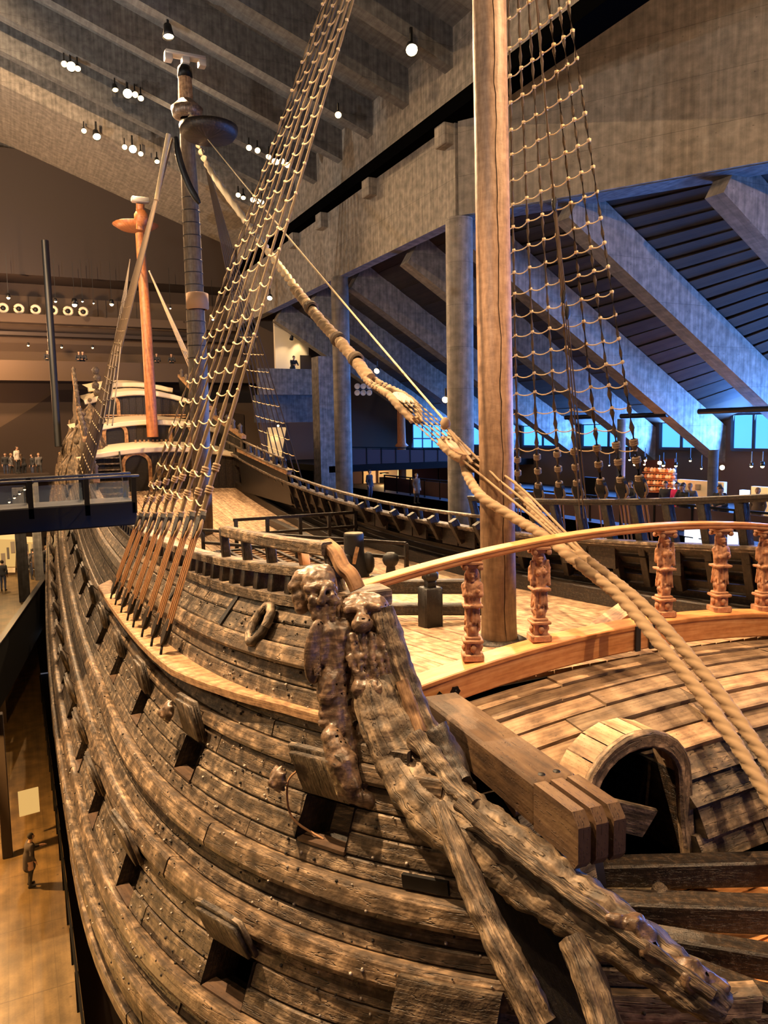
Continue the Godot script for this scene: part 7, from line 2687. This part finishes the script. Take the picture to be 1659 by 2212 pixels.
func port_side() -> void:
	var m := MB.new()
	# gallery balcony with a white lit room behind the round column
	var z := -38.0
	var a := on_z(560, 852, z)
	var b := on_z(684, 852, z)
	m = slab(a.x, b.x, a.y, on_z(600, 796, z).y, z - 0.4, z)
	struct("wall_balcony", m, mt.concrete, "pale concrete balcony front left of the square pier")
	m = slab(a.x, b.x, on_z(600, 912, z).y, a.y, z - 1.4, z - 0.8)
	struct("trim_3", m, mt.concrete_grey)
	var ra := on_z(596, 800, -44.0)
	var rb := on_z(668, 800, -44.0)
	m = slab(ra.x, rb.x, ra.y - 1.0, on_z(600, 690, -44.0).y, -44.3, -44.0)
	struct("wall_gallery_room", m, mt.cream_paint, "white wall of the small room above the balcony")
	spot_lamp("room_spotlight", "spotlight throwing a bright cone on the white gallery room wall", on_z(646, 712, -43.2), on_z(646, 790, -44.0), 9.0, 26.0, Color(1.0, 0.9, 0.72), 0.7, "")
	spot_lamp("room_spotlight", "dim pale spotlight at the left of the white gallery room", on_z(630, 730, -42.4), on_z(615, 790, -44.0), 3.0, 40.0, Color(1.0, 0.88, 0.68), 0.8, "")
	m = MB.new()
	var dk := on_z(646, 798, -43.9)
	m.bar(dk + Vector3(0.1, 0.4, 0.02), dk + Vector3(0.95, 0.4, 0.02), 0.06, 1.3)
	tag(obj("dark_panel", m, mt.brown_paint), "dark square panel standing on the white gallery room wall", "panel")
	# glowing tapered lantern sign
	var c := on_z(598, 953, -40.0)
	m = MB.new()
	m.prism(PackedVector2Array([Vector2(-0.55, -1.05), Vector2(0.3, -1.05), Vector2(0.72, 0.95), Vector2(-0.62, 0.95)]), c, Vector3(1, 0, 0), Vector3(0, 1, 0), Vector3(0, 0, -0.25))
	var sg := obj("lantern_sign", m, mt.sign_cream)
	tag(sg, "glowing cream tapered sign behind the port main shrouds", "sign")
	var sl := thing("sign_lamp", "small lamp in front of the glowing cream sign", "lamp", c + Vector3(0, 0, 0.5), "")
	m = MB.new()
	m.ball(c + Vector3(0, 1.05, 0.4), Vector3.ONE * 0.08, 8)
	obj("bulb", m, mt.lamp_small, sl)
	omni(c + Vector3(0, 0.2, 0.45), 3.0, Color(1.0, 0.78, 0.45), 0.3, sl)
	# display room with a blue window
	z = -40.0
	var wq := [on_z(892, 968, z), on_z(974, 968, z)]
	var wh: float = on_z(892, 916, z).y - wq[0].y
	var fr := MB.new()
	for k in 5:
		var p: Vector3 = wq[0].lerp(wq[1], k / 4.0)
		fr.bar(p, p + Vector3(0, wh, 0), 0.07, 0.1, Vector3(0, 0, 1))
	for y in [0.0, 0.4, 1.0]:
		fr.bar(wq[0] + Vector3(0, wh * y, 0), wq[1] + Vector3(0, wh * y, 0), 0.07, 0.1)
	var w := struct("window_20", fr, mt.steel_grey, "bright blue barred window behind the heart block")
	for k in 4:
		m = MB.new()
		m.bar(wq[0].lerp(wq[1], k / 4.0) + Vector3(0, wh / 2, -0.08), wq[0].lerp(wq[1], (k + 1) / 4.0) + Vector3(0, wh / 2, -0.08), 0.03, wh)
		obj("pane", m, mt.window_day, w)
	area("window_light", (wq[0] + wq[1]) / 2 + Vector3(0, wh / 2, 0.2), Vector3(0, -0.15, 1), 2.4, wh, 12.0, Color(0.25, 0.52, 1.0))
	m = slab(wq[0].x - 3.2, wq[1].x + 1.2, -2.1, wq[0].y, z - 0.4, z - 0.15)
	struct("wall_display", m, mt.dark_paint)
	# oval coil display with ropes on the upper gallery
	c = on_z(845, 998, -37.5)
	var t := thing("display_model", "oval wooden model display with ribs on the gallery beside the round column", "display", c)
	for k in 4:
		m = MB.new()
		var loop := PackedVector3Array()
		for j in 25:
			var g := TAU * j / 24.0
			loop.append(c + Vector3(cos(g) * (1.5 - k * 0.2), 0.1 * k, sin(g) * (0.8 - 0.1 * k)))
		m.tube(loop, 0.05, 5)
		obj("display_hoop", m, mt.mast_wood, t)
	for k in 10:
		m = MB.new()
		var x := -1.3 + k * 0.29
		m.bar(c + Vector3(x, 0.05, -0.6), c + Vector3(x * 0.8, 0.4, 0.5), 0.06, 0.05)
		obj("display_rib", m, mt.rope_red, t)
	m = MB.new()
	var pz := on_z(868, 1000, -37.0)
	m.lathe(PackedVector2Array([Vector2(0.3, -2.3), Vector2(0.3, 0.6), Vector2(0.5, 0.7), Vector2(0.3, 0.9), Vector2(0.25, 4.5)]), pz + Vector3(0, 0.5, 0), 12)
	tag(obj("display_post", m, mt.red_mast_wood), "reddish wooden post rising behind the oval model display", "post")
	# railing of that gallery
	rail_run("gallery_rail", "thin steel rail of the port gallery between pier and round column", on_z(760, 1010, -34.0), on_z(975, 1010, -34.0), 1.3, 7)
	# lower rooms: lit doorways, white door with a round emblem, dark panelled doors
	z = -40.9
	var lowy := WING_FLOOR
	var room := [[786, 812, mt.cream_paint], [818, 862, mt.cream_paint], [868, 890, mt.sign_cream], [900, 945, mt.maroon_paint], [948, 972, mt.maroon_paint]]
	var lab := ["pale lit doorway edge left of the white door", "pale wall panel with a framed dark round emblem", "lit cream notice panel right of the pale door", "dark red panelled door of the lower room", "narrow dark red door leaf beside the round column"]
	for k in room.size():
		var q: Array = room[k]
		var p0 := on_z(q[0], 1082, z)
		var p1 := on_z(q[1], 1082, z)
		m = MB.new()
		m.bar(Vector3(p0.x, -3.1, z + 0.02 * k), Vector3(p1.x, -3.1, z + 0.02 * k), 0.08, 2.0)
		tag(obj("wall_panel", m, q[2]), lab[k], "panel")
	m = MB.new()
	var e := on_z(827, 1039, z + 0.12)
	m.box(e, Vector3(0.55, 0.6, 0.05), 0, 0.01)
	tag(obj("emblem_frame", m, mt.dark_paint), "small dark square frame with a round emblem on the pale panel", "frame")
	var lp := thing("room_lamp", "ceiling lamp of the lit lower room beyond the port rail", "lamp", on_z(830, 1022, z + 2.0), "")
	m = MB.new()
	m.box(lp.position, Vector3(0.6, 0.08, 0.3), 0, 0.01)
	obj("housing", m, mt.lamp_black, lp)
	omni(lp.position - Vector3(0, 0.2, 0), 5.0, Color(1.0, 0.78, 0.5), 0.15, lp)
	# lamps hung under the beams
	spot_lamp("hall_spotlight", "bright white spotlight beside the round column", on_z(963, 862, -16.5), Vector3(0, -3, -8), 60.0, 30.0, Color(1.0, 0.86, 0.66), 0.8, "")
	spot_lamp("hall_spotlight", "spotlight cluster just above the thick stay's eye", on_z(815, 800, -27.0), Vector3(0, -3, -16), 40.0, 30.0, Color(1.0, 0.86, 0.66), 0.9, "")
	spot_lamp("hall_spotlight", "spotlight glinting through the starboard shroud net", on_z(583, 642, -33.0), Vector3(0, -3, -20), 60.0, 30.0, Color(1.0, 0.86, 0.66), 0.9, "")
	var lb := thing("lamp_batten", "cluster of small pale floodlights fixed left of the thick stay's eye", "lamp", on_z(785, 842, -28.0))
	for k in 6:
		m = MB.new()
		var p := on_z(772 + (k % 3) * 13.0, 834 + (k / 3) * 14.0, -28.0)
		m.lathe(PackedVector2Array([Vector2(0.001, -0.18), Vector2(0.14, -0.14), Vector2(0.16, 0.12), Vector2(0.12, 0.1), Vector2(0.001, 0.08)]), p, 10, Vector3(-0.5, -0.2, 0.8))
		obj("flood_head", m, mt.white_steel, lb)
	m = MB.new()
	m.bar(on_z(768, 841, -28.1), on_z(805, 841, -28.1), 0.06, 0.06)
	obj("bar", m, mt.lamp_black, lb)
	# wing at the right: rail, exhibits and lamps behind the visitors
	rail_run("wing_rail", "long dark rail of the port walkway before the visitors", Vector3(13.8, WING_FLOOR, -33), Vector3(13.8, WING_FLOOR, 6), 1.05, 22)
	var ex := [
		[[1262, 1030, 1290, 1085], mt.dark_paint, "dark exhibit stand behind the port shroud dead-eyes"],
		[[1466, 1035, 1566, 1086], mt.cream_paint, "pale exhibition wall behind two standing visitors"],
		[[1600, 1058, 1616, 1088], mt.sign_white, "bright narrow lit panel at the right end of the walkway"],
		[[1625, 1050, 1700, 1090], mt.cream_paint, "pale exhibition wall at the right picture edge"],
	]
	for q in ex:
		var r: Array = q[0]
		var p0 := on_x(r[0], r[3], 21.0)
		var p1 := on_x(r[2], r[3], 21.0)
		var top := on_x(r[0], r[1], 21.0).y
		m = MB.new()
		m.bar(Vector3(p0.x, (top + WING_FLOOR) / 2, p0.z), Vector3(p1.x, (top + WING_FLOOR) / 2, p1.z), 0.2, top - WING_FLOOR)
		tag(obj("exhibit_wall", m, q[1]), q[2], "exhibit")
	for q in [[1472, 1050, 0.35, 0.3, Color(0.1, 0.2, 0.55)], [1508, 1052, 0.3, 0.25, Color(0.25, 0.2, 0.15)], [1552, 1056, 0.28, 0.5, Color(0.15, 0.12, 0.1)]]:
		m = MB.new()
		m.col = q[4]
		var p := on_x(q[0], q[1], 20.85)
		m.box(p, Vector3(0.06, q[3], q[2]), 0, 0.01)
		tag(obj("small_picture", m, mt.cloth), ["small blue picture at the left end of the pale exhibition wall", "small brown picture in the middle of the pale exhibition wall", "tall dark picture at the right end of the pale exhibition wall"][[1472, 1508, 1552].find(q[0])], "picture")
	# warm lit shelves at the left of the exhibition wall
	var sh := thing("lit_shelves", "red-orange lit shelves packed with small things behind the visitors", "shelves", on_x(1420, 1060, 22.0))
	for k in 4:
		m = MB.new()
		var p0 := on_x(1392, 1020 + k * 14.0, 22.0)
		var p1 := on_x(1458, 1024 + k * 13.0, 22.0)
		m.bar(p0, p1, 0.3, 0.06)
		obj("shelf", m, mt.red_mast_wood, sh)
		for j in 10:
			var p := p0.lerp(p1, (j + 0.5) / 10.0)
			m = MB.new()
			m.col = [Color(0.9, 0.6, 0.3), Color(0.55, 0.2, 0.08), Color(0.9, 0.8, 0.6)][(j + k) % 3]
			m.lathe(PackedVector2Array([Vector2(0.001, 0), Vector2(0.1, 0.02), Vector2(0.12, 0.12), Vector2(0.05, 0.22), Vector2(0.001, 0.24)]), p + Vector3(0, 0.04, 0), 7)
			obj("small_pot", m, mt.cloth, sh)
	m = MB.new()
	m.bar(on_x(1388, 1085, 22.4) + Vector3(0, 1.0, 0), on_x(1460, 1085, 22.4) + Vector3(0, 1.0, 0), 0.1, 2.4)
	obj("shelf_back", m, mt.maroon_paint, sh)
	var wl := thing("shelf_lamp", "small warm lamp over the red-orange lit shelves", "lamp", on_x(1425, 1000, 20.5), "")
	m = MB.new()
	m.ball(wl.position, Vector3.ONE * 0.1, 8)
	obj("bulb", m, mt.lamp_warm, wl)
	omni(wl.position - Vector3(0.3, 0.2, 0), 5.0, Color(1.0, 0.6, 0.3), 0.1, wl)
	wl = thing("wall_lamp", "pale lamp lighting the exhibition wall on the right", "lamp", on_x(1560, 1010, 19.0), "")
	m = MB.new()
	m.ball(wl.position, Vector3.ONE * 0.1, 8)
	obj("bulb", m, mt.lamp_warm, wl)
	omni(wl.position, 6.0, Color(1.0, 0.85, 0.62), 0.15, wl)
	for q in [[1360, 993, 0.07], [1371, 1003, 0.09], [1394, 994, 0.08], [1392, 1003, 0.06], [1424, 1011, 0.06], [1433, 1005, 0.09], [1460, 1006, 0.08], [1491, 995, 0.06], [1515, 1012, 0.05], [1623, 1007, 0.07], [1647, 1007, 0.09], [1316, 1005, 0.05], [1371.5, 990, 0.05]]:
		small_lamp(on_x(q[0], q[1], 20.0), q[2], "%s small warm track lamp from the left over the port walkway exhibits" % ORD[[1316, 1360, 1371.5, 1371, 1392, 1394, 1424, 1433, 1460, 1491, 1515, 1623, 1647].find(q[0])], "track lamps over the port walkway", mt.lamp_warm, 0.6)
	# slim column and ventilation pipes of the wing
	var cw := on_x(1539, 1060, 17.5)
	m = MB.new()
	m.lathe(PackedVector2Array([Vector2(0.2, WING_FLOOR), Vector2(0.2, on_x(1539, 972, 17.5).y)]), Vector3(cw.x, 0, cw.z), 16)
	struct("column_12", m, mt.concrete_grey, "slim grey round column on the port walkway at the right")
	var cw2 := on_x(1342, 960, 19.0)
	m = MB.new()
	m.lathe(PackedVector2Array([Vector2(0.2, WING_FLOOR), Vector2(0.2, on_x(1342, 905, 19.0).y)]), Vector3(cw2.x, 0, cw2.z), 16)
	struct("column_13", m, mt.concrete_grey)
	for k in 3:
		m = MB.new()
		var p0 := on_x([1342, 1510, 1222][k], [899, 889, 902][k], 21.5)
		m.tube(PackedVector3Array([p0, Vector3(21.5, p0.y, p0.z + [3.2, 5.0, 2.5][k])]), 0.13, 10)
		tag(obj("vent_pipe", m, mt.lamp_black), ["dark pipe under the beams before the middle blue window", "long dark pipe before the blue windows at the right edge", "dark pipe behind the port shrouds before a blue window"][k], "pipe")
	# lit screens and strips seen through the balusters under the walkway
	for q in [[1500, 1147, 0.42, 0.22, "sign_white", "bright white slanted screen just above the orange handrail"], [1500, 1173, 0.4, 0.15, "sign_white", "white screen strip just below the orange handrail"], [1503, 1168, 0.1, 0.3, "sign_white", "narrow white screen left of the fourth baluster"], [1583, 1170, 0.2, 0.32, "sign_white", "tall white screen right of the fourth baluster"], [1601, 1204, 0.2, 0.05, "sign_white", "thin white light strip between the right balusters"], [1619, 1202, 0.14, 0.05, "screen_cyan", "thin green-blue light strip between the right balusters"], [1603, 1226, 0.25, 0.1, "sign_white", "short white light between the right balusters, lower row"], [1620, 1227, 0.16, 0.08, "screen_cyan", "short green-blue light between the right balusters, lower row"], [1500, 1252, 0.45, 0.05, "sign_white", "thin pale strip low between the third and fourth balusters"]]:
		m = MB.new()
		var p := on_x(q[0], q[1], 13.3)
		m.bar(p - Vector3(0, 0, q[2]), p + Vector3(0, 0, q[2]), 0.04, q[3] * 2.0)
		tag(obj("lit_screen", m, mt[q[4]]), q[5], "screen")

func rail_run(called: String, label: String, a: Vector3, b: Vector3, h: float, n: int) -> void:
	var t := thing(called, label, "railing", a)
	var m := MB.new()
	m.bar(a + Vector3(0, h, 0), b + Vector3(0, h, 0), 0.1, 0.07)
	obj("hand_bar", m, mt.dark_paint, t)
	for k in n + 1:
		m = MB.new()
		var p := a.lerp(b, float(k) / n)
		m.bar(p, p + Vector3(0, h, 0), 0.07, 0.07, Vector3(0, 0, 1))
		obj("rail_post", m, mt.dark_paint, t)
	m = MB.new()
	m.bar(a + Vector3(0, h * 0.5, 0), b + Vector3(0, h * 0.5, 0), 0.03, h * 0.8)
	obj("rail_panel", m, mt.maroon_paint, t)

# ------------------------------------------------------------------ visitors
# pose: 0 standing arms down, 1 leaning with forearms on a rail, 2 one arm reaching to a rail, 3 walking
func person_mesh(pose: int, cell: float, coat: Color, legs: Color, hair: Color, long_coat: bool) -> ArrayMesh:
	var s := Sdf.new(Vector3.ZERO, Vector3.ZERO, cell)
	var lean := 0.22 if pose == 1 else 0.08 if pose == 2 else 0.0
	var hip := Vector3(0, 0.92, 0)
	var chest := Vector3(0, 1.28, lean * 0.6)
	var neck := Vector3(0, 1.46, lean)
	var head := Vector3(0, 1.62, lean + 0.03)
	for q in [-1.0, 1.0]:
		var st: float = 0.16 * q if pose == 3 else 0.02 * q
		var knee := Vector3(0.1 * q, 0.5, st * 0.6 + 0.03)
		var ankle := Vector3(0.11 * q, 0.09, st - (0.02 if pose != 3 else 0.0))
		s.cap(hip + Vector3(0.095 * q, 0, 0), knee, 0.092, 0.062, 0.04)
		s.cap(knee, ankle, 0.062, 0.045, 0.03)
		s.cap(ankle + Vector3(0, -0.05, -0.03), ankle + Vector3(0.02 * q, -0.055, 0.14), 0.04, 0.034, 0.02)
		var sh := Vector3(0.19 * q, 1.4, lean * 0.85)
		var el := Vector3(0.24 * q, 1.12, lean * 0.6 - 0.02)
		var wr := Vector3(0.22 * q, 0.88, lean * 0.6 + 0.08)
		if pose == 1 or (pose == 2 and q > 0):
			el = Vector3(0.25 * q, 1.13, lean + 0.12)
			wr = Vector3(0.12 * q, 1.1, lean + 0.36) if pose == 1 else Vector3(0.3 * q, 1.07, lean + 0.42)
		elif pose == 3:
			el = Vector3(0.24 * q, 1.12, -0.12 * q)
			wr = Vector3(0.22 * q, 0.92, -0.02 - 0.18 * q)
		s.cap(sh, el, 0.062, 0.05, 0.04)
		s.cap(el, wr, 0.05, 0.036, 0.03)
		var d := (wr - el).normalized()
		s.cap(wr, wr + d * 0.09, 0.034, 0.028, 0.02)
		for k in 4:
			var off := Vector3(0.012 * (k - 1.5), -0.008 * (k - 1.5), 0)
			s.cap(wr + d * 0.08 + off, wr + d * (0.155 + 0.012 * (k % 2)) + off * 1.6 + Vector3(0, -0.015, 0), 0.011, 0.009, 0.006)
		s.cap(wr + d * 0.03, wr + d * 0.09 + Vector3(-0.035 * q, 0.01, 0.01), 0.013, 0.01, 0.008)
	s.cap(hip + Vector3(-0.07, 0.02, 0), hip + Vector3(0.07, 0.02, 0), 0.115, 0.115, 0.06)
	s.cap(hip + Vector3(0, 0.05, 0), chest, 0.14, 0.155, 0.06)
	s.cap(chest + Vector3(-0.1, 0.03, 0), chest + Vector3(0.1, 0.03, 0), 0.125, 0.125, 0.06)
	if long_coat:
		s.cap(hip + Vector3(0, 0.1, 0), Vector3(0, 0.66, 0), 0.165, 0.19, 0.05)
	s.cap(chest + Vector3(0, 0.1, 0), neck + Vector3(0, 0.04, 0.01), 0.07, 0.055, 0.04)
	s.ell(head, Vector3(0.078, 0.11, 0.092), 0.03)
	s.ell(head + Vector3(0, 0.03, -0.02), Vector3(0.09, 0.095, 0.095), 0.02)
	s.cap(head + Vector3(0, 0.005, 0.085), head + Vector3(0, -0.025, 0.105), 0.012, 0.016, 0.012)
	s.cap(head + Vector3(-0.02, -0.06, 0.075), head + Vector3(0.02, -0.06, 0.075), 0.014, 0.014, 0.01)
	for q in [-1.0, 1.0]:
		s.cap(head + Vector3(0.082 * q, 0.01, 0.0), head + Vector3(0.085 * q, -0.03, 0.0), 0.02, 0.015, 0.01)
		s.ell(head + Vector3(0.032 * q, 0.012, 0.085), Vector3(0.016, 0.01, 0.014), 0.006, true)
	var skin := Color(0.48, 0.28, 0.19)
	var paint := func(p: Vector3) -> Color:
		if p.y > 1.49:
			var r := p - head
			if r.y > 0.055 or (r.z < 0.015 and r.y > -0.07):
				return hair
			return skin
		if p.y > 1.455 and Vector2(p.x, p.z - lean).length() < 0.075:
			return skin
		if p.y < 0.1:
			return Color(0.03, 0.025, 0.02)
		if p.y < (0.6 if long_coat else 0.86) and Vector2(p.x, p.z).length() < 0.5 and absf(p.x) < 0.2:
			return legs
		if (pose == 1 or pose == 2) and p.z > lean + 0.33:
			return skin
		if pose != 1 and p.y < 0.9 and absf(p.x) > 0.17:
			return skin
		return coat
	return s.mesh(paint)

func person(me: ArrayMesh, where: Vector3, facing: float, tall: float, label: String, group := "") -> MeshInstance3D:
	var o := MeshInstance3D.new()
	o.mesh = me
	o.material_override = mt.cloth
	o.name = numbered("person")
	add_child(o, true)
	o.position = where
	o.rotation.y = facing
	o.scale = Vector3.ONE * tall / 1.73
	tag(o, label, "person", group)
	return o

func people() -> void:
	var dark := Color(0.03, 0.03, 0.035)
	var navy := Color(0.04, 0.05, 0.09)
	var grey := Color(0.12, 0.11, 0.11)
	var pink := Color(0.75, 0.03, 0.16)
	var brown := Color(0.12, 0.075, 0.05)
	var hair := Color(0.03, 0.02, 0.015)
	var fair := Color(0.25, 0.16, 0.08)
	var near_leaner := person_mesh(2, 0.018, Color(0.06, 0.05, 0.05), Color(0.035, 0.03, 0.03), hair, true)
	person(near_leaner, on_y(66, 1914, GROUND), PI / 2 + 0.25, 1.72, "person in a dark knee-length coat reaching to the dock rail on the lower floor")
	var m0 := person_mesh(0, 0.026, dark, navy, hair, false)
	var m1 := person_mesh(1, 0.026, dark, dark, hair, false)
	var m2 := person_mesh(3, 0.026, grey, dark, fair, false)
	var m3 := person_mesh(0, 0.026, pink, dark, hair, true)
	var m4 := person_mesh(0, 0.026, brown, dark, fair, true)
	# starboard gallery below the footbridge
	person(m0, on_y(8, 1276, HALL_FLOOR), 2.8, 1.75, "person in dark clothes standing with back turned before the show-cases")
	person(m2, on_y(62, 1252, HALL_FLOOR), 0.6, 1.72, "person walking past the bright show-case between the square columns")
	person(m4, on_y(78, 1246, HALL_FLOOR), 2.0, 1.68, "person in a long brown coat beside the right square column")
	for q in [[112, 1240, m0, 1.7], [122, 1238, m4, 1.74], [131, 1236, m0, 1.66], [139, 1232, m2, 1.7]]:
		person(q[2], on_y(q[0], q[1], HALL_FLOOR) + Vector3(-1.0, 0, 0), 1.2 + q[0] * 0.02, q[3], "%s dark figure from the left in the group at the parapet" % ORD[[112, 122, 131, 139].find(q[0])], "group of people at the gallery parapet")
	# far crowd on the left, behind the footbridge
	var k := 0
	for q in [[12, 1002], [24, 1004], [40, 998], [52, 1006], [70, 1004], [84, 1003], [130, 1002], [140, 998], [150, 1004]]:
		var p := on_z(q[0], q[1], -47.0)
		person([m0, m2, m4, m1][k % 4], Vector3(p.x, p.y - 0.9, p.z), k * 1.3, 1.65 + 0.03 * (k % 4), "%s small visitor from the left in the far crowd behind the footbridge" % ORD[k], "far crowd left of the stern")
		k += 1
	var cp := on_z(36, 985, -46.0)
	person(person_mesh(0, 0.03, Color(0.7, 0.62, 0.55), dark, hair, false), Vector3(cp.x, cp.y - 1.2, cp.z), 1.0, 1.85, "person in a pale top standing out above the far crowd")
	struct("floor_7", slab(-30, -5.4, cp.y - 1.6, cp.y - 1.2, -52, -44.5), mt.brown_paint)
	# upper far gallery
	for q in [[104, 802], [172, 804], [180, 800], [340, 806], [372, 806]]:
		var p := on_z(q[0], q[1], -49.8)
		person(m1, Vector3(p.x, 4.5, p.z), 0.2 - q[0] * 0.001, 1.7, "%s tiny visitor from the left leaning on the far upper gallery ledge" % ORD[[104, 172, 180, 340, 372].find(q[0])], "visitors on the far upper gallery")
	# white gallery room and the lower rooms
	var bp := on_z(632, 795, -39.2)
	person(m1, Vector3(bp.x, bp.y - 0.95, bp.z), 0.1, 1.75, "visitor leaning on the concrete balcony before the white room")
	person(m0, on_y(799, 1083, WING_FLOOR) * Vector3(1, 1, 1), 0.5, 1.75, "person in dark clothes standing in the lit lower doorway")
	person(m4, on_y(900, 1088, WING_FLOOR), 0.2, 1.6, "person in brown sitting height behind the port rail before the red doors")
	# visitors along the port walkway
	var row := [[1372, m1, "visitor in dark clothes half hidden behind the port dead-eyes"], [1404, m0, "dark dressed visitor left of the person in pink"], [1428, m3, "visitor in a bright pink coat on the port walkway"], [1441, m0, "dark dressed visitor right beside the person in pink"], [1455, m2, "grey dressed visitor near the left end of the pale exhibition wall"], [1483, m1, "visitor leaning on the rail before the blue picture"], [1517, m0, "visitor standing alone before the middle of the pale exhibition wall"], [1567, m1, "visitor leaning on the rail right of the slim grey column"], [1597, m4, "visitor in brown before the bright narrow lit panel"]]
	for q in row:
		var p := on_x(q[0], 1100, 14.7)
		person(q[1], Vector3(14.6 + (0.0 if q[1] == m1 else 0.5), WING_FLOOR, p.z + (0.0 if q[1] == m1 else 0.4)), -PI / 2 + 0.3, 1.72, q[2])
